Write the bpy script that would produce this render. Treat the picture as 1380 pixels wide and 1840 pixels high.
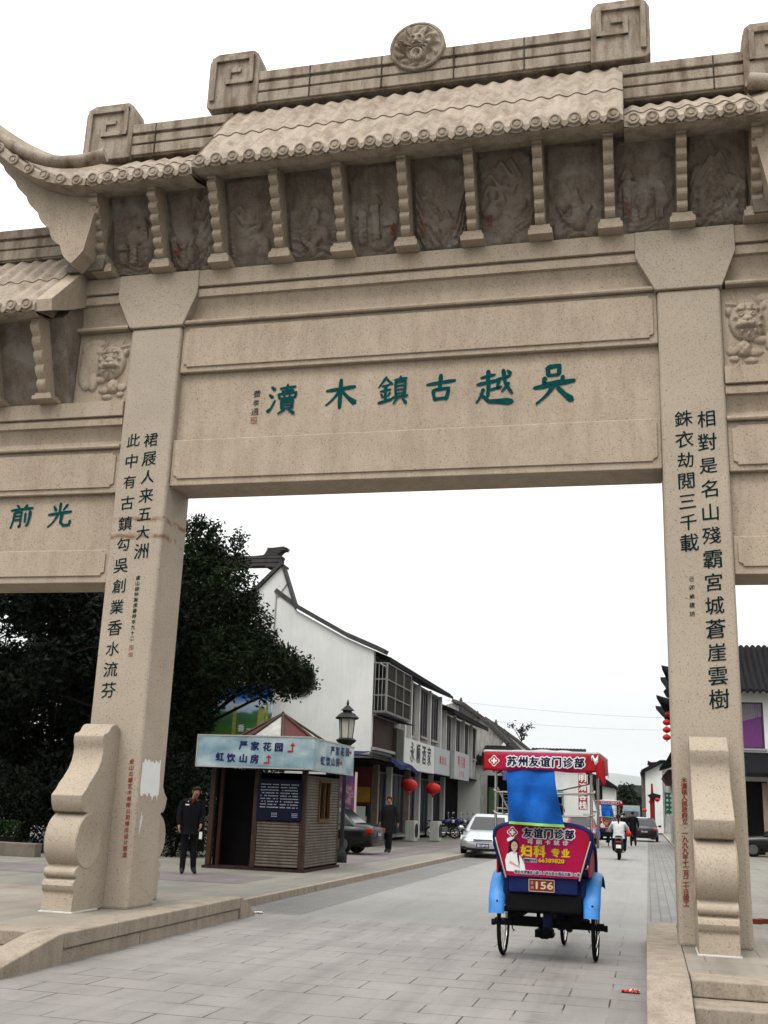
import bpy, bmesh, math, random
from mathutils import Vector, Matrix, noise
RAD = math.radians
PI = math.pi
S = bpy.context.scene
for _o in list(bpy.data.objects):
    bpy.data.objects.remove(_o)

# ------------------------------------------------------------------ camera
EYE = Vector((0.0, 0.0, 1.6))
YAW, PITCH, ROLL, FPX = -0.243697, 0.268283, 0.0378813, 1917.72
_cy, _sy, _cp, _sp, _cr, _sr = math.cos(YAW), math.sin(YAW), math.cos(PITCH), math.sin(PITCH), math.cos(ROLL), math.sin(ROLL)
CF = Vector((_sy * _cp, _cy * _cp, _sp))
_r0 = Vector((_cy, -_sy, 0)); _u0 = _r0.cross(CF)
CR = _cr * _r0 + _sr * _u0
CU = -_sr * _r0 + _cr * _u0
cam = bpy.data.cameras.new('camera'); camo = bpy.data.objects.new('camera', cam)
S.collection.objects.link(camo); S.camera = camo
cam.sensor_fit = 'VERTICAL'; cam.sensor_height = 36.0; cam.lens = FPX / 1840 * 36.0
cam.clip_start = 0.1; cam.clip_end = 60000
camo.matrix_world = Matrix(((CR.x, CU.x, -CF.x, EYE.x), (CR.y, CU.y, -CF.y, EYE.y), (CR.z, CU.z, -CF.z, EYE.z), (0, 0, 0, 1)))

def ray(px, py):
    return CF + CR * ((px - 690) / FPX) + CU * ((920 - py) / FPX)
def at(px, py, y):                 # point of the place on the plane at depth y
    d = ray(px, py); return EYE + d * (y / d.y)
def atx(px, py, x):
    d = ray(px, py); return EYE + d * (x / d.x)
def atz(px, py, z=0.0):
    d = ray(px, py); return EYE + d * ((z - EYE.z) / d.z)

# ------------------------------------------------------------------ sky, sun, exposure
SUN_EL, SUN_AZ = RAD(58), RAD(200)      # azimuth measured from +y clockwise: behind the viewer
W = bpy.data.worlds.new('World'); S.world = W; W.use_nodes = True
nt = W.node_tree; nt.nodes.clear()
sky = nt.nodes.new('ShaderNodeTexSky'); sky.sky_type = 'NISHITA'; sky.sun_disc = False
sky.sun_elevation = SUN_EL; sky.sun_rotation = SUN_AZ; sky.air_density = 1.0; sky.dust_density = 4.0; sky.ozone_density = 1.0
hs = nt.nodes.new('ShaderNodeHueSaturation'); hs.inputs['Saturation'].default_value = 0.10
mixn = nt.nodes.new('ShaderNodeMix'); mixn.data_type = 'RGBA'
mixn.inputs[0].default_value = 0.62; mixn.inputs[7].default_value = (9.6, 9.7, 9.6, 1)
bg = nt.nodes.new('ShaderNodeBackground'); bg.inputs[1].default_value = 0.12
wo = nt.nodes.new('ShaderNodeOutputWorld')
tcw = nt.nodes.new('ShaderNodeTexCoord'); sep = nt.nodes.new('ShaderNodeSeparateXYZ'); nt.links.new(tcw.outputs['Generated'], sep.inputs[0])
mr_ = nt.nodes.new('ShaderNodeMapRange'); mr_.inputs[1].default_value = 0.0; mr_.inputs[2].default_value = 1.0
mr_.inputs[3].default_value = 0.50; mr_.inputs[4].default_value = 2.2; nt.links.new(sep.outputs[2], mr_.inputs[0])   # overcast: zenith brighter than horizon
sc_ = nt.nodes.new('ShaderNodeVectorMath'); sc_.operation = 'SCALE'; nt.links.new(mr_.outputs[0], sc_.inputs['Scale'])
nt.links.new(sky.outputs[0], hs.inputs['Color']); nt.links.new(hs.outputs[0], mixn.inputs[6])
nt.links.new(mixn.outputs[2], sc_.inputs[0]); nt.links.new(sc_.outputs[0], bg.inputs[0]); nt.links.new(bg.outputs[0], wo.inputs[0])
sl = bpy.data.lights.new('sun', 'SUN'); sl.energy = 0.9; sl.angle = RAD(25); sl.color = (1, 0.97, 0.92)
so = bpy.data.objects.new('sun', sl); S.collection.objects.link(so)
_sd = Vector((math.sin(SUN_AZ) * math.cos(SUN_EL), math.cos(SUN_AZ) * math.cos(SUN_EL), math.sin(SUN_EL)))
so.rotation_euler = _sd.to_track_quat('Z', 'Y').to_euler(); so.location = (0, -20, 40)
S.view_settings.view_transform = 'Standard'; S.view_settings.look = 'None'
S.view_settings.exposure = 0.62; S.view_settings.gamma = 1.0; S.view_settings.use_curve_mapping = False
try:
    S.cycles.max_bounces = 6; S.cycles.diffuse_bounces = 1; S.cycles.glossy_bounces = 3; S.cycles.transmission_bounces = 4
    S.cycles.transparent_max_bounces = 6; S.cycles.volume_bounces = 1
except Exception:
    pass

# ------------------------------------------------------------------ materials
MATS = {}; ALB = .66
def _n(t, k, **kw):
    n = t.nodes.new(k)
    for a, b in kw.items(): setattr(n, a, b)
    return n
def _ramp(t, src, stops):
    r = t.nodes.new('ShaderNodeValToRGB'); e = r.color_ramp.elements
    while len(e) > 1: e.remove(e[-1])
    e[0].position, c = stops[0][0], stops[0][1]; e[0].color = c if len(c) == 4 else (*c, 1)
    for p, c in stops[1:]:
        k = e.new(p); k.color = c if len(c) == 4 else (*c, 1)
    t.links.new(src, r.inputs[0]); return r.outputs[0]
def _g(v): return (v, v, v, 1)
def _mul(t, a, b, fac=1.0, mode='MULTIPLY'):
    m = t.nodes.new('ShaderNodeMix'); m.data_type = 'RGBA'; m.blend_type = mode
    if isinstance(fac, (int, float)): m.inputs[0].default_value = fac
    else: t.links.new(fac, m.inputs[0])
    for s, i in ((a, 6), (b, 7)):
        if isinstance(s, tuple): m.inputs[i].default_value = s if len(s) == 4 else (*s, 1)
        else: t.links.new(s, m.inputs[i])
    return m.outputs[2]
def _noise(t, co, scale, detail=4, rough=.55, stretch=None):
    if stretch:
        mp = t.nodes.new('ShaderNodeMapping'); mp.inputs['Scale'].default_value = stretch
        t.links.new(co, mp.inputs[0]); co = mp.outputs[0]
    n = t.nodes.new('ShaderNodeTexNoise'); n.inputs['Scale'].default_value = scale
    n.inputs['Detail'].default_value = detail; n.inputs['Roughness'].default_value = rough
    t.links.new(co, n.inputs['Vector']); return n.outputs[0]
def newmat(name):
    m = bpy.data.materials.new(name); m.use_nodes = True
    t = m.node_tree; b = t.nodes['Principled BSDF']; MATS[name] = m
    tc = t.nodes.new('ShaderNodeTexCoord')
    return m, t, b, tc.outputs['Object']
def _bump(t, b, h, strength, dist=0.01):
    k = t.nodes.new('ShaderNodeBump'); k.inputs['Strength'].default_value = strength; k.inputs['Distance'].default_value = dist
    t.links.new(h, k.inputs['Height']); t.links.new(k.outputs[0], b.inputs['Normal'])
def M(name, col, rough=.7, var=.12, scale=3.0, metal=0.0, spec=.13, bump=0.0, bscale=30, streak=0.0, coat=0.0, alpha=None, trans=0.0, emit=0.0):
    if name in MATS: return MATS[name]
    m, t, b, co = newmat(name)
    c = (*col, 1)
    if var > 0:
        lo = tuple(x * (1 - var) for x in col); hi = tuple(min(1, x * (1 + var)) for x in col)
        cs = _ramp(t, _noise(t, co, scale, 5, .6), [(.3, lo), (.7, hi)])
        if streak > 0:
            sk = _ramp(t, _noise(t, co, 2.5, 5, .6, (3, 3, .35)), [(.45, _g(1)), (.75, _g(1 - streak))])
            cs = _mul(t, cs, sk)
        t.links.new(cs, b.inputs['Base Color'])
    else:
        b.inputs['Base Color'].default_value = c
    b.inputs['Roughness'].default_value = rough; b.inputs['Metallic'].default_value = metal
    b.inputs['Specular IOR Level'].default_value = spec
    b.inputs['Coat Weight'].default_value = coat
    if trans: b.inputs['Transmission Weight'].default_value = trans
    if emit:
        b.inputs['Emission Color'].default_value = c; b.inputs['Emission Strength'].default_value = emit
    if bump: _bump(t, b, _noise(t, co, bscale, 3), bump, .02)
    return m

def granite(name, base, stain=.0, rust=False, streak=.0, rough=.85, patch=False):
    m, t, b, co = newmat(name)
    big = _ramp(t, _noise(t, co, 1.1, 5, .6), [(.3, tuple(x * .90 for x in base)), (.7, tuple(min(1, x * 1.07) for x in base))])
    fine = _ramp(t, _noise(t, co, 46, 3, .7), [(.32, (.70, .66, .62)), (.46, _g(1)), (.62, (1.08, 1.07, 1.05))])
    c = _mul(t, big, fine)
    v = t.nodes.new('ShaderNodeTexVoronoi'); v.inputs['Scale'].default_value = 26; t.links.new(co, v.inputs['Vector'])
    pick = _ramp(t, _noise(t, co, 17, 2), [(.50, _g(0)), (.60, _g(1))])
    sp = _ramp(t, v.outputs['Distance'], [(.10, (.42, .33, .27)), (.26, _g(1))])
    c = _mul(t, c, sp, pick)
    if streak:
        sk = _ramp(t, _noise(t, co, 2.2, 6, .65, (2.6, 2.6, .5)), [(.44, _g(1)), (.62, tuple(1 - streak * k for k in (.55, .62, .68))), (.8, tuple(1 - streak * k for k in (.8, .86, .9)))])
        c = _mul(t, c, sk)
    if stain:
        st = _ramp(t, _noise(t, co, 3.2, 6, .7), [(.52, _g(1)), (.74, tuple(1 - stain * k for k in (.6, .68, .74)))])
        c = _mul(t, c, st)
    if patch:      # pale lime bloom on the carvings
        c = _mul(t, c, (.32, .29, .25), _ramp(t, _noise(t, co, 2.1, 6, .7), [(.50, _g(0)), (.62, _g(.75))]), 'MIX')
    if rust:
        sx = t.nodes.new('ShaderNodeSeparateXYZ'); t.links.new(co, sx.inputs[0])
        nz = _noise(t, co, 5, 3)
        ad = t.nodes.new('ShaderNodeMath'); ad.operation = 'MULTIPLY_ADD'; t.links.new(nz, ad.inputs[0]); ad.inputs[1].default_value = .10; t.links.new(sx.outputs[2], ad.inputs[2])
        for z0 in (5.20, 4.97):
            d = t.nodes.new('ShaderNodeMath'); d.operation = 'SUBTRACT'; t.links.new(ad.outputs[0], d.inputs[0]); d.inputs[1].default_value = z0
            a = t.nodes.new('ShaderNodeMath'); a.operation = 'ABSOLUTE'; t.links.new(d.outputs[0], a.inputs[0])
            rr = _ramp(t, a.outputs[0], [(.006, _g(.85)), (.05, _g(0))])
            gate = _ramp(t, _noise(t, co, 6, 3), [(.38, _g(0)), (.55, _g(1))])
            c = _mul(t, c, (.42, .24, .10), _mul(t, rr, gate))
    t.links.new(c, b.inputs['Base Color'])
    b.inputs['Roughness'].default_value = rough; b.inputs['Specular IOR Level'].default_value = .25
    _bump(t, b, _noise(t, co, 70, 3, .7), .22, .006)
    return m

GB = (.418, .352, .282)
GRAN = granite('tan granite', tuple(x * k for x, k in zip(GB, (1.15, 1.12, 1.06))), stain=.16, streak=.22)
GRANP = granite('tan granite pillar', (.46, .386, .305), stain=.12, rust=True)
GRANR = granite('pillar granite speckled', (.46, .386, .30), stain=.18)
GRANW = granite('weathered granite', (.40, .335, .265), stain=.4, streak=.85)
GRANT = granite('roof granite', (.42, .35, .275), stain=.22, streak=.6)
GRAND = granite('brown relief stone with eave shade', (.235, .19, .15), stain=.35, streak=.45, patch=True)  # browner carved stone, its colour lowered further to carry shade under the eaves
GRANK = granite('kerb granite', (.37, .31, .245), stain=.45, streak=.35)

def slabs(name, base, w, h, mortar, joint, rot=0.0, var=.06, offs=.5, dirt=.2, open_amt=(.42, .62)):
    m, t, b, co = newmat(name)
    mp = t.nodes.new('ShaderNodeMapping'); mp.inputs['Rotation'].default_value = (0, 0, rot); t.links.new(co, mp.inputs[0])
    # a little warp so joints are not ruler straight
    br = t.nodes.new('ShaderNodeTexBrick'); br.offset = offs; br.squash = 1.0
    t.links.new(mp.outputs[0], br.inputs['Vector'])
    br.inputs['Scale'].default_value = 1.0; br.inputs['Brick Width'].default_value = w; br.inputs['Row Height'].default_value = h
    br.inputs['Mortar Size'].default_value = mortar; br.inputs['Mortar Smooth'].default_value = .15; br.inputs['Bias'].default_value = 0.0
    br.inputs['Color1'].default_value = (*[x * (1 - var) for x in base], 1); br.inputs['Color2'].default_value = (*[x * (1 + var) for x in base], 1)
    br.inputs['Mortar'].default_value = (*[x * .9 for x in base], 1)
    big = _ramp(t, _noise(t, co, .55, 6, .65), [(.3, _g(1 - dirt)), (.68, _g(1.04))])
    big = _mul(t, big, _ramp(t, _noise(t, co, 1.0, 5, .7, (2.2, .12, 1)), [(.46, _g(1.02)), (.66, _g(1 - dirt * .9))]))
    big = _mul(t, big, _ramp(t, _noise(t, co, 2.6, 5, .75), [(.52, _g(1)), (.72, (1 - dirt * .7, 1 - dirt * .75, 1 - dirt * .8))]))
    fine = _ramp(t, _noise(t, co, 60, 3, .7), [(.3, _g(.88)), (.6, _g(1.04))])
    c = _mul(t, _mul(t, br.outputs['Color'], big), fine)
    opn = _ramp(t, _noise(t, co, .9, 4, .7), [(open_amt[0], _g(.10)), (open_amt[1], _g(1))])
    fac = _mul(t, br.outputs['Fac'], opn)
    c = _mul(t, c, tuple(joint), fac, 'MIX')
    spots = _ramp(t, _noise(t, co, 9, 3, .6), [(.70, _g(1)), (.76, _g(.72))])
    c = _mul(t, c, spots)
    t.links.new(c, b.inputs['Base Color'])
    b.inputs['Roughness'].default_value = .68; b.inputs['Specular IOR Level'].default_value = .25
    inv = t.nodes.new('ShaderNodeInvert'); t.links.new(fac, inv.inputs['Color'])
    _bump(t, b, inv.outputs[0], .5, .01)
    return m
PAVE = slabs('granite paving slabs', (.315, .29, .27), .74, .46, .008, (.04, .03, .028), var=.035, dirt=.24, open_amt=(.42, .56))
PAVE2 = slabs('street paving slabs', (.29, .283, .262), .9, .45, .006, (.10, .09, .085), dirt=.12, var=.03, open_amt=(.5, .75))
BRICK = slabs('grey brick strip', (.215, .207, .193), .42, .105, .012, (.11, .10, .095), dirt=.2, var=.1, open_amt=(.2, .5))
BRICK2 = slabs('grey brick strip lengthwise', (.225, .217, .20), .62, .16, .012, (.13, .12, .11), rot=PI / 2, dirt=.2, var=.08, open_amt=(.2, .5))
SIDEW = slabs('pavement tiles', (.25, .237, .20), .5, .5, .007, (.16, .15, .13), dirt=.22, offs=0.0)
MAUVE = slabs('mauve pavement tiles', (.215, .185, .183), .4, .2, .007, (.14, .11, .11), dirt=.25, offs=0.0)
PLAT = slabs('platform slabs', (.34, .295, .24), 1.1, .62, .007, (.14, .11, .085), dirt=.25)

PLASTER = M('white lime plaster', (.77, .77, .74), .85, .13, .45, streak=.09, bump=.08, bscale=18)
PLASTER2 = M('grey stained plaster', (.44, .43, .405), .85, .2, 1.6, streak=.6)
PLASTER3 = M('weathered gable plaster', (.36, .345, .32), .9, .35, 1.1, streak=.5)
TILE = M('dark roof tile', (.011, .0105, .012), .9, .35, 5, spec=.08, bump=.5, bscale=14)
TILE2 = M('grey roof tile', (.065, .062, .06), .85, .35, 4, bump=.4, bscale=14)
BLACK = M('deep black', (.004, .004, .005), .8, 0, spec=.05)
DARKIN = M('dark shop interior', (.006, .005, .005), .9, .3, 2, spec=.05)  # near-black colour stands in for the deep shade inside shops and openings
DARKWOOD = M('dark red timber', (.035, .016, .013), .7, .35, 6, streak=.3)
WOOD = M('grey timber louvre', (.15, .122, .10), .75, .25, 6, streak=.3)
WOODB = M('brown timber', (.045, .024, .016), .65, .3, 7)
GLASSD = M('dark window glass', (.004, .005, .007), .4, 0, spec=.07)
STEEL = M('stainless steel tube', (.62, .60, .56), .22, 0, metal=1.0)
BLKMET = M('black metal', (.009, .009, .010), .5, .1, 8, spec=.16)
RUBBER = M('black rubber', (.008, .008, .008), .9, .1, 20, spec=.08)
TEAL = M('teal sign paint', (.002, .062, .064), .7, .3, 14, spec=.04)
INK = M('dark teal ink', (.003, .022, .026), .7, .2, 14, spec=.04)
REDINK = M('red carved paint', (.30, .045, .03), .7, .25, 14)
PALER = M('faded red seal', (.42, .20, .15), .8, .2, 14)
WHITEP = M('whitewash', (.86, .86, .84), .8, .04, 6)
LEAF = None
def leafmat(name, c1, c2):
    m, t, b, co = newmat(name)
    g = t.nodes.new('ShaderNodeNewGeometry')
    a = _ramp(t, g.outputs['Random Per Island'], [(0, c1), (.75, c2), (1, tuple(x * 1.6 for x in c2))])
    n = _ramp(t, _noise(t, co, .6, 3), [(.35, _g(.7)), (.65, _g(1.1))])
    t.links.new(_mul(t, a, n), b.inputs['Base Color']); b.inputs['Roughness'].default_value = .6
    b.inputs['Specular IOR Level'].default_value = .05
    return m
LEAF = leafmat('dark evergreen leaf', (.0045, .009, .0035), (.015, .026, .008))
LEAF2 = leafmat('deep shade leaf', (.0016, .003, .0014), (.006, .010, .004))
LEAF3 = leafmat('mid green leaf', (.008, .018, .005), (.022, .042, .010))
BARK = M('dark bark', (.012, .010, .008), .95, .3, 8, spec=.05)

# ------------------------------------------------------------------ mesh helpers
LOC = {}
class MB:
    def __init__(s): s.v = []; s.f = []; s.m = []
    def add(s, vs, fs, mi=0):
        o = len(s.v); s.v += [tuple(v) for v in vs]
        for f in fs: s.f.append([i + o for i in f]); s.m.append(mi)
    def box(s, x0, x1, y0, y1, z0, z1, mi=0):
        if x0 > x1: x0, x1 = x1, x0
        if y0 > y1: y0, y1 = y1, y0
        if z0 > z1: z0, z1 = z1, z0
        s.add([(x0, y0, z0), (x1, y0, z0), (x1, y1, z0), (x0, y1, z0), (x0, y0, z1), (x1, y0, z1), (x1, y1, z1), (x0, y1, z1)],
              [(0, 3, 2, 1), (4, 5, 6, 7), (0, 1, 5, 4), (1, 2, 6, 5), (2, 3, 7, 6), (3, 0, 4, 7)], mi)
        return s
    def prism(s, pts, ax, a, b, mi=0):
        n = len(pts)
        def P(p, k):
            return (k, p[0], p[1]) if ax == 'x' else (p[0], k, p[1]) if ax == 'y' else (p[0], p[1], k)
        s.add([P(p, a) for p in pts] + [P(p, b) for p in pts],
              [list(range(n)), list(range(2 * n - 1, n - 1, -1))] + [(i, i + n, (i + 1) % n + n, (i + 1) % n) for i in range(n)], mi)
        return s
    def tube(s, path, r, n=8, mi=0, cap=True):
        path = [Vector(p) for p in path]; k = len(path)
        rs = r if isinstance(r, (list, tuple)) else [r] * k
        up = None; vs = []
        for i in range(k):
            d = (path[min(i + 1, k - 1)] - path[max(i - 1, 0)])
            d = d.normalized() if d.length > 1e-9 else Vector((0, 0, 1))
            if up is None:
                up = d.orthogonal().normalized()
            up = (up - d * up.dot(d)); up = up.normalized() if up.length > 1e-6 else d.orthogonal().normalized()
            w = d.cross(up)
            for j in range(n):
                a = 2 * PI * j / n; vs.append(path[i] + (up * math.cos(a) + w * math.sin(a)) * rs[i])
        fs = [(i * n + j, i * n + (j + 1) % n, (i + 1) * n + (j + 1) % n, (i + 1) * n + j) for i in range(k - 1) for j in range(n)]
        if cap: fs += [list(range(n))[::-1], [(k - 1) * n + j for j in range(n)]]
        s.add(vs, fs, mi); return s
    def lathe(s, prof, c=(0, 0, 0), n=16, ax='z', mi=0):
        vs = []; k = len(prof)
        for r, h in prof:
            for j in range(n):
                a = 2 * PI * j / n; p, q = r * math.cos(a), r * math.sin(a)
                v = (p, q, h) if ax == 'z' else (h, p, q) if ax == 'x' else (q, h, p)
                vs.append((c[0] + v[0], c[1] + v[1], c[2] + v[2]))
        fs = [(i * n + j, i * n + (j + 1) % n, (i + 1) * n + (j + 1) % n, (i + 1) * n + j) for i in range(k - 1) for j in range(n)]
        fs += [list(range(n))[::-1], [(k - 1) * n + j for j in range(n)]]
        s.add(vs, fs, mi); return s
    def ball(s, c, r, n=12, m=8, mi=0):
        if isinstance(r, (int, float)): r = (r, r, r)
        o = len(s.v)
        s.lathe([(max(1e-4, math.sin(PI * i / m)), -math.cos(PI * i / m)) for i in range(m + 1)], (0, 0, 0), n, 'z', mi)
        for i in range(o, len(s.v)):
            v = s.v[i]; s.v[i] = (c[0] + v[0] * r[0], c[1] + v[1] * r[1], c[2] + v[2] * r[2])
        return s
    def grid(s, fn, nu, nv, mi=0):
        s.add([fn(i / nu, j / nv) for j in range(nv + 1) for i in range(nu + 1)],
              [(j * (nu + 1) + i, j * (nu + 1) + i + 1, (j + 1) * (nu + 1) + i + 1, (j + 1) * (nu + 1) + i) for j in range(nv) for i in range(nu)], mi)
        return s
    def loft(s, rings, mi=0, cap=True):
        n = len(rings[0]); o = []
        for r in rings: o += [tuple(p) for p in r]
        fs = [(i * n + j, i * n + (j + 1) % n, (i + 1) * n + (j + 1) % n, (i + 1) * n + j) for i in range(len(rings) - 1) for j in range(n)]
        if cap: fs += [list(range(n))[::-1], [(len(rings) - 1) * n + j for j in range(n)]]
        s.add(o, fs, mi); return s
    def xf(s, mat, start=0):
        for i in range(start, len(s.v)): s.v[i] = tuple(mat @ Vector(s.v[i]))
        return s
    def build(s, name, mats, parent=None, smooth=None, bevel=0.0, recalc=True, loc=None, seg=2):
        base = LOC.get(parent.name, Vector((0, 0, 0))) if parent else Vector(loc or (0, 0, 0))
        me = bpy.data.meshes.new(name)
        me.from_pydata([(v[0] - base.x, v[1] - base.y, v[2] - base.z) for v in s.v], [], s.f)
        for m in (mats if isinstance(mats, (list, tuple)) else [mats]): me.materials.append(m)
        if any(s.m): me.polygons.foreach_set('material_index', s.m)
        if recalc:
            bm = bmesh.new(); bm.from_mesh(me); bmesh.ops.recalc_face_normals(bm, faces=bm.faces); bm.to_mesh(me); bm.free()
        if smooth:
            me.polygons.foreach_set('use_smooth', [True] * len(me.polygons)); me.set_sharp_from_angle(angle=RAD(smooth))
        me.update()
        o = bpy.data.objects.new(name, me); S.collection.objects.link(o)
        if parent: o.parent = parent
        else: o.location = base
        LOC[o.name] = base
        if bevel:
            b = o.modifiers.new('bevel', 'BEVEL'); b.width = bevel; b.segments = seg; b.limit_method = 'ANGLE'; b.angle_limit = RAD(40)
            b.harden_normals = False
        return o

def tag(o, label=None, cat=None, group=None, kind=None):
    if label: o['label'] = label
    if cat: o['category'] = cat
    if group: o['group'] = group
    if kind: o['kind'] = kind
    return o
def thing(name, label, cat, loc=(0, 0, 0), group=None):
    o = bpy.data.objects.new(name, None); S.collection.objects.link(o)
    o.empty_display_size = .2; o.location = loc; LOC[o.name] = Vector(loc)
    return tag(o, label, cat, group)
def dup(root, loc, rz=0.0, label=None, group=None, scale=1.0):
    r = root.copy(); S.collection.objects.link(r); r.location = loc; r.rotation_euler = (0, 0, rz); r.scale = (scale,) * 3
    if label: r['label'] = label
    if group: r['group'] = group
    for ch in list(root.children):
        c = ch.copy(); S.collection.objects.link(c); c.parent = r
        for g in list(ch.children):
            d = g.copy(); S.collection.objects.link(d); d.parent = c
    return r
def struct(name, mb, m, label=None, cat=None, **kw):
    o = mb.build(name, m, **kw); return tag(o, label, cat, kind='structure')

# text ----------------------------------------------------------------------
_TC = {}
def glyph(s, bold=0.0):
    k = (s, bold)
    if k not in _TC:
        c = bpy.data.curves.new('lettering', 'FONT'); c.body = s; c.size = 1.0; c.resolution_u = 2; c.offset = bold; c.fill_mode = 'FRONT'
        o = bpy.data.objects.new('lettering', c)
        me = bpy.data.meshes.new_from_object(o)
        vs = [tuple(v.co[:2]) for v in me.vertices]; fs = [tuple(p.vertices) for p in me.polygons]
        bpy.data.objects.remove(o); bpy.data.curves.remove(c); bpy.data.meshes.remove(me)
        _TC[k] = (vs, fs)
    return _TC[k]
def put(mb, s, p, size, right, up, mi=0, bold=0.0, shear=0.0, wx=1.0, fit=None, thick=0.0, jit=0.0, emb=0.0):
    """letters of s centred at p, drawn in the plane spanned by right and up; each one squared to its cell"""
    if emb:
        r_ = Vector(right).normalized(); u_ = Vector(up).normalized()
        for k, (a, c) in enumerate(((-1, 0), (1, .6), (0, -.6))):
            put(mb, s, Vector(p) + r_ * (a * emb * size) + u_ * (c * emb * size), size, right, up, mi, bold, shear, wx, fit, thick + .0006 * k, jit)
        return
    vs, fs = glyph(s, bold)
    if not vs: return
    x0 = min(v[0] for v in vs); x1 = max(v[0] for v in vs); y0 = min(v[1] for v in vs); y1 = max(v[1] for v in vs)
    p = Vector(p); right = Vector(right).normalized(); up = Vector(up).normalized(); nrm = right.cross(up)
    sc = size; cx, cyy = (x0 + x1) / 2, (.38 if fit is None else (y0 + y1) / 2)
    sx = sc * wx
    if fit: sx = fit / max(.01, x1 - x0)
    out = []
    for v in vs:
        a = (v[0] - cx) * sx; b = (v[1] - cyy) * sc + shear * a
        if jit:
            a += jit * size * noise.noise(Vector((v[0] * 6, v[1] * 6, 1.7 + p.z * 3))); b += jit * size * noise.noise(Vector((v[0] * 6, v[1] * 6, 9.1 + p.z * 3)))
        out.append(p + right * a + up * b + nrm * thick)
    mb.add(out, fs, mi)

# brush strokes for the large carved characters ------------------------------
BR = {
 '吳': [((36,94),(38,70),8,8),((36,93),(64,96),(62,72),8,7),((39,72),(62,73),6,6),((30,68),(26,50),(70,57),8,6),((72,70),(66,48),7,6),((4,42),(98,57),8,9),((50,50),(40,24),(8,2),9,3),((58,42),(74,24),(92,8),7,11)],
 '越': [((14,77),(52,85),7,7),((34,98),(33,60),9,8),((4,58),(58,68),8,8),((35,62),(33,22),8,7),((35,40),(54,46),6,6),((21,46),(16,24),(2,6),7,4),((12,32),(36,9),(98,6),5,13),((56,70),(92,79),6,6),((63,73),(58,44),(70,50),7,5),((74,98),(80,58),(98,28),8,6),((90,60),(70,34),7,4),((85,95),(94,85),5,9)],
 '古': [((3,65),(97,76),9,10),((50,99),(46,44),11,9),((24,45),(31,8),9,8),((24,45),(78,51),(68,10),8,9),((30,13),(70,17),8,8)],
 '鎮': [((28,99),(2,62),8,4),((27,93),(47,72),5,8),((14,66),(38,71),6,6),((8,49),(43,55),6,6),((26,70),(25,16),8,7),((11,41),(17,28),5,7),((41,45),(33,31),6,4),((2,9),(47,21),7,8),((54,86),(95,91),6,7),((75,99),(73,80),7,6),((58,79),(60,30),7,6),((58,79),(91,81),(88,31),6,7),((60,65),(88,67),5,5),((60,51),(88,53),5,5),((60,38),(88,40),5,5),((48,25),(100,31),7,7),((65,22),(52,3),6,4),((82,22),(95,5),5,9)],
 '木': [((4,62),(96,72),8,10),((50,99),(48,3),10,9),((47,63),(30,33),(3,14),8,4),((53,62),(70,38),(98,18),6,12)],
 '瀆': [((10,94),(22,82),6,10),((3,67),(16,57),6,9),((0,8),(12,20),(25,48),9,4),((40,86),(92,91),7,7),((65,99),(64,76),8,7),((46,75),(86,79),6,6),((35,68),(40,50),7,6),((35,67),(96,71),(90,52),6,6),((55,68),(55,53),5,5),((73,68),(73,53),5,5),((40,52),(91,55),5,5),((46,45),(48,14),7,6),((46,45),(85,48),(82,16),6,7),((48,35),(82,38),5,5),((48,26),(82,28),5,5),((48,16),(82,18),5,5),((57,13),(36,-1),7,4),((71,13),(91,-1),6,9)],
 '光': [((50,99),(49,56),9,8),((22,87),(34,69),6,10),((80,92),(63,70),9,5),((3,53),(98,64),8,9),((43,56),(34,26),(4,4),8,4),((60,58),(57,22),(70,10),(94,12),(97,30),9,7)],
 '前': [((27,99),(38,86),6,9),((72,99),(58,84),9,5),((2,77),(98,86),8,9),((20,68),(17,30),(8,4),8,5),((20,68),(50,70),(48,8),(40,14),7,6),((20,52),(48,55),6,6),((19,37),(48,40),6,6),((68,66),(68,28),8,7),((88,74),(87,8),(74,16),9,6)],
}
def brush(mb, ch, p, size, right, up, mi=0):
    p = Vector(p); right = Vector(right).normalized(); up = Vector(up).normalized(); nrm = right.cross(up)
    for k, st in enumerate(BR[ch]):
        *pts, w0, w1 = st
        P = [Vector((a, b)) for a, b in pts]
        # resample through a soft curve
        if len(P) > 2 and ch in '木光' or len(P) == 3 and P[1].y < P[0].y and P[2].x < P[0].x:
            Q = []
            for t in range(9):
                t /= 8
                if len(P) == 3: Q.append((1 - t) ** 2 * P[0] + 2 * t * (1 - t) * P[1] + t * t * P[2])
            if Q: P = Q
        L = []; Rr = []; n = len(P)
        res = []
        for i in range(n - 1):
            for t in range(5): res.append(P[i].lerp(P[i + 1], t / 5))
        res.append(P[-1]); n = len(res)
        for i in range(n):
            d = (res[min(i + 1, n - 1)] - res[max(i - 1, 0)]).normalized(); q = Vector((-d.y, d.x))
            t = i / (n - 1); w = (w0 * (1 - t) + w1 * t) * (1.0 - .22 * math.sin(PI * t)) * .86
            if i == 0 or i == n - 1: w *= .6
            L.append(res[i] + q * w); Rr.append(res[i] - q * w)
        a = res[0] + (res[0] - res[1]).normalized() * w0 * .35; b = res[-1] + (res[-1] - res[-2]).normalized() * w1 * .4
        L = [a] + L + [b]; Rr = [a] + Rr + [b]
        def T(v): return p + right * ((v.x - 50) / 100 * size) + up * ((v.y - 50) / 100 * size) + nrm * (.0006 * k)
        vs = [T(v) for v in L] + [T(v) for v in Rr]; m = len(L)
        mb.add(vs, [(i, i + 1, m + i + 1, m + i) for i in range(m - 1)], mi)
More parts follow.
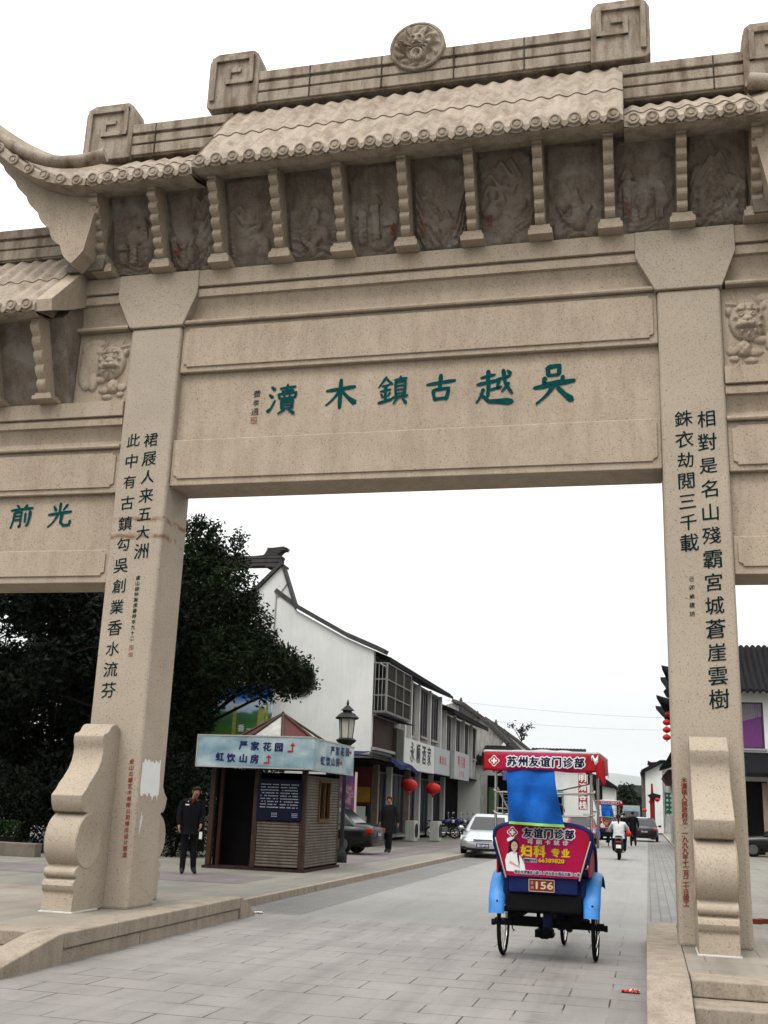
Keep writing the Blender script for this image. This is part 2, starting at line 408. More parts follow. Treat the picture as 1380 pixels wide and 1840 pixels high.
# ================================================================== GROUND
g = MB(); g.grid(lambda u, v: (-9000 + 18000 * u, -50 + 19000 * v, -.03), 2, 2)
struct('ground', g, M('dry earth and asphalt', (.16, .155, .14), .95, .2, .05))
def sheet(name, x0, x1, y0, y1, z, m, thick=None):
    b = MB()
    if thick: b.box(x0, x1, y0, y1, z - thick, z)
    else: b.add([(x0, y0, z), (x1, y0, z), (x1, y1, z), (x0, y1, z)], [(0, 1, 2, 3)])
    return struct(name, b, m)
sheet('forecourt', -40, 30, -12, 15.95, 0.0, PAVE)
sheet('street', -5.02, -.06, 15.95, 170, 0.0, PAVE2)
sheet('brick_strip', -6.12, -5.02, 15.95, 170, -.001, BRICK)
sheet('brick_strip', -.06, 1.25, 15.95, 170, -.001, BRICK2)
for (x0, x1) in ((-6.22, -6.12), (1.25, 1.35)):       # kerbs
    b = MB(); y = 15.95
    while y < 168:
        b.box(x0, x1, y, y + .99, -.02, .115); y += 1.0
    o = struct('kerb', b, GRANK, bevel=.012)
b = MB(); b.add([(-40, 15.95, .11), (-6.22, 15.95, .11), (-6.22, 170, .11), (-40, 170, .11)], [(0, 1, 2, 3)])
b.add([(-40, 15.95, .11), (-6.22, 15.95, .11), (-6.22, 15.95, -.02), (-40, 15.95, -.02)], [(3, 2, 1, 0)])
struct('pavement', b, SIDEW)
b = MB(); b.add([(1.35, 15.95, .11), (40, 15.95, .11), (40, 170, .11), (1.35, 170, .11)], [(0, 1, 2, 3)])
b.add([(1.35, 15.95, .11), (40, 15.95, .11), (40, 15.95, -.02), (1.35, 15.95, -.02)], [(0, 1, 2, 3)])
struct('pavement', b, SIDEW)
sheet('mauve_paving', -16, -7.4, 19.6, 21.9, .114, MAUVE)
sheet('mauve_paving', -8.6, -7.3, 27.5, 60, .114, MAUVE)

# ================================================================== GATE
GX = -2.915                                 # mid line of the gate
def mir(x): return 2 * GX - x
GATE = thing('memorial_gate', 'tall carved tan granite memorial archway with tiled roof and teal inscriptions spanning the street', 'archway', (GX, 12.9, 0))
PF = 12.55                                  # front of the pillars
PZ = .285
# ---- platforms on both sides of the street
def platform(side):
    L = side < 0
    nm = 'stone platform with steps under the %s gate pillar%s' % (('left', ', beside the kiosk side of the street') if L else ('right', ', reaching the bottom edge'))
    xi, xo = (-5.58, -13.5) if L else (-.05, 7.0)
    s = -1 if L else 1
    T = thing('stone_platform', nm, 'platform', (xi, 12.6, 0))
    yf = 10.16
    # kerb course beside the street: top stones and a recessed lower course
    kb = MB(); cuts = [yf, 11.3, 12.55, 13.85, 15.0]
    for a, c in zip(cuts, cuts[1:]): kb.box(xi, xi + s * .36, a + .004, c - .004, .135, PZ)
    for a, c in zip([yf, 11.9, 13.5], [11.9, 13.5, 15.0]): kb.box(xi + s * .022, xi + s * .34, a + .005, c - .005, -.02, .13)
    kb.build('kerb_stone', GRANK, T, bevel=.014)
    # far ramp stone
    rp = MB(); rp.prism([(15.005, -.02), (15.005, PZ), (15.06, PZ), (15.62, .03), (15.62, -.02)], 'x', xi, xi + s * .36)
    rp.build('ramp_stone', GRANK, T, bevel=.012)
    # sloping cheek towards the viewer
    ck = MB(); ck.prism([(yf - .005, -.02), (yf - .005, PZ), (yf - .10, PZ - .003), (yf - 1.22, .075), (yf - 1.27, .04), (yf - 1.27, -.02)], 'x', xi, xi + s * .36)
    ck.build('cheek_stone', GRANK, T, bevel=.014)
    # floor of the platform
    pv = MB(); pv.box(xi + s * .365, xo, yf + .36, 15.0, -.02, PZ - .004)
    pv.build('paved_floor', PLAT, T)
    st = MB()
    for i in range(6):
        x0 = xi + s * (.37 + i * 1.25)
        st.box(x0, x0 + s * 1.244, yf - .09, yf + .355, .145, PZ - .001)
    st.build('top_step', GRANK, T, bevel=.012)
    st = MB()
    for i in range(6):
        x0 = xi + s * (.37 + i * 1.25 + .0)
        st.box(x0, x0 + s * 1.244, yf - .56, yf + .3, -.01, .140)
    st.build('bottom_step', GRANK, T, bevel=.012)
    return T
platform(-1); platform(1)

# ---- drum stones leaning on the pillars
def drum_profile(yp, zs=0.0):
    p = [(yp, PZ + zs)]
    p += [(11.79, .285), (11.80, .50), (11.77, .53), (11.755, .58), (11.77, .63), (11.83, .655)]
    for k in range(7):
        a = -PI / 2 - PI * k / 6; p.append((11.815 + .05 * math.cos(a), .72 + .055 * math.sin(a)))
    c = (12.03, 1.075); r = .325
    for k in range(11):
        a = RAD(238 - k * 13); p.append((c[0] + r * math.cos(a) * .98, c[1] + r * math.sin(a)))
    for k in range(4):
        a = RAD(225 - k * 14); p.append((12.03 + .285 * math.cos(a), 1.60 + .28 * math.sin(a)))
    for y, z in ((11.835, 1.655), (11.885, 1.72), (11.98, 1.80), (12.075, 1.90), (12.13, 2.0), (12.155, 2.10), (12.15, 2.17), (12.125, 2.215), (12.12, 2.295), (12.15, 2.325), (12.21, 2.335), (12.255, 2.36), (12.285, 2.405), (12.33, 2.44), (12.40, 2.455), (12.47, 2.45), (yp, 2.40)):
        p.append((y, z))
    return p
def drum_stone(pil, x0, x1, back):
    p = drum_profile(PF - .001)
    if back: p = [(25.86 - y, z) for y, z in p]
    d = MB(); d.prism(p, 'x', x0, x1)
    o = d.build('drum_stone', GRANR, pil, smooth=32, bevel=.012)
    cy = 12.03 if not back else 25.86 - 12.03
    for xx, s in ((x0, -1), (x1, 1)):
        dd = MB()
        dd.lathe([(.315, 0), (.312, .008), (.285, .011), (.27, .006), (.001, .006)] if s > 0 else [(.001, -.006), (.27, -.006), (.285, -.011), (.312, -.008), (.315, 0)], (xx, cy, 1.075), 40, 'x')
        dd.build('drum_face', GRANR, o, smooth=30)
    # mortar left round the foot
    return o
def pillar(x0, x1, mat, nm='pillar'):
    b = MB(); b.box(x0, x1, PF, 13.3, PZ - .02, 7.93)
    o = b.build(nm, mat, GATE, bevel=.045, seg=3)
    return o
XL0, XL1 = -6.875, -6.115; XR0, XR1 = mir(XL1), mir(XL0)
pl = pillar(XL0, XL1, GRANP); prr = pillar(XR0, XR1, GRANR)
for p, x0 in ((pl, -6.83), (prr, .455)):
    drum_stone(p, x0, x0 + .40, False); drum_stone(p, x0, x0 + .40, True)
# mortar line of light grout round foot
gm = MB()
for x0 in (-6.83, .455): gm.box(x0 - .012, x0 + .412, 11.775, 12.4, PZ - .01, PZ + .012)
gm.build('grout', M('pale grout', (.66, .64, .60), .9, .1, 12), GATE, bevel=.006)
# outer pillars of the side bays
for x0 in (-11.55, mir(-10.8)):
    pillar(x0, x0 + .75, GRANR)
# caps that flare out over the pillars
for x0, x1 in ((XL0, XL1), (XR0, XR1)):
    c = MB(); c.prism([(x0 - .02, 7.93), (x1 + .02, 7.93), (x1 + .20, 8.40), (x1 + .20, 8.755), (x0 - .25, 8.755), (x0 - .25, 8.40)], 'y', 12.515, 13.34)
    c.build('capital', GRANR, GATE, bevel=.012)

def notch(x0, x1, z0, z1, k=.05):
    return [(x0 + k, z0), (x1 - k, z0), (x1 - k, z0 + k * .6), (x1, z0 + k), (x1, z1 - k), (x1 - k, z1 - k * .6), (x1 - k, z1), (x0 + k, z1), (x0 + k, z1 - k * .6), (x0, z1 - k), (x0, z0 + k), (x0 + k, z0 + k * .6)]
def moulding(x0, x1, zb, zt, nm='cornice_moulding'):
    h = zt - zb
    yb = 12.615
    p = [(13.2, zb), (yb - .065, zb), (yb - .075, zb + .02), (yb - .065, zb + .05), (yb + .005, zb + .055), (yb + .06, zb + .09), (yb + .075, zb + .18 * h / .57),
         (yb + .055, zb + h * .52), (yb - .0, zb + h * .70), (yb - .0, zb + h * .735), (yb - .05, zb + h * .75), (yb - .055, zb + h * .94), (yb - .03, zb + h * .97), (yb - .03, zt), (13.2, zt)]
    b = MB(); b.prism(p, 'x', x0, x1)
    return b.build(nm, GRAN, GATE, smooth=25)
def bay(x0, x1, z, small=False):
    """z: lower beam bottom, lower beam top, slab top, upper beam top, moulding top, flat band top"""
    z0, z1, z2, z3, z4, z5 = z
    b = MB(); b.box(x0, x1, 12.615, 13.25, z0, z1 - .003)
    lb = b.build('lintel_beam', GRAN, GATE, bevel=.012)
    b = MB(); b.prism(notch(x0 + .05, x1 - .05, z0 + .09, z1 - .02), 'y', 12.592, 12.63)
    b.build('raised_panel', GRAN, lb, bevel=.008)
    b = MB(); b.box(x0, x1, 12.69, 13.2, z1, z2)
    sl = b.build('inscription_slab', GRAN, GATE)
    b = MB(); b.box(x0, x1, 12.612, 13.24, z2 + .003, z3)
    ub = b.build('lintel_beam', GRAN, GATE, bevel=.012)
    b = MB(); b.prism(notch(x0 + .05, x1 - .05, z2 + .075, z3 - .055), 'y', 12.588, 12.62)
    b.build('raised_panel', GRAN, ub, bevel=.008)
    moulding(x0, x1, z3 + .003, z4)
    b = MB(); b.box(x0, x1, 12.535, 13.25, z4 + .012, z5)
    b.box(x0, x1, 12.60, 13.2, z4, z4 + .012)
    b.build('flat_band', GRAN, GATE, bevel=.008)
    return sl
slab_mid = bay(XL1 + .002, XR0 - .002, (5.62, 6.27, 7.245, 7.95, 8.50, 8.755))
slab_l = bay(-10.8, XL0 - .002, (4.31, 4.77, 5.55, 6.175, 6.63, 6.86))
slab_r = bay(XR1 + .002, mir(-10.8), (4.31, 4.77, 5.55, 6.175, 6.63, 6.86))
# stub of the upper moulding outside the pillars, above the lion panels
for x0, x1 in ((-7.86, XL0 - .06), (XR1 + .06, mir(-7.86))):
    moulding(x0, x1, 7.95, 8.50)
    b = MB(); b.box(x0, x1, 12.54, 13.25, 8.512, 8.752); b.box(x0, x1, 12.62, 13.2, 8.4, 8.512)
    b.build('flat_band', GRAN, GATE, bevel=.008)

# ---- inscriptions
def inscription(name, parent, mat, items):
    b = MB()
    for it in items: it(b)
    return b.build(name, mat, parent, recalc=False)
XA, ZA = (1, 0, 0), (0, 0, 1)
big = MB()
for ch, px, py, sz in (('瀆', 508, 717, .40), ('木', 612, 708, .41), ('鎮', 706, 702, .39), ('古', 792, 698, .38), ('越', 888, 695, .46), ('吳', 995, 690, .52)):
    brush(big, ch, at(px, py, 12.684), sz * 1.04, XA, ZA)
big.build('lettering', TEAL, slab_mid, recalc=False)
sm = MB()
for ch, px, py, sz in (('費', 462, 708, .17), ('孝', 460, 724, .15), ('通', 458, 740, .17)):
    put(sm, ch, at(px, py, 12.685), sz * .66, XA, ZA, jit=.03, shear=.12)
sm.build('signature_lettering', INK, slab_mid, recalc=False)
def seal(parent, px, py, w, y, x=None):
    c = at(px, py, y); b = MB()
    h = w / 2; t = w * .09
    for a in ((-h, h, -h, -h + t), (-h, h, h - t, h), (-h, -h + t, -h, h), (h - t, h, -h, h), (-t / 2, t / 2, -h, h), (-h, h, -t / 2, t / 2), (-h * .7, -h * .3, h * .2, h * .8), (h * .3, h * .7, -h * .8, -h * .2)):
        b.box(c.x + a[0], c.x + a[1], y - .002, y + .001, c.z + a[2], c.z + a[3])
    b.build('seal', PALER, parent)
seal(slab_mid, 456, 755, .085, 12.686)
sd = MB()
for ch, px, py, sz in (('前', 38, 929, .33), ('光', 107, 926, .34)):
    brush(sd, ch, at(px, py, 12.684), sz * 1.06, XA, ZA)
sd.build('lettering', TEAL, slab_l, recalc=False)
def column(name, parent, s, p0, p1, size, mat, y=PF - .004, jit=.03, shear=.10, emb=0.0, wx=1.0):
    b = MB(); n = len(s)
    for i, ch in enumerate(s):
        t = i / max(1, n - 1)
        a = at(p0[0] + (p1[0] - p0[0]) * t, p0[1] + (p1[1] - p0[1]) * t, y)
        put(b, ch, a, size * (1 + .05 * math.sin(i * 2.3)), XA, ZA, shear=shear, jit=jit, emb=emb, wx=wx)
    return b.build(name, mat, parent, recalc=False)
column('lettering', pl, '裙屐人来五大洲', (271, 790), (254, 990), .212, INK, emb=.010, jit=.02)
column('lettering', pl, '此中有古鎮勾吳創業香水流芬', (240, 791), (195, 1240), .205, INK, emb=.010, jit=.02)
column('signature_lettering', pl, '虞山錢仲聯撰書時年九十二', (248, 1038), (237, 1147), .062, INK, jit=.04, emb=.015)
seal(pl, 236, 1163, .055, PF - .003); seal(pl, 235, 1176, .055, PF - .003)
column('lettering', prr, '相對是名山殘霸宮城蒼崖雲樹', (1269, 752), (1292, 1256), .225, INK, emb=.010, jit=.02)
column('lettering', prr, '銖衣劫閲三千載', (1228, 752), (1239, 975), .215, INK, emb=.010, jit=.02)
column('signature_lettering', prr, '己卯歲建坊', (1243, 1040), (1244, 1103), .062, INK, jit=.04, emb=.015)
column('red_lettering', pl, '金山石雕艺术有限公司傅氏设计营造', (237, 1368), (224, 1536), .064, REDINK, emb=.03, jit=.015)
column('red_lettering', prr, '木瀆镇人民政府立·一九九九年十二月二十日竣工', (1229, 1402), (1233, 1624), .066, REDINK, emb=.03, jit=.015)
# whitewash daubed over something on the street side of the left pillar
rnd = random.Random(5)
b = MB(); N = 26
top = [(12.60 + .52 * i / N, 2.03 + rnd.uniform(-.025, .03) * (1 if 2 < i < N - 2 else -1.5)) for i in range(N + 1)]
bot = [(12.61 + .53 * i / N, 1.62 + rnd.uniform(-.03, .03) - (.05 if i % 7 == 3 else 0)) for i in range(N + 1)]
pts = bot + [(13.14, 1.75), (13.125, 1.9)] + top[::-1] + [(12.605, 1.9), (12.60, 1.72)]
b.prism(pts, 'x', XL1 + .001, XL1 + .005)
for i in range(5): b.box(XL1 + .001, XL1 + .004, 12.68 + i * .013, 12.688 + i * .013, 1.15 + i * .04, 1.32 + .05 * (i % 3))
b.build('whitewash_patch', WHITEP, pl)

# ---- stone reliefs: sculpted height fields
def ell(u, v, cx, cy, rx, ry, h, p=.38):
    d = 1 - ((u - cx) / rx) ** 2 - ((v - cy) / ry) ** 2
    return h * d ** p if d > 0 else 0.0
def relief(name, parent, x0, x1, z0, z1, y, fn, nu, nv, mat, tilt=0.0):
    b = MB()
    def f(a, c):
        h = fn(a, c)
        edge = min(1, 18 * min(a, 1 - a, c, 1 - c))
        return (x0 + (x1 - x0) * a, y - h * max(0, edge) - tilt * (z1 - z0) * c, z0 + (z1 - z0) * c)
    b.grid(f, nu, nv)
    return b.build(name, mat, parent, smooth=50, recalc=False)
def lion(u, v, flip):
    if flip: u = 1 - u
    h = 0.0
    h = max(h, ell(u, v, .28, .60, .24, .25, .055), ell(u, v, .16, .42, .13, .20, .05), ell(u, v, .14, .80, .09, .10, .035), ell(u, v, .30, .86, .18, .07, .03))
    h = max(h, ell(u, v, .33, .30, .09, .14, .06), ell(u, v, .20, .26, .10, .08, .05))
    hd = ell(u, v, .64, .56, .27, .25, .095)
    if hd > 0:
        r = math.hypot(u - .64, v - .56); a = math.atan2(v - .56, u - .64)
        if r > .15: hd += .030 * max(0, math.sin(a * 11 + (3.1 if r > .215 else 0))) * max(0, math.sin((r - .15) * 48)) * 1.6 if r < .28 else 0
        hd += ell(u, v, .57, .70, .085, .022, .028) + ell(u, v, .74, .70, .085, .022, .028) + ell(u, v, .66, .49, .16, .085, .03)
        hd += ell(u, v, .57, .63, .045, .035, .028) + ell(u, v, .74, .63, .045, .035, .028) + ell(u, v, .655, .57, .075, .045, .045) + ell(u, v, .60, .50, .06, .035, .03) + ell(u, v, .71, .50, .06, .035, .03)
        hd -= ell(u, v, .655, .452, .14, .022, .045) + ell(u, v, .57, .63, .016, .014, .02) + ell(u, v, .74, .63, .016, .014, .02)
    h = max(h, hd)
    h = max(h, ell(u, v, .42, .72, .07, .05, .07), ell(u, v, .90, .70, .05, .06, .06))
    h = max(h, ell(u, v, .72, .22, .11, .10, .075) + (.008 * math.sin(60 * u) * math.sin(60 * v) if ell(u, v, .72, .22, .10, .09, 1) > 0 else 0))
    h = max(h, ell(u, v, .56, .17, .11, .05, .035), ell(u, v, .88, .20, .09, .06, .035), ell(u, v, .62, .07, .10, .04, .03), ell(u, v, .86, .10, .07, .04, .03), ell(u, v, .46, .32, .12, .05, .05))
    for cx, cy, a in ((.52, .86, .9), (.60, .80, .5), (.82, .88, 1.2), (.86, .80, .1)):
        du = (u - cx) * math.cos(a) + (v - cy) * math.sin(a); dv = -(u - cx) * math.sin(a) + (v - cy) * math.cos(a)
        h = max(h, ell(du, dv, 0, 0, .09, .022, .022))
    return h
for fl, (x0, x1) in ((False, (-7.72, XL0 - .004)), (True, (XR1 + .004, mir(-7.72)))):
    b = MB(); b.box(x0, x1, 12.66, 13.2, 6.862, 7.945); o = b.build('lion_panel', GRAN, GATE)
    relief('lion_relief', o, x0 + .01, x1 - .01, 6.89, 7.93, 12.655, lambda u, v, fl=fl: lion(u, v, fl), 84, 92, GRAN)
# frieze pictures between the brackets
BRX = [-2.915 + .885 * k for k in range(-5, 6)]
def scene_relief(seed):
    r = random.Random(seed); ox, oz = r.uniform(-50, 50), r.uniform(-50, 50)
    kind = seed % 4
    blobs = [(r.uniform(.15, .85), r.uniform(.1, .6), r.uniform(.07, .2), r.uniform(.04, .12), r.uniform(.02, .045)) for _ in range(6)]
    def fn(u, v):
        wx = u + .07 * noise.noise(Vector((u * 5, v * 5, seed))); n = noise.noise(Vector((ox + wx * 3.2, oz + v * 5.5, 0))) + .5 * noise.noise(Vector((ox + wx * 8, oz + v * 10, 3)))
        h = .0055 * (math.floor(n * 5) + 3)
        if v < .4: h += .005 * math.sin(v * 120 + 4 * math.sin(u * 9 + seed)) * (1 if noise.noise(Vector((ox + u * 2, v * 2, 7))) > 0 else 0)
        if kind == 0:
            m = .55 + .22 * math.sin(u * 5 + seed) + .16 * noise.noise(Vector((u * 7, 2, ox)))
            if v < m: h += .022 + .012 * math.sin((m - v) * 50)
        if kind == 1:
            for k in range(7):
                rr2 = random.Random(seed * 9 + k); cx, cy, a, L = rr2.uniform(.2, .85), rr2.uniform(.35, .85), rr2.uniform(-.2, 1.1), rr2.uniform(.14, .26)
                du = (u - cx) * math.cos(a) + (v - cy) * math.sin(a); dv = -(u - cx) * math.sin(a) + (v - cy) * math.cos(a) + .06 * math.sin(du * 14)
                h = max(h, .012 + ell(du, dv, 0, 0, L, .045, .035))
        if kind == 2:
            w = .20 + .06 * math.sin(u * 11)
            if w < v < w + .09 and abs(u - .5) < .30 - (w + .09 - v) * .8: h += .032
            if w + .09 < v < w + .36 and abs(u - .52 - .04 * math.sin(v * 9)) < .13 - .28 * (v - w - .09): h += .024
            h += .010 * math.sin(v * 70 + 3 * math.sin(u * 8)) if v < w else 0
        if kind == 3:
            for k in range(3):
                cx, zt = .22 + .25 * k + .03 * math.sin(seed + k), .30 + .13 * ((k + seed) % 3)
                if abs(u - cx) < .075 and .14 < v < zt: h += .022 + (.006 if int(v * 40) % 2 else 0)
                if abs(u - cx) < .13 - .9 * max(0, v - zt) and zt < v < zt + .09 + .05 * abs(u - cx): h += .034
        for cx, cy, rx, ry, hh in blobs: h = max(h, ell(u, v, cx, cy, rx, ry, hh + .012))
        return max(0, h) * 1.5
    return fn
FB = 12.66; TILT = .40
for i in range(10):
    x0, x1 = BRX[i], BRX[i + 1]
    b = MB(); b.prism([(FB, 8.757), (FB - TILT * 1.30, 10.057), (13.2, 10.057), (13.2, 8.757)], 'x', x0 + .002, x1 - .002)
    o = b.build('frieze_panel', GRAND, GATE)
    relief('landscape_relief', o, x0 + .08, x1 - .08, 8.775, 9.93, FB - .010, scene_relief(i + 3), 64, 80, GRAND, TILT)
    if i in (1, 4, 5, 6, 8):
        t = MB()
        for k, ch in enumerate(('木瀆', '靈巖', '姑蘇', '香溪', '山塘')[(1, 4, 5, 6, 8).index(i)]):
            put(t, ch, (x0 + (.22 if i != 4 else .68), FB - .075 - .15, 9.12 - .11 * k), .085, XA, ZA, emb=.02)
        t.build('red_caption', M('dim red carving', (.20, .04, .03), .8, .2, 12), o, recalc=False)
# scalloped brackets
def bracket(x, zt=9.80, yo=11.93):
    b = MB(); y0, z0 = 12.40, 8.90
    n = 6; pts = [(12.64, z0)]
    dx, dz = (yo - y0) / n, (zt - z0) / n
    for k in range(n):
        ay, az = y0 + dx * k, z0 + dz * k
        for j in range(6):
            t = j / 5; a = PI * t
            pts.append((ay + dx * t - .066 * math.sin(a), az + dz * t * .98 - .018 * math.sin(a)))
    pts += [(yo - .05, zt), (yo - .05, zt + .10), (12.24, zt + .16)]
    b.prism(pts, 'x', x - .062, x + .062)
    o = b.build('roof_bracket', GRAN, GATE, smooth=32)
    f = MB(); f.box(x - .155, x + .155, 12.345, 12.63, 8.757, 8.83); f.box(x - .125, x + .125, 12.365, 12.63, 8.83, 8.90)
    f.prism([(x - .155, 8.83), (x + .155, 8.83), (x + .125, 8.86), (x - .125, 8.86)], 'y', 12.35, 12.63)
    f.build('bracket_foot', GRAN, o, bevel=.006)
for i, x in enumerate(BRX): bracket(x, 9.80 if 2 <= i <= 8 else 9.72)

# ---- tiled roofs
def roof(name, x0, x1, ye, ze, yr, zr, pitch=.24, period=None, back=True, soffit_z=None, courses=2, step=.016):
    P = period or pitch
    n = max(1, round((x1 - x0) / P)); P = (x1 - x0) / n
    per = 10; nu = n * per
    b = MB(); amp = .018
    dirv = Vector((0, yr - ye, zr - ze)); Lr = dirv.length; nrm = Vector((0, -(zr - ze), (yr - ye))) / Lr
    def wave(u): return amp * math.cos(2 * PI * ((u * n) % 1.0 - .5))
    rows = []
    for c in range(courses):
        t0, t1 = c / courses, (c + 1) / courses
        off0 = step * 1.0; off1 = 0.0
        rows += [(t0, off0 + .0), (t0 + (t1 - t0) * .5, off0 * .5), (t1, off1)]
    def P3(i, t, off):
        u = i / nu; w = wave(u) + off
        return (x0 + (x1 - x0) * u, ye + dirv.y * t + nrm.y * w, ze + dirv.z * t + nrm.z * w)
    vs = []; k = nu + 1
    for t, off in rows:
        for i in range(k): vs.append(P3(i, t, off + .0))
    fs = [(r * k + i, r * k + i + 1, (r + 1) * k + i + 1, (r + 1) * k + i) for r in range(len(rows) - 1) for i in range(nu)]
    b.add(vs, fs)
    # underside and closing faces of the slab
    vs = []
    for i in range(k): vs.append(P3(i, 0, step))
    for i in range(k):
        u = i / nu; vs.append((x0 + (x1 - x0) * u, ye + .012, ze - .085 + .012 * math.cos(2 * PI * u * n)))
    b.add(vs, [(i, k + i, k + i + 1, i + 1) for i in range(nu)])
    zs = soffit_z if soffit_z else ze - .02
    b.add([(x0, ye + .012, ze - .09), (x1, ye + .012, ze - .09), (x1, ye + .16, ze - .10), (x0, ye + .16, ze - .10), (x0, 12.68, zs), (x1, 12.68, zs)], [(0, 1, 2, 3), (3, 2, 5, 4)])
    for x in (x0, x1):
        b.add([(x, ye, ze + .02), (x, ye + .012, ze - .09), (x, 12.68, zs), (x, yr, zs), (x, yr, zr + .02)], [(0, 1, 2, 3, 4)])
    o = b.build(name, GRANT, GATE, smooth=60, recalc=False)
    d = MB()
    for i in range(n):
        x = x0 + (i + .5) * P
        c = (x, ye - .018, ze + .012)
        d.lathe([(.001, .03), (.08, .03), (.084, 0), (.074, -.014), (.060, -.014), (.054, -.002), (.036, -.002), (.032, -.014), (.001, -.014)], c, 18, 'y')
        if i < n - 1 or True:
            xv = x + P / 2
            if xv < x1 - .02:
                d.prism([(xv - .05, ze - .005), (xv - .045, ze - .05), (xv, ze - .095), (xv + .045, ze - .05), (xv + .05, ze - .005)], 'y', ye - .015, ye + .012)
    d.build('eave_tile', GRANT, o, smooth=35)
    return o
CX0, CX1 = mir(-.06), -.06
roof('upper_roof', CX0, CX1, 11.66, 9.905, 12.84, 11.485, soffit_z=10.12)
roof('lower_roof', -7.36, CX0 - .004, 11.70, 9.83, 12.84, 10.845, soffit_z=10.02)
roof('lower_roof', CX1 + .004, mir(-7.36), 11.70, 9.83, 12.84, 10.845, soffit_z=10.02)
# back slopes, plain
for x0, x1, zr, ze in ((CX0, CX1, 11.53, 9.9), (-7.9, CX0 - .004, 10.89, 9.83), (CX1 + .004, mir(-7.9), 10.89, 9.83)):
    b = MB(); b.add([(x0, 14.15, ze), (x1, 14.15, ze), (x1, 13.0, zr), (x0, 13.0, zr), (x0, 14.15, ze - .1), (x1, 14.15, ze - .1), (x1, 13.2, ze + .1), (x0, 13.2, ze + .1)], [(0, 1, 2, 3), (0, 4, 5, 1), (4, 7, 6, 5), (0, 3, 7, 4), (1, 5, 6, 2), (3, 2, 6, 7)])
    b.build('back_roof', GRANT, GATE)
b = MB(); b.box(-7.72, mir(-7.72), 13.205, 13.3, 8.76, 10.0); b.build('back_wall', GRAND, GATE)
# ---- ridges with key-fret ends
def fret(b, cx, cz, hw, hh, y, s, bw, g):
    """raised square spiral; s = +1 opens to the right"""
    x0, x1, z0, z1 = -hw, hw, -hh, hh
    segs = [((x0, z0 + 0), (x0, z1)), ((x0, z1), (x1 - g * .2, z1)), ((x1 - g * .2, z1), (x1 - g * .2, z0 + 2.1 * g)), ((x1 - g * .2, z0 + 2.1 * g), (x0 + 1.9 * g, z0 + 2.1 * g)), ((x0 + 1.9 * g, z0 + 2.1 * g), (x0 + 1.9 * g, z1 - 1.7 * g)), ((x0 + 1.9 * g, z1 - 1.7 * g), (x1 - 1.8 * g, z1 - 1.7 * g))]
    for (ax, az), (cx2, cz2) in segs:
        xa, xb = sorted((ax, cx2)); za, zb = sorted((az, cz2))
        xa, xb, za, zb = xa - bw / 2, xb + bw / 2, za - bw / 2, zb + bw / 2
        X0, X1 = cx + s * xa, cx + s * xb
        q = .0025 * segs.index(((ax, az), (cx2, cz2))); b.box(X0, X1, y + q, y + .05, cz + za, cz + zb)
def ridge(name, x0, x1, zb, zt, ends, jx=()):
    b = MB(); h = zt - zb
    b.box(x0, x1, 12.80, 13.06, zb, zt)
    b.box(x0 - .003, x1 + .003, 12.770, 13.085, zb + .02, zb + h * .35); b.box(x0 - .004, x1 + .004, 12.772, 13.083, zb + h * .41, zb + h * .67); b.box(x0 - .005, x1 + .005, 12.757, 13.1, zb + h * .75, zt + .02)
    o = b.build(name, GRANW, GATE, bevel=.012)
    for x, s, zz in ends:
        e = MB(); w = .80; ex0 = x if s > 0 else x - w; ex1 = ex0 + w
        k = .07; z1 = zz
        pts = [(ex0, zb - .02), (ex1, zb - .02), (ex1, zt + .012), (ex1 - (.0 if s > 0 else 0), zt + .02)] if False else None
        # body
        x_o, x_i = (ex0, ex1) if s > 0 else (ex1, ex0)
        P = [(x_o + s * k, zb - .03), (x_i, zb - .03), (x_i, z1 - .18), (x_i - s * .03, z1 - .06), (x_i - s * .10, z1), (x_o + s * .14, z1), (x_o + s * .05, z1 - .05), (x_o + s * .0, z1 - .15), (x_o, zb + .02)]
        e.prism(P, 'y', 12.74, 13.12)
        oo = e.build('ridge_end', GRANW, o, bevel=.014)
        f = MB(); hh = (z1 - zb) / 2
        fret(f, (ex0 + ex1) / 2 + s * .0, zb + hh, .31, hh - .13, 12.695, s, .075, .125)
        f.build('fret_carving', GRANW, oo, bevel=.006)
    if jx:
        j = MB()
        for x in jx: j.box(x - .008, x + .008, 12.757, 12.79, zb + .02, zt + .012)
        j.build('dark_joint', M('black mould', (.05, .042, .038), .95, .4, 6), o)
    return o
RU = ridge('upper_ridge', -6.13, mir(-6.13), 11.57, 12.10, [(-6.15, 1, 12.50), (mir(-6.15), -1, 12.50)], (-4.55, -3.46, -2.4, -1.4))
ridge('lower_ridge', -8.1, -5.72, 10.91, 11.43, [(-8.13, 1, 11.85)], (-6.95,))
ridge('lower_ridge', mir(-5.72), mir(-8.1), 10.91, 11.43, [(mir(-8.13), -1, 11.85)], (mir(-6.95),))
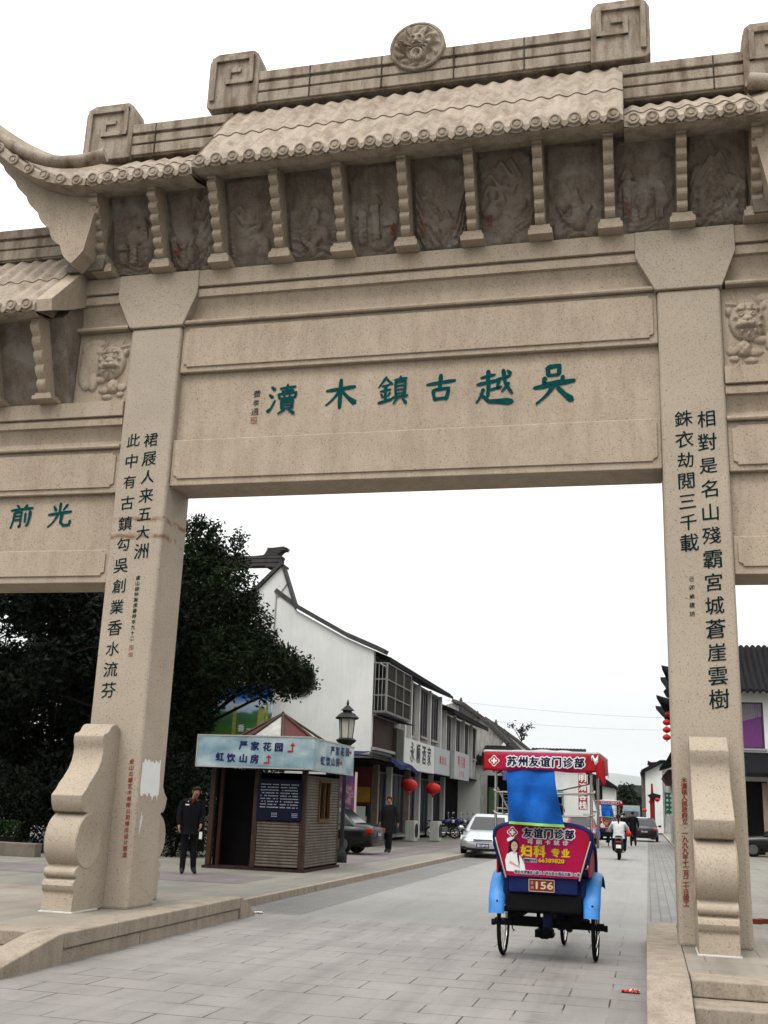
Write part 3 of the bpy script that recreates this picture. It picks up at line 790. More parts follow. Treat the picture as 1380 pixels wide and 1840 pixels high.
# medallion
mc = (GX - .02, 12.735, 12.185); mr = .405
m = MB(); m.lathe([(mr, .14), (mr, .0), (mr - .015, -.015), (mr - .04, -.018), (mr - .055, -.005), (.001, -.005)], mc, 48, 'y')
mo = m.build('medallion', GRANW, RU, smooth=35)
def dragon(u, v):
    x, z = (u - .5) * 2, (v - .5) * 2; r = math.hypot(x, z)
    if r > .98: return 0
    a = math.atan2(z, x)
    h = .012 * (1 + math.sin(a * 12 + r * 9 + 2 * noise.noise(Vector((x * 3, z * 3, 4)))))
    h = max(h, ell(x, z, 0, .22, .34, .30, .07), ell(x, z, 0, -.02, .26, .14, .075))
    h += ell(x, z, -.14, .28, .07, .06, .03) + ell(x, z, .14, .28, .07, .06, .03) + ell(x, z, 0, .08, .1, .08, .03)
    h -= ell(x, z, 0, -.04, .2, .03, .03)
    d = abs(r - .62 - .1 * math.sin(3 * a)); 
    if z < .25 and d < .13: h = max(h, .05 * (1 - (d / .13) ** 2) ** .5 + .01 * math.sin(a * 40))
    d = abs(math.hypot(x, z + .42) - .2)
    if d < .08: h = max(h, .045 * (1 - (d / .08) ** 2) ** .5)
    for s in (-1, 1):
        dx = abs(x * s - .25 - .5 * (z - .4)); 
        if z > .35 and dx < .05: h = max(h, .04)
    return h * min(1, (.98 - r) * 12)
b = MB()
def _dr(u, v):
    a = 2 * PI * u; r = max(.002, v); x, z = r * math.cos(a), r * math.sin(a)
    return (mc[0] + x * .347, mc[1] - .007 - 1.25 * dragon(.5 + x / 2 * .97, .5 + z / 2 * .97), mc[2] + z * .347)
b.grid(_dr, 120, 40); b.build('dragon_relief', GRANW, mo, smooth=50, recalc=False)

# ---- upswept corners of the main roof, and their scalloped wings
def corner(s):
    X = (lambda x: x) if s < 0 else mir
    path = []
    for k in range(13):
        t = k / 12
        x = -7.36 - 2.3 * t; path.append((x, 11.70 - .10 * t, 9.83 + .02 * t + 1.75 * t ** 2.1))
    b = MB(); rings = []
    for k, (x, y, z) in enumerate(path):
        t = k / 12; w = 1.15 * (1 - t) + .16
        rings.append([(X(x), y - .012, z - .085), (X(x), y, z + .03), (X(x), y + w * .5, z + .06 + .30 * (1 - t)), (X(x), y + w, z + .10 + (1.05) * (1 - t)), (X(x), y + w, z - .05 + .1 * (1 - t)), (X(x), y + .15, z - .10)])
    b.loft(rings)
    o = b.build('upturned_corner', GRANT, GATE, smooth=40)
    # tile ends along the sweep
    d = MB()
    for k in range(8):
        t = (k + .5) / 9.0
        x = -7.36 - 2.3 * t; z = 9.83 + .02 * t + 1.75 * t ** 2.1
        d.lathe([(.001, .03), (.08, .03), (.084, 0), (.074, -.014), (.060, -.014), (.054, -.002), (.036, -.002), (.032, -.014), (.001, -.014)], (X(x), 11.68 - .10 * t, z + .0), 16, 'y')
    d.build('eave_tile', GRANT, o, smooth=35)
    hb = MB()
    hp = [(X(-7.30 - 2.5 * t), 11.78 - .10 * t + .25 * (1 - t), 9.83 + .16 + .45 * (1 - t) * (1 - t) + 1.8 * t ** 2.1) for t in [k / 12 for k in range(13)]]
    hb.tube(hp, [.10 - .03 * k / 12 for k in range(13)], 10)
    hb.build('hip_ridge', GRANW, o, smooth=50)
    # scalloped wing below
    wp = []; A = Vector((-7.60, 8.72)); B = Vector((-9.66, 11.30)); n = 9
    for k in range(n):
        for j in range(5):
            t = (k + j / 5) / n; q = A.lerp(B, t); q += Vector((-.10, -.10)) * 0
            bow = -.06 * math.sin(PI * t)
            pr_ = Vector((-.757, -.653)); q = q + pr_ * (.045 * math.sin(PI * j / 5) + bow)
            wp.append((X(q.x), q.y))
    wp += [(X(-9.66), 11.60), (X(-9.3), 11.05), (X(-8.9), 10.55), (X(-8.5), 10.22), (X(-8.1), 9.98), (X(-7.75), 9.85), (X(-7.30), 9.78), (X(-7.30), 9.70), (X(-7.44), 8.9), (X(-7.6), 8.72)]
    w = MB(); w.prism(wp, 'y', 11.98, 12.30)
    wo_ = w.build('corner_wing', GRAN, GATE, smooth=30)
    cw = MB(); cw.prism([(X(-7.86), 8.77), (X(-7.3), 8.77), (X(-7.2), 9.9), (X(-7.86), 10.0)], 'y', 12.30, 13.2)
    cw.build('corner_block', GRAND, GATE)
corner(-1); corner(1)

# ---- roofs of the side bays
for s in (-1, 1):
    X = (lambda x: x) if s < 0 else mir
    x0, x1 = sorted((X(-11.9), X(-7.90)))
    roof('side_roof', x0, x1, 11.70, 7.98, 12.84, 9.32, soffit_z=8.12)
    ridge('side_ridge', x0, x1, 9.32, 9.82, [])
    # closing return against the main block
    c = MB(); xa, xb = sorted((X(-7.90), X(-7.66)))
    pts = [(11.75, 7.90), (11.72, 8.06), (12.2, 8.6), (12.60, 9.0), (12.60, 6.86), (12.40, 6.86), (12.30, 7.2), (12.15, 7.55), (11.95, 7.78)]
    c.prism([(11.75, 7.90), (11.72, 8.06), (12.2, 8.58), (12.60, 9.0), (12.60, 8.35), (12.2, 8.12)], 'x', xa, xb); c.build('roof_return', GRAN, GATE, smooth=30)
    b = MB(); xa_, xb_ = sorted((X(-11.9), X(-7.725))); b.prism([(12.60, 6.87), (12.17, 7.99), (12.40, 8.3), (12.62, 8.9), (13.2, 9.3), (13.2, 6.87)], 'x', xa_, xb_); b.build('frieze_wall', GRAND, GATE)
    for k in range(4):
        x = X(-8.02 - .8 * k)
        bb = MB(); y0, z0, yo, zt = 12.36, 6.96, 11.95, 7.86; n = 5; pts = [(12.72, z0)]
        dx, dz = (yo - y0) / n, (zt - z0) / n
        for q in range(n):
            for j in range(6):
                t = j / 5; pts.append((y0 + dx * (q + t) - .052 * math.sin(PI * t), z0 + dz * (q + t * .98)))
        pts = [(12.60, z0)] + pts[1:] + [(yo, zt + .1), (yo + .26, zt + .1)]
        bb.prism(pts, 'x', x - .065, x + .065); o = bb.build('roof_bracket', GRAN, GATE, smooth=32)
        f = MB(); f.box(x - .15, x + .15, 12.32, 12.71, 6.862, 6.92); f.box(x - .12, x + .12, 12.34, 12.71, 6.92, 6.96); f.build('bracket_foot', GRAN, o, bevel=.006)
HAZE = .000045
# ================================================================== BUILDINGS ON THE LEFT
def tiled_slope(b, x0, x1, y0, y1, z0, z1, axis, pitch=.26, amp=.05, thick=.12, mi=0):
    """tile rows running up the slope. axis 'x': slope climbs along -x from x1(low) to x0(high), rows repeat along y; axis 'y': climbs from y0 to y1, rows repeat along x"""
    if axis == 'x':
        n = max(2, int(abs(y1 - y0) / pitch)); nu = n * 6
        def f(u, v):
            w = amp * abs(math.sin(PI * u * n)); sag = -.25 * math.sin(PI * v) * abs(z1 - z0) * .18
            return (x1 + (x0 - x1) * v, y0 + (y1 - y0) * u, z0 + (z1 - z0) * v + w + sag)
    else:
        n = max(2, int(abs(x1 - x0) / pitch)); nu = n * 6
        def f(u, v):
            w = amp * abs(math.sin(PI * u * n)); sag = -.25 * math.sin(PI * v) * abs(z1 - z0) * .18
            return (x0 + (x1 - x0) * u, y0 + (y1 - y0) * v, z0 + (z1 - z0) * v + w + sag)
    b.grid(f, nu, 8, mi)
    b.grid(lambda u, v: tuple(a - (thick if i == 2 else 0) for i, a in enumerate(f(u, v))), nu, 8, mi)
    b.grid(lambda u, v: (lambda p: (p[0], p[1], p[2] - thick * v))(f(u, 0)), nu, 1, mi)
    b.grid(lambda u, v: (lambda p: (p[0], p[1], p[2] - thick * v))(f(u, 1)), nu, 1, mi)
    for e in (0, 1): b.grid(lambda u, v, e=e: (lambda p: (p[0], p[1], p[2] - thick * v))(f(e, u)), 8, 1, mi)
def band(b, pts, w, y0, y1, up=1):
    """a coping that follows the polyline pts (x,z) with thickness w, from y0 to y1"""
    n = len(pts); out = []
    for i in range(n):
        a, c = Vector(pts[max(i - 1, 0)]), Vector(pts[min(i + 1, n - 1)]); d = (c - a).normalized()
        q = Vector((-d.y, d.x)) * (w if -d.y * 0 + d.x >= 0 else -w); out.append((pts[i][0] + q.x, pts[i][1] + q.y))
    b.prism(list(pts) + out[::-1], 'y', y0, y1)
def window(parent, face, a0, a1, z0, z1, pos, frame_m, glass_m=None, d=.06, nbars=1, name='window'):
    """window in a wall; face 'x' = wall plane x=pos looking +x, 'y' = wall plane y=pos looking -y"""
    f = MB(); t = .07
    def bx(b, p0, p1, q0, q1, n0, n1):
        if face == 'x': b.box(pos + n0, pos + n1, p0, p1, q0, q1)
        else: b.box(p0, p1, pos - n1, pos - n0, q0, q1)
    bx(f, a0, a0 + t, z0, z1, -.02, d); bx(f, a1 - t, a1, z0, z1, -.02, d); bx(f, a0 + t, a1 - t, z1 - t, z1, -.02, d); bx(f, a0 + t, a1 - t, z0, z0 + t, -.02, d)
    for k in range(nbars):
        c = a0 + (a1 - a0) * (k + 1) / (nbars + 1); bx(f, c - .025, c + .025, z0 + t, z1 - t, -.01, d - .015)
    o = f.build(name, frame_m, parent)
    g_ = MB(); bx(g_, a0 + .03, a1 - .03, z0 + .03, z1 - .03, -.03, .012); g_.build('pane', glass_m or GLASSD, o)
    s_ = MB(); bx(s_, a0 - .08, a1 + .08, z0 - .09, z0 - .004, -.01, d + .09); s_.build('sill', M('grey cement sill', (.34, .33, .31), .85, .15, 4), o)
    return o

GY = 39.5; FX = -10.0
H1 = thing('gable_house', 'large white gable house with octagonal window and caged upstairs window behind the kiosk', 'house', (-12, GY, 0))
prof = [(-13.93, 10.78), (-13.28, 8.98), (-12.41, 8.51), (-11.18, 7.85), (-10.0, 7.36)]
b = MB(); b.prism([(-22, .1), (FX, .1 + 3.2), (FX, 7.30), (-11.18, 7.80), (-12.41, 8.44), (-13.28, 8.90), (-13.60, 9.55), (-13.93, 10.65), (-14.85, 9.72), (-17.5, 7.6), (-22, 7.3)][0:1] + [(-11.45, .1), (-11.45, 3.3), (FX, 3.3), (FX, 7.30), (-11.18, 7.80), (-12.41, 8.44), (-13.28, 8.90), (-13.93, 10.65), (-14.85, 9.72), (-17.5, 7.8), (-22, 7.3)], 'y', GY, GY + .3)
b.build('gable_wall', PLASTER, H1)
b = MB(); band(b, prof[1:] + [(-9.58, 7.17)], .16, GY - .16, GY + .4); band(b, [(-14.18, 9.62), (-13.27, 8.99)], .17, GY - .05, GY + .1)
b.build('verge_tiles', TILE2, H1)
b = MB(); band(b, [(-13.95, 10.72), (-13.30, 9.0)], .09, GY - .10, GY + .3); band(b, [(-17.2, 8.0), (-14.9, 9.70), (-13.9, 10.72)], .13, GY - .12, GY + .4)
b.build('verge_tiles', TILE2, H1)
b = MB(); RP_ = [(-9.42, 7.05), (-11.18, 7.76), (-12.41, 8.40), (-13.3, 8.88), (-17, 7.4)]; b.prism(RP_ + [(p[0], p[1] - .14) for p in RP_[::-1]], 'y', GY + .3, 53.9)
for k in range(36): b.tube([(-9.42, GY + .45 + k * .375, 7.03), (-11.18, GY + .45 + k * .375, 7.74)], .06, 6)
b.build('roof', TILE, H1)
b = MB()
for k, (a, c) in enumerate(((10.70, 10.82), (10.84, 10.98), (11.0, 11.1))): b.box(-17, -14.05 + .03 * k, GY + .02 - .02 * k, GY + .5, a, c)
b.prism([(-15.2, 11.1), (-14.75, 11.14), (-14.5, 11.42), (-13.9, 11.48), (-13.86, 11.38), (-14.0, 11.30), (-14.2, 11.1)], 'y', GY, GY + .45)
for k in range(5): b.box(-14.7 + .02 * k, -13.9 + .03 * k - (.25 if k < 3 else 0), GY - .012, GY + .46, 11.12 + k * .07, 11.15 + k * .07)
b.box(-14.6, -13.8, GY - .1, GY + .5, 10.62, 10.70)
b.build('ridge_ornament', TILE2, H1)
b = MB(); q = at(497, 1064, GY - .03); b.tube([(q.x, GY - .03, q.z), (q.x, GY - .03, 4.6)], .022, 6); b.tube([(q.x + .45, GY - .03, 10.0), (q.x + .05, GY - .03, 9.4)], .018, 6); b.build('conduit', M('grey conduit', (.30, .30, .29), .7, .1), H1)
b = MB(); b.box(FX - .25, FX, GY + .31, 44.6, 3.3, 6.95)
b.box(FX - .25, FX, 44.6, 46.2, 3.3, 6.95); b.box(FX - .25, FX, 47.4, 54, 3.3, 6.95); b.box(FX - .25, FX, 46.2, 47.4, 3.3, 4.55); b.box(FX - .25, FX, 46.2, 47.4, 6.9, 6.95)
b.build('street_wall', PLASTER2, H1)
# octagonal window
oc = at(540, 1222, GY - .02); r0 = .64
def octa(r, k=8): return [(oc.x + r * math.cos(PI / 8 + i * PI / 4), oc.z + r * math.sin(PI / 8 + i * PI / 4)) for i in range(k)]
b = MB(); o1, o2 = octa(r0), octa(r0 - .09)
for i in range(8):
    j = (i + 1) % 8; b.prism([o1[i], o1[j], o2[j], o2[i]], 'y', GY - .07, GY + .02)
ow = b.build('octagonal_window', TILE2, H1)
b = MB(); b.prism(octa(r0 - .08), 'y', GY - .012, GY + .01); b.build('pane', GLASSD, ow)
b = MB()
for k in (-.2, .2): b.box(oc.x + k - .02, oc.x + k + .02, GY - .03, GY - .015, oc.z - .52, oc.z + .52); b.box(oc.x - .52, oc.x + .52, GY - .034, GY - .018, oc.z + k - .02, oc.z + k + .02)
b.build('lattice', BLACK, ow)
# caged projecting window with its reed blind
cg = MB(); x0, x1, y0, y1, z0, z1 = -9.99, -9.46, 39.55, 43.9, 5.02, 6.84
for z in (z0, z0 + .6, z0 + 1.2, z1): cg.box(x0, x1 + .02, y0 - .02, y0 + .02, z - .02, z + .02); cg.box(x1 - .02, x1 + .02, y0, y1, z - .02, z + .02)
for k in range(4): cg.box(x1 - .022, x1 + .022, y0 + (y1 - y0) * k / 3 - .025, y0 + (y1 - y0) * k / 3 + .025, z0, z1)
for k in range(4): cg.box(x0 + .05 + k * .14, x0 + .075 + k * .14, y0 - .012, y0 + .012, z0, z1)
cg.box(x0, x1, y0, y1, z0 - .06, z0 - .022)
cage = cg.build('window_cage', M('pale cage bars', (.24, .235, .22), .6, .1, 5), H1)
b = MB(); b.box(x1 - .05, x1 - .026, y0 + .05, y1 - .03, z0 + .02, z1 - .02)
b.build('reed_blind', M('grey reed blind', (.035, .032, .028), .9, .25, 3, spec=.05, bump=.4, bscale=9), cage)
b = MB(); b.box(x0 + .012, x0 + .04, y0 + .06, y1 - .05, z0, z1); b.build('dark_glass', GLASSD, cage)
b = MB()
for k in range(9): b.tube([(x0 + .1, y0 + .3 + k * .45, z0 - .12), (x1 + .25, y0 + .3 + k * .45, z0 - .22)], .025, 6)
b.build('bracket_rod', BLKMET, cage)
b = MB(); b.box(FX + .003, FX + .045, 39.75, 43.2, 3.72, 4.86); b.build('plank_panel', DARKWOOD, H1)
b = MB(); b.box(FX + .003, FX + .16, 39.6, 43.4, 3.60, 3.70); b.box(FX + .003, FX + .1, 39.6, 43.9, 4.87, 4.95); b.build('ledge', M('grey cement sill', (.34, .33, .31), .85, .15, 4), H1)
window(H1, 'x', 46.2, 47.4, 4.62, 6.85, FX - .12, M('grey window frame', (.10, .098, .09), .7, .15, 4))
for y in (44.7, 45.9, 47.6, 50.2, 52.9):
    b = MB(); b.box(FX + .003, FX + .16, y, y + .16, 3.4, 6.93); b.build('pilaster', M('pale pilaster', (.66, .65, .62), .8, .08, 2, streak=.2), H1)
window(H1, 'x', 48.3, 49.9, 4.7, 6.8, FX + .002, M('grey window frame', (.10, .098, .09), .7, .15, 4), nbars=2)
window(H1, 'x', 50.8, 52.6, 4.7, 6.8, FX + .002, M('grey window frame', (.10, .098, .09), .7, .15, 4), nbars=2)
# recessed ground floor
GFX = -11.15
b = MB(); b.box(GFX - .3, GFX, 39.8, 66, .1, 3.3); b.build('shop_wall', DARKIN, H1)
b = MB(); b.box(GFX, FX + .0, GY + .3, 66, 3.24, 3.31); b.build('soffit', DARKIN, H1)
for k, (y, w, m) in enumerate(((40.3, .28, 'pale'), (44.6, .2, 'tan'), (47.0, .25, 'pale'), (50.8, .25, 'tan'), (53.2, .3, 'pale'), (56.6, .25, 'pale'), (60, .3, 'pale'))):
    b = MB(); b.box(GFX + .002, GFX + .25, y, y + w, .1, 3.24); b.build('shop_post', M('pale pilaster', (.66, .65, .62), .8, .08, 2) if m == 'pale' else M('tan post', (.32, .24, .18), .7, .2, 3), H1)
for k, (y0, y1) in enumerate(((41.0, 44.4), (45.2, 46.9), (47.6, 50.6), (51.3, 53.0), (54, 56.4), (57.2, 59.8))):
    window(H1, 'x', y0, y1, .35, 3.0, GFX, M('blue grey shop frame', (.10, .12, .17), .5, .1, 4), nbars=1 if k % 2 else 2, name='shop_window')

def sign_board(label, cat, x, y0, y1, z0, z1, m, items, d=.22, wx=.5, frame=None):
    T = thing('shop_sign', label, cat, (x, (y0 + y1) / 2, z0))
    b = MB(); b.box(x, x + d, y0, y1, z0, z1); b.build('board', m, T, bevel=.01)
    b = MB()
    for s, yc, zc, size, mt, fit in items:
        b = MB(); n = len(s); step = fit / n
        for i, ch in enumerate(s):
            put(b, ch, (x + d + .004, yc + (i - (n - 1) / 2) * step, zc), size, (0, 1, 0), ZA, wx=min(1.0, step / size * .95), emb=.03)
        b.build('lettering', mt, T, recalc=False)
    return T
sign_board('long white sign board lettered in black over the shop with red lanterns', 'sign', FX + .02, 44.3, 51.0, 3.12, 4.38, M('off white sign board', (.66, .66, .63), .6, .05, 2, streak=.12),
           [('永顺酒家', 47.8, 3.86, .92, M('sign black', (.02, .02, .025), .6, 0), 5.0), ('订座电话', 46.6, 3.28, .13, M('faint grey print', (.45, .44, .43), .7, .1), 1.9)])
b = MB(); b.box(FX + .01, FX + .2, 43.0, 44.28, 3.15, 4.65); tag(b.build('dark_panel', M('greenish dark panel', (.06, .06, .045), .8, .3, 3), loc=(FX, 43.5, 3)), 'dark weathered panel at the near end of the white sign board', 'panel')
sign_board('pale grey shop sign with one line of red lettering beside the white sign', 'sign', FX + .02, 51.1, 55.2, 3.16, 4.40, M('grey sign board', (.42, .43, .44), .55, .05, 2),
           [('烟酒店', 53.2, 3.85, .42, M('sign red', (.45, .02, .03), .5, .05), 2.0)])
sign_board('grey angled shop sign with two lines of red lettering at the far end', 'sign', FX + .22, 55.4, 60.2, 3.06, 4.46, M('grey sign board', (.42, .43, .44), .55, .05, 2),
           [('明月楼', 57.6, 3.98, .62, M('sign red', (.45, .02, .03), .5, .05), 2.6), ('土产店', 57.6, 3.36, .34, M('sign red', (.45, .02, .03), .5, .05), 1.8)])
# second house of the row
H2 = thing('row_house', 'grey two storey shop house with pale window strips next to the white gable house', 'house', (-12, 60, 0))
b = MB(); b.box(FX - .3, FX - .02, 54.02, 65.8, 3.32, 6.3); b.build('street_wall', PLASTER2, H2)
b = MB(); RP_ = [(-9.35, 6.36), (-12.0, 7.4), (-14.5, 8.2)]; b.prism(RP_ + [(p[0], p[1] - .16) for p in RP_[::-1]], 'y', 54.0, 66.2)
for k in range(27): b.tube([(-9.35, 54.2 + k * .45, 6.36), (-12.0, 54.2 + k * .45, 7.38)], .07, 6)
b.build('roof', TILE, H2)
for k in range(4):
    y = 54.5 + k * 2.85
    window(H2, 'x', y + .5, y + 1.9, 4.45, 6.2, FX - .015, M('grey window frame', (.10, .098, .09), .7, .15, 4))
    b = MB(); b.box(FX - .015, FX + .14, y, y + .18, 3.4, 6.4); b.build('pilaster', M('pale pilaster', (.66, .65, .62), .8, .08, 2), H2)
# yard wall with tiled coping and a shop opening
c0, c1 = at(842, 1380, 66), at(910, 1380, 66)
YW = thing('yard_wall', 'white yard wall with dark tiled coping beyond the grey signs', 'wall', (c0.x, 66, 0))
b = MB(); b.box(-11.6, at(862, 1400, 66).x, 66, 66.3, .1, 4.2); b.box(at(862, 1400, 66).x, -6.7, 66, 66.3, 3.6, 4.2); b.build('wall', PLASTER, YW)
b = MB(); b.prism([(65.6, 4.18), (66.15, 4.75), (66.7, 4.18)], 'x', -11.6, at(876, 1360, 66).x + .2)
for k in range(14):
    b.tube([(-11.5 + k * .26, 65.58, 4.2), (-11.5 + k * .26, 66.15, 4.8)], .06, 6)
b.build('coping', TILE, YW)
b = MB(); b.box(-9.4, -6.7, 66.32, 66.6, .1, 3.6); b.build('dark_opening', DARKIN, YW)
b = MB()
for k in range(11): b.box(-8.5, -7.6, 66.26, 66.3, .7 + k * .2, .735 + k * .2)
b.build('grille', M('pale grille', (.25, .25, .24), .6, .1), YW)
b = MB(); b.box(-9.3, -8.7, 66.25, 66.3, .7, 2.9); b.build('green_poster', M('pale green poster', (.10, .16, .08), .6, .3, 3), YW)
sign_board('small blue shop sign above the shuttered shop behind the pedicab', 'sign', -8.25, 64.6, 67.4, 3.3, 4.5, M('blue sign board', (.10, .14, .42), .5, .1, 2), [('茶庄', 66.0, 3.95, .6, M('sign red', (.45, .02, .03), .5, .05), 1.6)])
# third and fourth house: grey gables with ridge ornaments
def gable_house(name_label, y, pts, xl, wall_m, depth=11, orn=()):
    T = thing('gable_house', name_label, 'house', (at(pts[-1][0], pts[-1][1], y).x, y, 0))
    P = [at(px, py, y) for px, py in pts]; L = [(p.x, p.z) for p in P]
    xr = L[-1][0] - .35
    b = MB(); b.prism([(xl, .1), (xr, .1), (xr, L[-1][1])] + [(p[0], p[1] - .05) for p in L[::-1][1:]] + [(xl, L[0][1] - .3)], 'y', y, y + .3); b.build('gable_wall', wall_m, T)
    b = MB(); band(b, L, .22, y - .22, y + .5); b.build('verge_tiles', TILE2, T)
    b = MB(); n = len(L)
    for i in range(n - 1): b.prism([L[i], L[i + 1], (L[i + 1][0], L[i + 1][1] - .15), (L[i][0], L[i][1] - .15)], 'y', y + .5, y + depth)
    b.build('roof', TILE, T)
    b = MB(); b.box(xr - .2, xr, y + .3, y + depth, .1, L[-1][1] - .1); b.build('street_wall', PLASTER2, T)
    for (a, c) in orn:
        q0, q1 = at(*a, y), at(*c, y); b = MB()
        b.prism([(q0.x - .1, q0.z - .75), (q0.x - .1, q0.z), (q0.x, q0.z + .32), (q0.x + .12, q0.z - .12), (q1.x, q1.z - .05), (q1.x + .08, q1.z + .2), (q1.x + .15, q1.z - .7)], 'y', y - .15, y + .4)
        b.build('ridge_ornament', TILE2, T)
    return T
gable_house('grey weathered gable house with long sloping verge beyond the row of signs', 69, [(812, 1262), (832, 1268), (870, 1296), (905, 1330), (910, 1338)], -13, PLASTER3, orn=[((828, 1262), (856, 1283))])
gable_house('white gable house with sloping dark verge rising behind the pedicab canopy', 84, [(870, 1292), (900, 1312), (925, 1330), (950, 1350), (956, 1358)], -14, PLASTER, orn=[((891, 1300), (905, 1314))])
b = MB(); q0, q1 = at(868, 1352, 68), at(908, 1346, 68); b.prism([(67.4, q0.z - .1), (67.4, q0.z - .25), (69, q0.z - .1), (69, q0.z + .5)], 'x', q0.x, q1.x + .3)
tag(b.build('canopy_roof', TILE, loc=(q0.x, 68, q0.z)), 'low dark tiled canopy over the shop between white yard wall and grey gable', 'canopy')
# house that faces us across the bend, mostly behind the pedicab
H5 = thing('street_house', 'low house with dark tiled eave facing the viewer just above the pedicab canopy', 'house', (at(990, 1360, 98).x, 98, 0))
a0, a1 = at(955, 1348, 98), at(1046, 1348, 98)
b = MB(); b.box(a0.x, a1.x, 98, 98.3, .1, a0.z - .5); b.box(a0.x, a1.x, 98.3, 104, .1, .3); b.build('front_wall', PLASTER, H5)
b = MB(); tiled_slope(b, a0.x - .3, a1.x + .2, 97.2, 101, a0.z - .75, a0.z + .35, 'y', pitch=.3); b.build('roof', TILE, H5)
b = MB(); b.box(a0.x + .5, a1.x - 1.8, 97.97, 97.998, .1, 2.9); b.build('dark_shopfront', DARKIN, H5)
b = MB(); b.box(a0.x + .4, a1.x - 1.7, 97.5, 97.99, 2.9, 3.5); b.build('fascia', M('teal fascia', (.18, .33, .30), .6, .1), H5)
H6 = thing('white_house', 'white house with dark eave at the far end of the street on the left', 'house', (at(1090, 1420, 112).x, 112, 0))
a0, a1 = at(1062, 1405, 112), at(1104, 1408, 112)
b = MB(); b.box(a0.x, a1.x, 112, 118, .1, a0.z - .3); b.build('wall', PLASTER, H6)
b = MB(); b.prism([(a0.x - .3, a0.z + .9), (a1.x - 1.2, a0.z + .55), (a1.x + .25, a0.z - .35), (a1.x + .25, a0.z - .6), (a0.x - .3, a0.z - .2)], 'y', 111.5, 119); b.build('roof', TILE, H6)
b = MB(); b.box(a0.x + .2, a0.x + 1.1, 111.95, 111.998, 2.9, 4.6); b.build('window', GLASSD, H6)

# hanging vertical sign
v0 = at(1047, 1420, 72)
VS = thing('hanging_sign', 'tall vertical red and white shop sign seen through the pedicab window', 'sign', (v0.x, 72, v0.z))
zt, zb_ = at(1047, 1390, 72).z, at(1047, 1455, 72).z
b = MB(); b.box(v0.x - .28, v0.x + .28, 72, 72.15, zb_, zt); b.build('board', M('sign red', (.45, .02, .03), .5, .05), VS)
b = MB()
for i, ch in enumerate('明清客栈'):
    zc = zt - (zt - zb_) * (i + .5) / 4; put(b, ch, (v0.x, 71.99, zc), .52, XA, ZA, emb=.04)
b.build('lettering', WHITEP, VS, recalc=False)

# ---- awning, poster, shop interior at the corner
navy = M('navy canvas', (.012, .014, .09), .7, .2, 4)
AW = thing('awning', 'sagging navy canvas awning at the corner of the white house', 'awning', (-10, 40, 3))
b = MB()
def aw(u, v):
    return (-11.3 + 1.0 * v + 0 * u + (u) * 1.2, 38.4 + .5 * v + u * 5.3 * 1.0, 3.42 - .05 * u - .40 * (1 - v) * 0 - .32 * v - .16 * math.sin(PI * u * 2) ** 2 * v)
b.grid(lambda u, v: (-10.02 + .95 * v, 39.0 + 5.0 * u, 3.50 - .18 * v - .14 * math.sin(PI * u * 1.5) ** 2 * v - .2 * u * v), 20, 6)
b.grid(lambda u, v: (-11.35 + 1.4 * u, 39.45 - .95 * v, 3.52 - .10 * v - .10 * math.sin(PI * u) * v), 12, 6)
b.grid(lambda u, v: (-9.07 - .02 * v, 39.0 + 5.0 * u, 3.32 - .14 * math.sin(PI * u * 1.5) ** 2 - .2 * u - .16 * v), 20, 2)
o = b.build('canvas', navy, AW, recalc=False); sm_ = o.modifiers.new('thick', 'SOLIDIFY'); sm_.thickness = .012
b = MB(); b.grid(lambda u, v: (-11.35 + .42 * u + .05 * math.sin(v * 7), 38.5 + .03 * math.sin(u * 18), 3.42 - (.75 + .35 * math.sin(u * 5)) * v), 10, 8)
o = b.build('hanging_flap', navy, AW, recalc=False); sm_ = o.modifiers.new('thick', 'SOLIDIFY'); sm_.thickness = .012
b = MB(); b.tube([(-11.35, 38.5, .12), (-11.35, 38.5, 3.4)], .03, 8); b.tube([(-11.35, 38.5, 3.4), (-9.08, 39.0, 3.3)], .022, 6); b.build('pole', BLKMET, AW)
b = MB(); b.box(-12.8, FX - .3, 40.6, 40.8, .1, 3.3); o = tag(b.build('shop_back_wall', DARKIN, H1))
GC = thing('display_case', 'glass display case with goods in the open shop under the navy awning', 'display case', (-10.75, 40, 0.11))
b = MB(); b.box(-11.2, -10.2, 39.9, 40.5, .11, .9); b.build('cabinet', M('pale cabinet', (.35, .35, .34), .6, .1), GC)
gl = M('display glass', (.30, .34, .34), .1, 0, spec=.6)
b = MB(); b.box(-11.2, -10.2, 39.88, 39.897, .92, 1.55); b.build('glass', gl, GC)
b = MB(); rr = random.Random(3)
for k in range(10): b.box(-11.15 + k * .095, -11.08 + k * .095, 40.0, 40.2, .95, 1.1 + rr.random() * .35)
b.build('goods', M('mixed goods', (.28, .22, .16), .6, .6, 9), GC)
SP = thing('shop_poster', 'yellow and red notice hung inside the corner shop', 'poster', (-10.8, 40.5, 1.8))
b = MB(); b.box(-10.75, -10.2, 40.5, 40.52, 1.7, 2.25); b.build('sheet', M('yellow paper', (.24, .13, .015), .8, .25, 4), SP)
b = MB(); b.box(-10.85, -10.15, 40.53, 40.55, 1.6, 3.0); b.build('red_backing', M('red cloth', (.085, .008, .008), .8, .3, 3), SP)
PO = thing('banner_stand', 'upright pink and purple poster stand between the kiosk and the black car', 'banner', (atz(626, 1545, .11).x, 36.6, .11))
m, t, bb, co = newmat('purple pink print')
cs = _ramp(t, _noise(t, co, 2.4, 4, .6), [(.30, (.012, .008, .05)), (.44, (.06, .02, .13)), (.52, (.16, .02, .05)), (.60, (.28, .18, .24)), (.70, (.12, .01, .015))]); t.links.new(cs, bb.inputs['Base Color'])
p0, p1 = at(612, 1400, 36.6), at(634, 1497, 36.6)
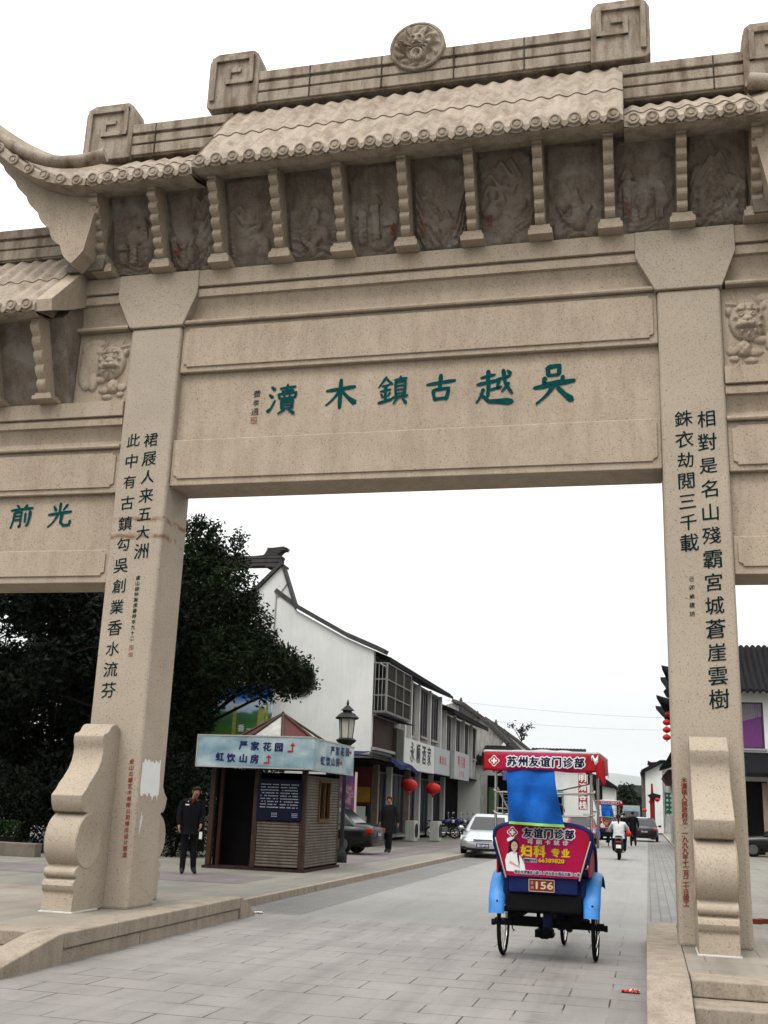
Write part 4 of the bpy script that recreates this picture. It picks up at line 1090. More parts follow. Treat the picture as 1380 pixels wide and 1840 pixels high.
b = MB(); b.box(p0.x - .3, p1.x, 36.6, 36.64, p1.z - .25, p0.z + .1); b.build('print', m, PO)
b = MB(); b.box(p1.x + .003, p1.x + .06, 36.57, 36.67, .11, p0.z + .25); b.build('pole', M('pale pink pole', (.65, .5, .5), .5, .05), PO)

# ---- air conditioner units standing on the pavement
def ac_unit(lab, px, py):
    p = atz(px, py, .11)
    T = thing('air_conditioner', lab, 'air conditioner', (p.x, p.y, .11), 'air conditioner units outside the shop')
    b = MB(); b.box(p.x - .02, p.x + .40, p.y, p.y + .75, .14, 1.0); b.box(p.x + .02, p.x + .10, p.y + .05, p.y + .7, .11, .14); b.box(p.x + .26, p.x + .36, p.y + .05, p.y + .7, .11, .14)
    b.build('casing', M('ac casing', (.52, .52, .49), .5, .06, 3, streak=.15), T, bevel=.02)
    b = MB(); b.lathe([(.001, .01), (.30, .01), (.30, .03), (.26, .035), (.26, .012)], (p.x + .40, p.y + .38, .58), 24, 'x')
    b.lathe([(.001, .0), (.27, .0), (.27, .012), (.001, .012)], (p.x + .402, p.y + .38, .58), 24, 'x'); b.build('fan_grille', BLKMET, T)
    return T
ac_unit('white air conditioner unit nearest the walking man in the long coat', 728, 1512)
ac_unit('cream air conditioner unit below the second red lantern', 772, 1512)

# ---- red lanterns
LANR = M('red lantern silk', (.55, .018, .012), .45, .1, 9)
GOLD = M('gold trim', (.55, .36, .10), .4, .1, 8, metal=.5)
def lantern(lab, p, r, group, tassel=True):
    T = thing('red_lantern', lab, 'lantern', (p.x, p.y, p.z), group)
    b = MB(); n = 32; prof = []
    for i in range(13):
        a = -PI / 2 * .92 + PI * .92 * i / 12; prof.append((r * math.cos(a), r * .72 * math.sin(a)))
    b.lathe(prof, (p.x, p.y, p.z), n)
    for i in range(len(b.v)):
        v = Vector(b.v[i]); a = math.atan2(v.y - p.y, v.x - p.x); k = 1 - .035 * abs(math.sin(a * 8)); b.v[i] = (p.x + (v.x - p.x) * k, p.y + (v.y - p.y) * k, v.z)
    b.build('silk_body', LANR, T, smooth=60)
    b = MB(); b.lathe([(.001, 0), (r * .32, 0), (r * .36, r * .07), (r * .001, r * .07)], (p.x, p.y, p.z + r * .70), 16); b.lathe([(.001, 0), (r * .30, 0), (r * .28, -r * .06), (r * .001, -r * .06)], (p.x, p.y, p.z - r * .70), 16)
    b.build('trim_ring', GOLD, T)
    b = MB(); b.tube([(p.x, p.y, p.z + r * .76), (p.x, p.y, p.z + r * 1.2)], r * .02 + .004, 6); b.build('hook', BLKMET, T)
    if tassel:
        b = MB(); b.lathe([(r * .08, 0), (r * .14, -r * .35), (.001, -r * .36)], (p.x, p.y, p.z - r * .75), 10); b.build('tassel', LANR, T)
    return T
p = atx(735, 1411, -9.55); lantern('big red lantern under the white sign, nearer the walking man', p, .36, 'red lanterns under the shop sign')
p = atx(778, 1417, -9.55); lantern('big red lantern under the white sign, farther along the street', p, .36, 'red lanterns under the shop sign')

# ================================================================== RIGHT SIDE
R1 = thing('curtained_house', 'dark roofed two storey house with purple curtained window right of the right pillar', 'house', (5, 52, 0))
x0, x1 = 3.3, 13.0
def Zr(py, y=52): return at(1355, py, y).z
b = MB(); z1, z2, z3 = Zr(1262), Zr(1345), Zr(1236)
b.box(x0, 3.6, 52, 52.3, .1, z3); b.box(5.24, x1, 52, 52.3, .1, z3); b.box(3.6, 5.24, 52, 52.3, z1, z3); b.box(3.6, 5.24, 52, 52.3, Zr(1398), z2); b.build('front_wall', PLASTER, R1)
b = MB(); tiled_slope(b, x0 - .4, x1, 51.2, 55.0, Zr(1242, 51.2), Zr(1163, 55.0), 'y', pitch=.27, amp=.12); b.build('roof', TILE, R1)
w = window(R1, 'y', 3.6, 5.24, z2, z1, 52.06, M('dark window frame', (.05, .045, .05), .5, .1), nbars=0)
b = MB(); b.grid(lambda u, v: (3.68 + 1.48 * u, 52.035 + .012 * math.sin(u * 90), z2 + .05 + (z1 - z2 - .1) * v), 60, 2)
cm, t, bb, co = newmat('purple curtain')
sx = t.nodes.new('ShaderNodeSeparateXYZ'); t.links.new(co, sx.inputs[0])
bb.inputs['Base Color'].default_value = (.13, .02, .15, 1); bb.inputs['Roughness'].default_value = .8
b.build('purple_curtain', cm, R1, smooth=60, recalc=False)
b = MB(); b.grid(lambda u, v: (3.68 + 1.48 * u, 52.02 + .010 * math.sin(u * 80), z2 + 1.05 + .28 * u * 1.4 + (z1 - z2 - 1.1 - .28 * u * 1.4) * v), 60, 2); b.build('grey_curtain', M('grey net curtain', (.20, .18, .20), .8, .1, 5), R1, smooth=60, recalc=False)
b = MB(); b.prism([(50.9, Zr(1396, 50.9)), (50.9, Zr(1388, 50.9)), (52, Zr(1352)), (52, Zr(1390))], 'x', x0 - .2, x1); b.build('canopy_roof', TILE, R1)
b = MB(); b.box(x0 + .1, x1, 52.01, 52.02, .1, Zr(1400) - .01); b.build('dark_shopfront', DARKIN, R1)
b = MB(); b.box(x0, x1, 51.93, 51.997, Zr(1404), Zr(1396)); b.build('cornice', PLASTER, R1)
b = MB(); b.box(5.0, 5.2, 51.8, 51.95, .1, 3.2); b.build('doorpost', M('tan post', (.32, .24, .18), .7, .2, 3), R1)

# pavilion with upturned eaves, hidden behind the right pillar but for its corners
PV = thing('corner_pavilion', 'dark pavilion with upturned eave tips showing left of the right pillar', 'pavilion', (3.6, 62, 0))
def pav_roof(zc, half, hr, rise, tipx, nm, thin=.16):
    b = MB(); cx, cy = 3.6, 62.0; n = 10
    def ring(s, z, up):
        out = []
        for side in range(4):
            for k in range(n):
                t = k / n * 2 - 1; a = [(-1, t), (t, 1), (1, -t), (-t, -1)][side]
                r = 1 + .28 * up * abs(t) ** 3; zz = z + up * rise * abs(t) ** 4
                out.append((cx + a[0] * s * r, cy + a[1] * s * r, zz))
        return out
    b.loft([ring(half * .3, zc + hr, 0), ring(half * .6, zc + hr * .42, .2), ring(half, zc, 1.0), ring(half, zc - thin, .93), ring(half * .55, zc - thin * 1.2, .3)])
    return b.build(nm, TILE, PV, smooth=35)
tz = at(1187, 1196, 59.5).z; lz = at(1174, 1252, 59.5).z
pav_roof(tz - .95, 2.1, 1.6, .95, 0, 'upper_roof'); pav_roof(lz - .75, 2.35, .9, .8, 0, 'lower_roof')
b = MB(); b.box(2.0, 5.2, 60.4, 63.6, .1, tz - .9); b.build('body', M('dark red timber wall', (.045, .02, .018), .7, .3, 3), PV)
for i, zz in enumerate((tz - 1.6, lz - 1.35)):
    b = MB(); b.prism([(1.15, zz), (1.0, zz + .28), (1.2, zz + .5), (2.0, zz + .55), (2.0, zz - .1), (1.5, zz - .15)], 'y', 59.9, 60.35); b.build('eave_bracket', TILE, PV)
p = at(1203, 1283, 59.8); lantern('dark red lantern tucked under the pavilion eave', p, .22, 'lanterns on the pavilion', False)
for k, py in enumerate((1298, 1311.5, 1325)):
    p = at(1198, py, 59.6); lantern(('top red lantern of the string hanging from the pavilion eave', 'middle red lantern of the string hanging from the pavilion eave', 'bottom red lantern of the string, with a tassel, hanging from the pavilion eave')[k], p, .215, 'lanterns on the pavilion', k == 2)
# lower shop roof in front of the white house
LR = thing('lean_to_shop', 'low dark roofed shop with ornate eave beside the right pillar', 'shop', (2.2, 64, 0))
q = at(1211, 1352, 64); 
b = MB(); b.prism([(at(1186, 1378, 64).x, at(1186, 1378, 64).z), (at(1196, 1368, 64).x, at(1196, 1368, 64).z), (at(1206, 1350, 64).x, at(1206, 1350, 64).z), (3.4, q.z + .9), (3.4, q.z + .5), (1.4, at(1200, 1372, 64).z)], 'y', 63.6, 70); b.build('roof', TILE, LR)
b = MB(); b.prism([(at(1190, 1395, 64).x, at(1190, 1395, 64).z), (at(1200, 1383, 64).x, at(1200, 1383, 64).z), (3.4, at(1200, 1380, 64).z), (3.4, at(1200, 1412, 64).z), (at(1199, 1408, 64).x, at(1199, 1408, 64).z)], 'y', 63.9, 69); b.build('eave_panel', DARKWOOD, LR)
b = MB(); b.box(at(1199, 1400, 64).x + .2, 3.4, 64.2, 69, .1, at(1200, 1408, 64).z); b.build('wall', PLASTER2, LR)
GS = thing('green_sign', 'tall green sign board with white characters left of the right pillar', 'sign', (1.3, 63, 1))
a0, a1 = at(1194, 1424, 62.5), at(1207, 1464, 62.5)
b = MB(); b.box(a0.x, a1.x, 62.5, 62.56, a1.z, a0.z); b.build('board', M('dark green board', (.012, .12, .07), .5, .1, 3), GS)
b = MB()
for c in range(2):
    for r in range(5): put(b, '木瀆特产店香溪名茶馆'[c * 5 + r], (a0.x + .13 + c * .2, 62.49, a0.z - .16 - r * .25), .14, XA, ZA, emb=.05)
b.build('lettering', M('pale sign letters', (.5, .6, .55), .6, 0), GS, recalc=False)
RP = thing('red_post', 'leaning red painted post with dark lantern bracket in front of the far white house', 'post', (at(1173, 1470, 75).x, 75, 0))
a, c = at(1173, 1472, 75), at(1172, 1408, 75)
b = MB(); b.tube([(a.x, 75, .1), (a.x, 75, at(1173, 1430, 75).z)], .16, 10); b.tube([(a.x, 75, at(1173, 1430, 75).z), (c.x - .03, 75, c.z)], [.09, .06], 8); b.build('shaft', M('red painted post', (.26, .015, .012), .5, .15, 4), RP)
b = MB(); q = at(1176, 1430, 75); b.prism([(q.x - .45, q.z + .02), (q.x - .1, q.z + .18), (q.x + .4, q.z + .05), (q.x + .35, q.z - .22), (q.x - .2, q.z - .25)], 'y', 74.7, 75.3); b.build('bracket', BLKMET, RP)
p = at(1181, 1437, 74.6); lantern('round red lantern beside the leaning red post', p, .17, 'lanterns by the far shops')
p = at(1170, 1441, 76); lantern('half hidden red lantern left of the leaning red post', p, .16, 'lanterns by the far shops')
p = at(1158, 1456, 95); lantern('small far red lantern above the dark saloon', p, .2, 'lanterns by the far shops', False)
# far white house on the right
R2 = thing('white_house', 'tall white house with curved dark gable roof at the far right end of the street', 'house', (0, 104, 0))
Y = 104
A = [at(1159, 1388, Y), at(1183, 1371, Y), at(1186, 1370, Y)]
b = MB(); b.prism([(A[0].x, .1), (A[0].x, A[0].z), (A[1].x, A[1].z), (A[1].x + .3, A[1].z + .1), (A[1].x + .3, .1)], 'y', Y, Y + 8); b.build('gable_wall', PLASTER, R2)
b = MB(); b.prism([(A[1].x + .302, .1), (A[1].x + .302, A[1].z), (3.5, A[1].z - .8), (3.5, .1)], 'y', Y + .3, Y + 8); b.build('side_wall', PLASTER2, R2)
b = MB(); B0 = [at(*q, Y) for q in ((1150, 1389), (1153, 1383), (1165, 1377), (1186, 1366), (1196, 1366))]
L = [(p.x, p.z) for p in B0]; b.prism(L + [(p[0] + .12, p[1] - .32) for p in L[::-1]], 'y', Y - .5, Y + 8.5)
b.prism([(at(1163, 1370, Y).x, at(1163, 1374, Y).z), (at(1164, 1365, Y).x, at(1164, 1366, Y).z), (at(1170, 1366, Y).x, at(1170, 1369, Y).z), (at(1205, 1366, Y).x, at(1205, 1367, Y).z), (at(1205, 1376, Y).x, at(1205, 1372, Y).z), (at(1166, 1374, Y).x, at(1166, 1375, Y).z)], 'y', Y + .5, Y + 1.2)
b.build('roof', TILE, R2)
b = MB(); q = at(1154, 1400, Y); b.box(q.x - .1, A[0].x - .004, Y + 1, Y + 7, .1, at(1154, 1392, Y).z); b.build('side_bay', M('grey brown timber bay', (.16, .14, .13), .8, .25, 2), R2)  # bay in a mottled grey-brown timber tone
# far across the end of the street
FB_ = thing('far_hall', 'long dark roofed hall closing the end of the street below the hill', 'building', (at(1140, 1420, 230).x, 230, 0))
a0, a1 = at(1118, 1410, 230), at(1172, 1412, 230)
b = MB(); b.box(a0.x, a1.x + 6, 230, 240, 0, at(1140, 1428, 230).z); b.build('wall', PLASTER2, FB_)
b = MB(); tiled_slope(b, a0.x - 1, a1.x + 7, 228, 236, at(1140, 1428, 228).z, at(1140, 1411, 236).z, 'y', pitch=1.0); b.build('roof', TILE, FB_)

# ================================================================== KIOSK
K = thing('ticket_kiosk', 'small timber slatted guard kiosk with pale blue lettered sign band round its top', 'kiosk', (-8.55, 25, .11))
kx0, kx1, ky0, ky1 = -9.72, -7.42, 23.62, 26.42
fl = MB(); fl.box(kx0 - .05, kx1 + .05, ky0 - .05, ky1 + .05, .11, .17); fl.build('base', DARKWOOD, K)
for (x, y) in ((kx0, ky0), (-8.66, ky0), (kx1 - .12, ky0), (kx1 - .12, ky1 - .12), (kx0, ky1 - .12)):
    b = MB(); b.box(x, x + .12, y, y + .12, .17, 2.36); b.build('post', WOODB, K, bevel=.01)
def louvre(nm, face, a0, a1, z0, z1, pos, hole=None):
    b = MB(); n = int((z1 - z0) / .062)
    for k in range(n):
        z = z0 + (z1 - z0) * k / n; h = (z1 - z0) / n
        segs = [(a0, a1)]
        if hole and z + h > hole[2] and z < hole[3]: segs = [(a0, hole[0]), (hole[1], a1)]
        for s0, s1 in segs:
            if face == 'y': b.prism([(pos, z + .004), (pos - .028, z + .012), (pos - .028, z + h * .62), (pos, z + h * .98)], 'x', s0, s1)
            else: b.prism([(pos, z + .004), (pos + .028, z + .012), (pos + .028, z + h * .62), (pos, z + h * .98)], 'y', s0, s1)
    if face == 'y': b.box(a0, a1, pos + .001, pos + .03, z0, z1)
    else:
        if hole: 
            b.box(pos - .03, pos - .001, a0, hole[0], z0, z1); b.box(pos - .03, pos - .001, hole[1], a1, z0, z1); b.box(pos - .03, pos - .001, hole[0], hole[1], z0, hole[2]); b.box(pos - .03, pos - .001, hole[0], hole[1], hole[3], z1)
        else: b.box(pos - .03, pos - .001, a0, a1, z0, z1)
    return b
def prismfix(b): return b
louvre('f', 'y', -8.53, -7.545, .2, 1.17, ky0 + .03).build('slat_panel', WOOD, K)
# side panel: extruded along y
def louvre_side(a0, a1, z0, z1, pos, hole):
    b = MB(); n = int((z1 - z0) / .062)
    for k in range(n):
        z = z0 + (z1 - z0) * k / n; h = (z1 - z0) / n
        segs = [(a0, a1)] if not (z + h > hole[2] and z < hole[3]) else [(a0, hole[0]), (hole[1], a1)]
        for s0, s1 in segs: b.prism([(pos, z + .004), (pos + .028, z + .012), (pos + .028, z + h * .62), (pos, z + h * .98)], 'y', s0, s1)
    b.box(pos - .03, pos - .001, a0, hole[0], z0, z1); b.box(pos - .03, pos - .001, hole[1], a1, z0, z1); b.box(pos - .03, pos - .001, hole[0], hole[1], z0, hole[2]); b.box(pos - .03, pos - .001, hole[0], hole[1], hole[3], z1)
    return b
hy = (24.62, 25.55, 1.22, 2.12)
louvre_side(ky0 + .125, ky1 - .125, .2, 2.2, kx1 - .03, hy).build('slat_panel', WOOD, K)
wf = MB()
for a, c in ((hy[0], hy[0] + .07), (hy[1] - .07, hy[1]), ((hy[0] + hy[1]) / 2 - .025, (hy[0] + hy[1]) / 2 + .025)): wf.box(kx1 - .05, kx1 + .02, a, c, hy[2], hy[3])
wf.box(kx1 - .05, kx1 + .022, hy[0], hy[1], hy[2] - .05, hy[2] + .03); wf.box(kx1 - .05, kx1 + .018, hy[0], hy[1], hy[3] - .05, hy[3] + .02)
wfo = wf.build('window', M('ochre timber', (.10, .05, .015), .7, .25, 5), K)
b = MB(); b.box(kx1 - .07, kx1 - .06, hy[0], hy[1], hy[2], hy[3]); b.build('pane', GLASSD, wfo)
nb = MB(); nb.box(-8.56, -7.50, ky0 - .03, ky0 + .02, 1.19, 2.08); nbo = nb.build('notice_board', M('navy notice board', (.004, .005, .022), .6, .15, 3, spec=.1), K)
b = MB(); rr = random.Random(11)
for col_ in range(2):
    for row in range(9):
        x = -8.48 + col_ * .47; z = 1.96 - row * .062
        while x < -8.07 + col_ * .47:
            w_ = rr.uniform(.014, .024)
            if rr.random() < .86: b.box(x, x + w_, ky0 - .036, ky0 - .031, z, z + .02)
            x += w_ + .012
for x in (-8.2, -7.72):
    for r_ in range(3):
        for c_ in range(5): b.box(x + c_ * .028, x + c_ * .028 + .016, ky0 - .036, ky0 - .031, 1.27 + r_ * .035, 1.285 + r_ * .035)
b.build('small_print', M('pale print', (.50, .52, .58), .6, 0), nbo)
b = MB(); b.box(kx0 + .12, kx0 + .16, ky0 + .13, ky1 - .13, .17, 2.3); b.box(kx0, kx1 - .12, ky1 - .06, ky1 - .03, .17, 2.3); b.build('inner_wall', DARKIN, K)
b = MB(); b.box(kx0 + .13, -8.67, ky0 + .5, ky0 + .55, .17, 2.3); b.build('door', M('dark door', (.005, .004, .004), .8, .2, 3, spec=.05), K)
b = MB(); b.box(-9.52, -9.44, ky0 + .1, ky0 + .2, .17, 2.3); b.build('door_frame', M('reddish door frame', (.035, .010, .006), .7, .2, 4), K)
b = MB(); b.box(kx0 - .1, kx1 + .2, ky0 - .3, ky1 + .1, 2.36, 2.40); b.build('ceiling_board', DARKWOOD, K)
# sign band, a printed panel of pale blue and white
m, t, bb, co = newmat('pale blue sign print')
c = _ramp(t, _noise(t, co, 1.3, 5, .55, (1, 1, 1.8)), [(.34, (.13, .25, .31)), (.48, (.27, .40, .44)), (.60, (.44, .54, .55)), (.72, (.60, .64, .62))])
c = _mul(t, c, _ramp(t, _noise(t, co, 3, 4, .6, (6, 6, .5)), [(.55, _g(1)), (.75, _g(.86))])); t.links.new(c, bb.inputs['Base Color']); bb.inputs['Roughness'].default_value = .35
SGN = m
tinf = M('grey tin edge', (.42, .40, .37), .5, .15, 4)
sx0, sx1, sy, sz0, sz1 = -9.92, -7.16, 23.18, 2.33, 2.99
b = MB(); b.box(sx0, sx1, sy, sy + .07, sz0, sz1); sb = b.build('sign_panel', SGN, K)
f = MB(); f.box(sx0 - .02, sx1 + .02, sy - .012, sy + .08, sz1 + .002, sz1 + .03); f.box(sx0 - .02, sx1 + .02, sy - .012, sy + .08, sz0 - .03, sz0 - .002); f.box(sx0 - .025, sx0 - .002, sy - .012, sy + .08, sz0, sz1); f.build('tin_edge', tinf, sb)
NAVYL = M('navy sign letters', (.012, .015, .10), .5, .1); REDA = M('sign red', (.45, .02, .03), .5, .05)
def arrow_up(b, c, r, u, k):
    """bent arrow: foot to the left, shaft up, head on top"""
    c = Vector(c); r = Vector(r); u = Vector(u)
    for poly in ([(-.9, -1), (.35, -1), (.35, -.65), (-.9, -.65)], [(.05, -.65), (.35, -.65), (.35, .3), (.05, .3)], [(-.45, .25), (.85, .25), (.2, 1)]):
        b.add([c + r * (x * k) + u * (z * k) for x, z in poly], [list(range(len(poly)))])
def arrow_right(b, c, r, u, k):
    c = Vector(c); r = Vector(r); u = Vector(u)
    for poly in ([(-1, -.2), (0, -.2), (0, .2), (-1, .2)], [(0, -.6), (1, 0), (0, .6)]):
        b.add([c + r * (x * k) + u * (z * k) for x, z in poly], [list(range(len(poly)))])
b = MB(); yy = sy - .008
for s, pxs, pye in (('严家花园', (437, 458, 480, 501), (1338.5, 1340, 1341, 1342)), ('虹饮山房', (395, 415, 437, 457), (1359, 1361, 1362, 1363))):
    for ch, px, py in zip(s, pxs, pye): put(b, ch, at(px, py + .5, yy), .205, XA, ZA, emb=.05)
b.build('lettering', NAVYL, sb, recalc=False)
b = MB(); arrow_up(b, at(524, 1343, yy), XA, ZA, .105); arrow_up(b, at(481, 1364, yy), XA, ZA, .10); b.build('arrow', REDA, sb, recalc=False)
b = MB(); b.box(sx1 - .07, sx1, sy + .075, 26.62, sz0 - .01, sz1 - .02); sb2 = b.build('sign_panel', SGN, K)
f = MB(); f.box(sx1 - .08, sx1 + .012, sy + .08, 26.64, sz1 - .018, sz1 + .01); f.box(sx1 - .08, sx1 + .012, sy + .08, 26.64, sz0 - .04, sz0 - .012); f.build('tin_edge', tinf, sb2)
b = MB(); xx = sx1 + .008
for s, pxs, py0, dy in (('严家花园', (598, 607, 616, 624.5), 1349, .9), ('虹饮山房', (580.5, 590, 599, 607), 1367, .9)):
    for i, (ch, px) in enumerate(zip(s, pxs)): put(b, ch, atx(px, py0 + i * dy, xx), .22, (0, 1, 0), ZA, emb=.05, wx=1.55)
b.build('lettering', NAVYL, sb2, recalc=False)
b = MB(); arrow_right(b, atx(630, 1352.5, xx), (0, 1, 0), ZA, .12); arrow_right(b, atx(613, 1371.5, xx), (0, 1, 0), ZA, .12); b.build('arrow', REDA, sb2, recalc=False)
# open pyramid roof of bars with red and white panes
ap = Vector((-8.55, 25.0, 3.66)); base = [Vector((-8.55 + 1.32 * math.cos(a), 25.0 + 1.5 * math.sin(a), 2.86)) for a in [PI / 8 + k * PI / 4 for k in range(8)]]
b = MB()
for q in base: b.tube([ap, q], [.035, .055], 6)
for i in range(8): b.tube([base[i], base[(i + 1) % 8]], .03, 6)
rf = b.build('roof_frame', WOODB, K)
for i in range(8):
    q0, q1 = base[i], base[(i + 1) % 8]; b = MB()
    d = Vector((0, 0, .012))
    b.add([ap - d, q0 - d, q1 - d, ap - d * 1.6, q0 - d * 1.6, q1 - d * 1.6], [(0, 1, 2), (3, 5, 4), (0, 3, 4, 1), (1, 4, 5, 2), (2, 5, 3, 0)])
    b.build('roof_pane', M('red roof pane', (.07, .010, .008), .6, .4, 3) if i % 2 == 0 else M('white roof pane', (.34, .33, .31), .6, .35, 3), rf)
b = MB(); b.ball((ap.x, ap.y, ap.z + .02), .04, 10, 6); b.build('finial', WOODB, rf)

# ---- street lamp behind the kiosk
LP = thing('street_lamp', 'black pagoda topped street lamp with frosted glass behind the kiosk', 'street lamp', (-7.90, 28.5, .11))
c = (-7.90, 28.5)
b = MB(); b.lathe([(.16, .11), (.16, .3), (.10, .4), (.06, .55), (.05, 3.0), (.06, 3.05)], (*c, 0), 12); b.build('pole', BLKMET, LP, smooth=40)
b = MB(); b.lathe([(.05, 3.02), (.10, 3.10), (.27, 3.24), (.29, 3.28), (.20, 3.33)], (*c, 0), 6); b.build('cup', BLKMET, LP)
b = MB(); b.lathe([(.17, 3.33), (.215, 3.84)], (*c, 0), 6); b.build('glass', M('frosted lamp glass', (.50, .49, .42), .35, .06, 5), LP)
b = MB()
for k in range(6):
    a = k * PI / 3; b.tube([(c[0] + .175 * math.cos(a), c[1] + .175 * math.sin(a), 3.33), (c[0] + .222 * math.cos(a), c[1] + .222 * math.sin(a), 3.84)], .012, 5)
b.lathe([(.34, 3.86), (.30, 3.83), (.22, 3.84), (.22, 3.88), (.34, 3.87), (.20, 3.99), (.13, 4.02), (.13, 4.06), (.20, 4.07), (.06, 4.19), (.03, 4.22), (.035, 4.27), (.012, 4.36)], (*c, 0), 6); b.build('roof', BLKMET, LP)

# ---- billboard with a landscape print
BBd = thing('billboard', 'landscape billboard with blue sky, green field and stone pillars half hidden by the tree', 'billboard', (-13.2, 35.5, .11))
q0, q1 = at(392, 1240, 35.5), at(484, 1330, 35.5)
m, t, bb, co = newmat('landscape print')
sx = t.nodes.new('ShaderNodeSeparateXYZ'); t.links.new(co, sx.inputs[0])
mr2 = t.nodes.new('ShaderNodeMapRange'); mr2.inputs[1].default_value = q1.z; mr2.inputs[2].default_value = q0.z; t.links.new(sx.outputs[2], mr2.inputs[0])
ad = t.nodes.new('ShaderNodeMath'); ad.operation = 'MULTIPLY_ADD'; t.links.new(_noise(t, co, 1.6, 4), ad.inputs[0]); ad.inputs[1].default_value = .38; t.links.new(mr2.outputs[0], ad.inputs[2])
cc = _ramp(t, ad.outputs[0], [(.15, (.10, .22, .03)), (.42, (.06, .20, .04)), (.50, (.05, .15, .06)), (.66, (.07, .20, .10)), (.72, (.45, .62, .75)), (.86, (.60, .70, .78)), (.98, (.05, .25, .60)), (1.0, (.02, .12, .5))])
t.links.new(cc, bb.inputs['Base Color']); bb.inputs['Roughness'].default_value = .4
b = MB(); b.box(q0.x - 3.2, q1.x, 35.5, 35.6, q1.z - .6, q0.z + .15); pn = b.build('printed_panel', m, BBd)
b = MB()
for px, w_, top in ((419, .16, 1268), (467, .30, 1268), (477, .10, 1262)):
    p0 = at(px, 1320, 35.49); p1 = at(px, top, 35.49)
    b.add([(p0.x - w_ * .45, 35.494, p0.z), (p0.x + w_ * .45, 35.494, p0.z), (p0.x + w_ * .4, 35.494, p1.z - .1), (p0.x + w_ * .15, 35.494, p1.z), (p0.x - w_ * .3, 35.494, p1.z - .04), (p0.x - w_ * .42, 35.494, p1.z - .3)], [list(range(6))])
b.build('printed_pillar', M('printed mossy pillar', (.33, .36, .08), .5, .35, 6), pn, recalc=False)
b = MB()
for ch, px, py in (('香', 433, 1308), ('溪', 448, 1315)): put(b, ch, at(px, py, 35.49), .26, XA, ZA, emb=.04)
b.build('lettering', WHITEP, pn, recalc=False)
b = MB(); b.tube([(q1.x - .1, 35.7, .1), (q1.x - .1, 35.7, q0.z)], .06, 8); b.tube([(q0.x - 2, 35.7, .1), (q0.x - 2, 35.7, q0.z)], .06, 8); b.build('support', BLKMET, BBd)

# ================================================================== TREES
def tree(label, base, blobs, nleaf, ls, mat, seed, trunk_top=None, group=None, name='evergreen_tree', inner=.35, r0=.22):
    rr = random.Random(seed); T = thing(name, label, 'tree', base, group)
    bx, by, bz = base
    tt = Vector(trunk_top) if trunk_top else Vector((blobs[0][0], blobs[0][1], blobs[0][2]))
    b = MB(); b.tube([(bx, by, bz - .1), (bx + .03, by, bz + .4), tuple(Vector(base).lerp(tt, .55) + Vector((.12, .05, 0))), tuple(tt)], [r0 * 1.25, r0, r0 * .75, r0 * .4], 10)
    for (x, y, z, r) in blobs:
        s = Vector(base).lerp(tt, rr.uniform(.55, .95)); e = Vector((x, y, z)); mid = s.lerp(e, .5) + Vector((rr.uniform(-.2, .2), rr.uniform(-.2, .2), .15))
        b.tube([s, mid, e], [r0 * .26, r0 * .18, r0 * .08], 6)
        for k in range(3):
            d = Vector((rr.gauss(0, 1), rr.gauss(0, 1), rr.gauss(.3, 1))).normalized() * r * .8; b.tube([e, e + d], [r0 * .1, r0 * .03], 5)
    b.build('trunk', BARK, T, smooth=50)
    tot = sum(r ** 2 for *_, r in blobs); vs = []; fs = []
    for (x, y, z, r) in blobs:
        n = int(nleaf * r ** 2 / tot / 7)
        for _ in range(n):
            d = Vector((rr.gauss(0, 1), rr.gauss(0, 1), rr.gauss(0, 1))).normalized()
            lump = 1 + .25 * noise.noise(Vector((d.x * 2.1 + seed, d.y * 2.1, d.z * 2.1 + x)))
            rad = r * lump * (rr.random() ** inner)
            c = Vector((x, y, z)) + d * rad
            for _k in range(7):
                p = c + Vector((rr.gauss(0, 1), rr.gauss(0, 1), rr.gauss(0, 1))) * ls * 1.3
                a = Vector((rr.gauss(0, 1), rr.gauss(0, 1), rr.gauss(-.5, .7))).normalized(); q = a.cross(Vector((rr.gauss(0, 1), rr.gauss(0, 1), rr.gauss(0, 1)))).normalized()
                s = ls * rr.uniform(.7, 1.3); o = len(vs)
                vs += [p - a * s, p + q * s * .42, p + a * s, p - q * s * .42]; fs.append((o, o + 1, o + 2, o + 3))
    b = MB(); b.v = [tuple(v) for v in vs]; b.f = fs; b.m = [0] * len(fs)
    b.build('crown', mat, T, recalc=False)
    return T
def B(px, py, y, rpx, dy=0): 
    p = at(px, py, y + dy); return (p.x, p.y, p.z, rpx * (y + dy) / FPX)
TY = 30.5
blobs = [B(365, 985, TY, 42), B(400, 1010, TY, 46, .3), B(330, 1030, TY, 80), B(410, 1070, TY, 62, -.4), B(350, 1130, TY, 100), B(435, 1125, TY, 58, .4), B(470, 1155, TY, 36), B(420, 1185, TY, 72, -.3),
         B(500, 1195, TY, 40), B(535, 1205, TY, 30, -.2), B(478, 1222, TY, 46), B(520, 1232, TY, 28), B(335, 1230, TY, 85), B(385, 1215, TY, 42), B(345, 1285, TY, 46, .4), B(300, 1310, TY, 80), B(250, 1150, TY, 130, .5), B(210, 1260, TY, 110), B(545, 1222, TY, 22), B(505, 1180, TY, 24), B(445, 1090, TY, 30), B(385, 955, TY, 16), B(362, 940, TY, 16), B(430, 965, TY, 14), B(345, 950, TY, 22)]
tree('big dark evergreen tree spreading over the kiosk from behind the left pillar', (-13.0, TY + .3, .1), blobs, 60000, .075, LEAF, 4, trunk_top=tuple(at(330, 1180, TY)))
rr = random.Random(77)
def generic_blobs(x, y, h, w, n, seed):
    r = random.Random(seed); out = []
    for _ in range(n):
        t = r.uniform(.16, 1); k = w * (1.05 - abs(t - .55) * 1.1)
        out.append((x + r.uniform(-k, k), y + r.uniform(-k, k) * .7, h * t * .92, w * r.uniform(.32, .5)))
    return out
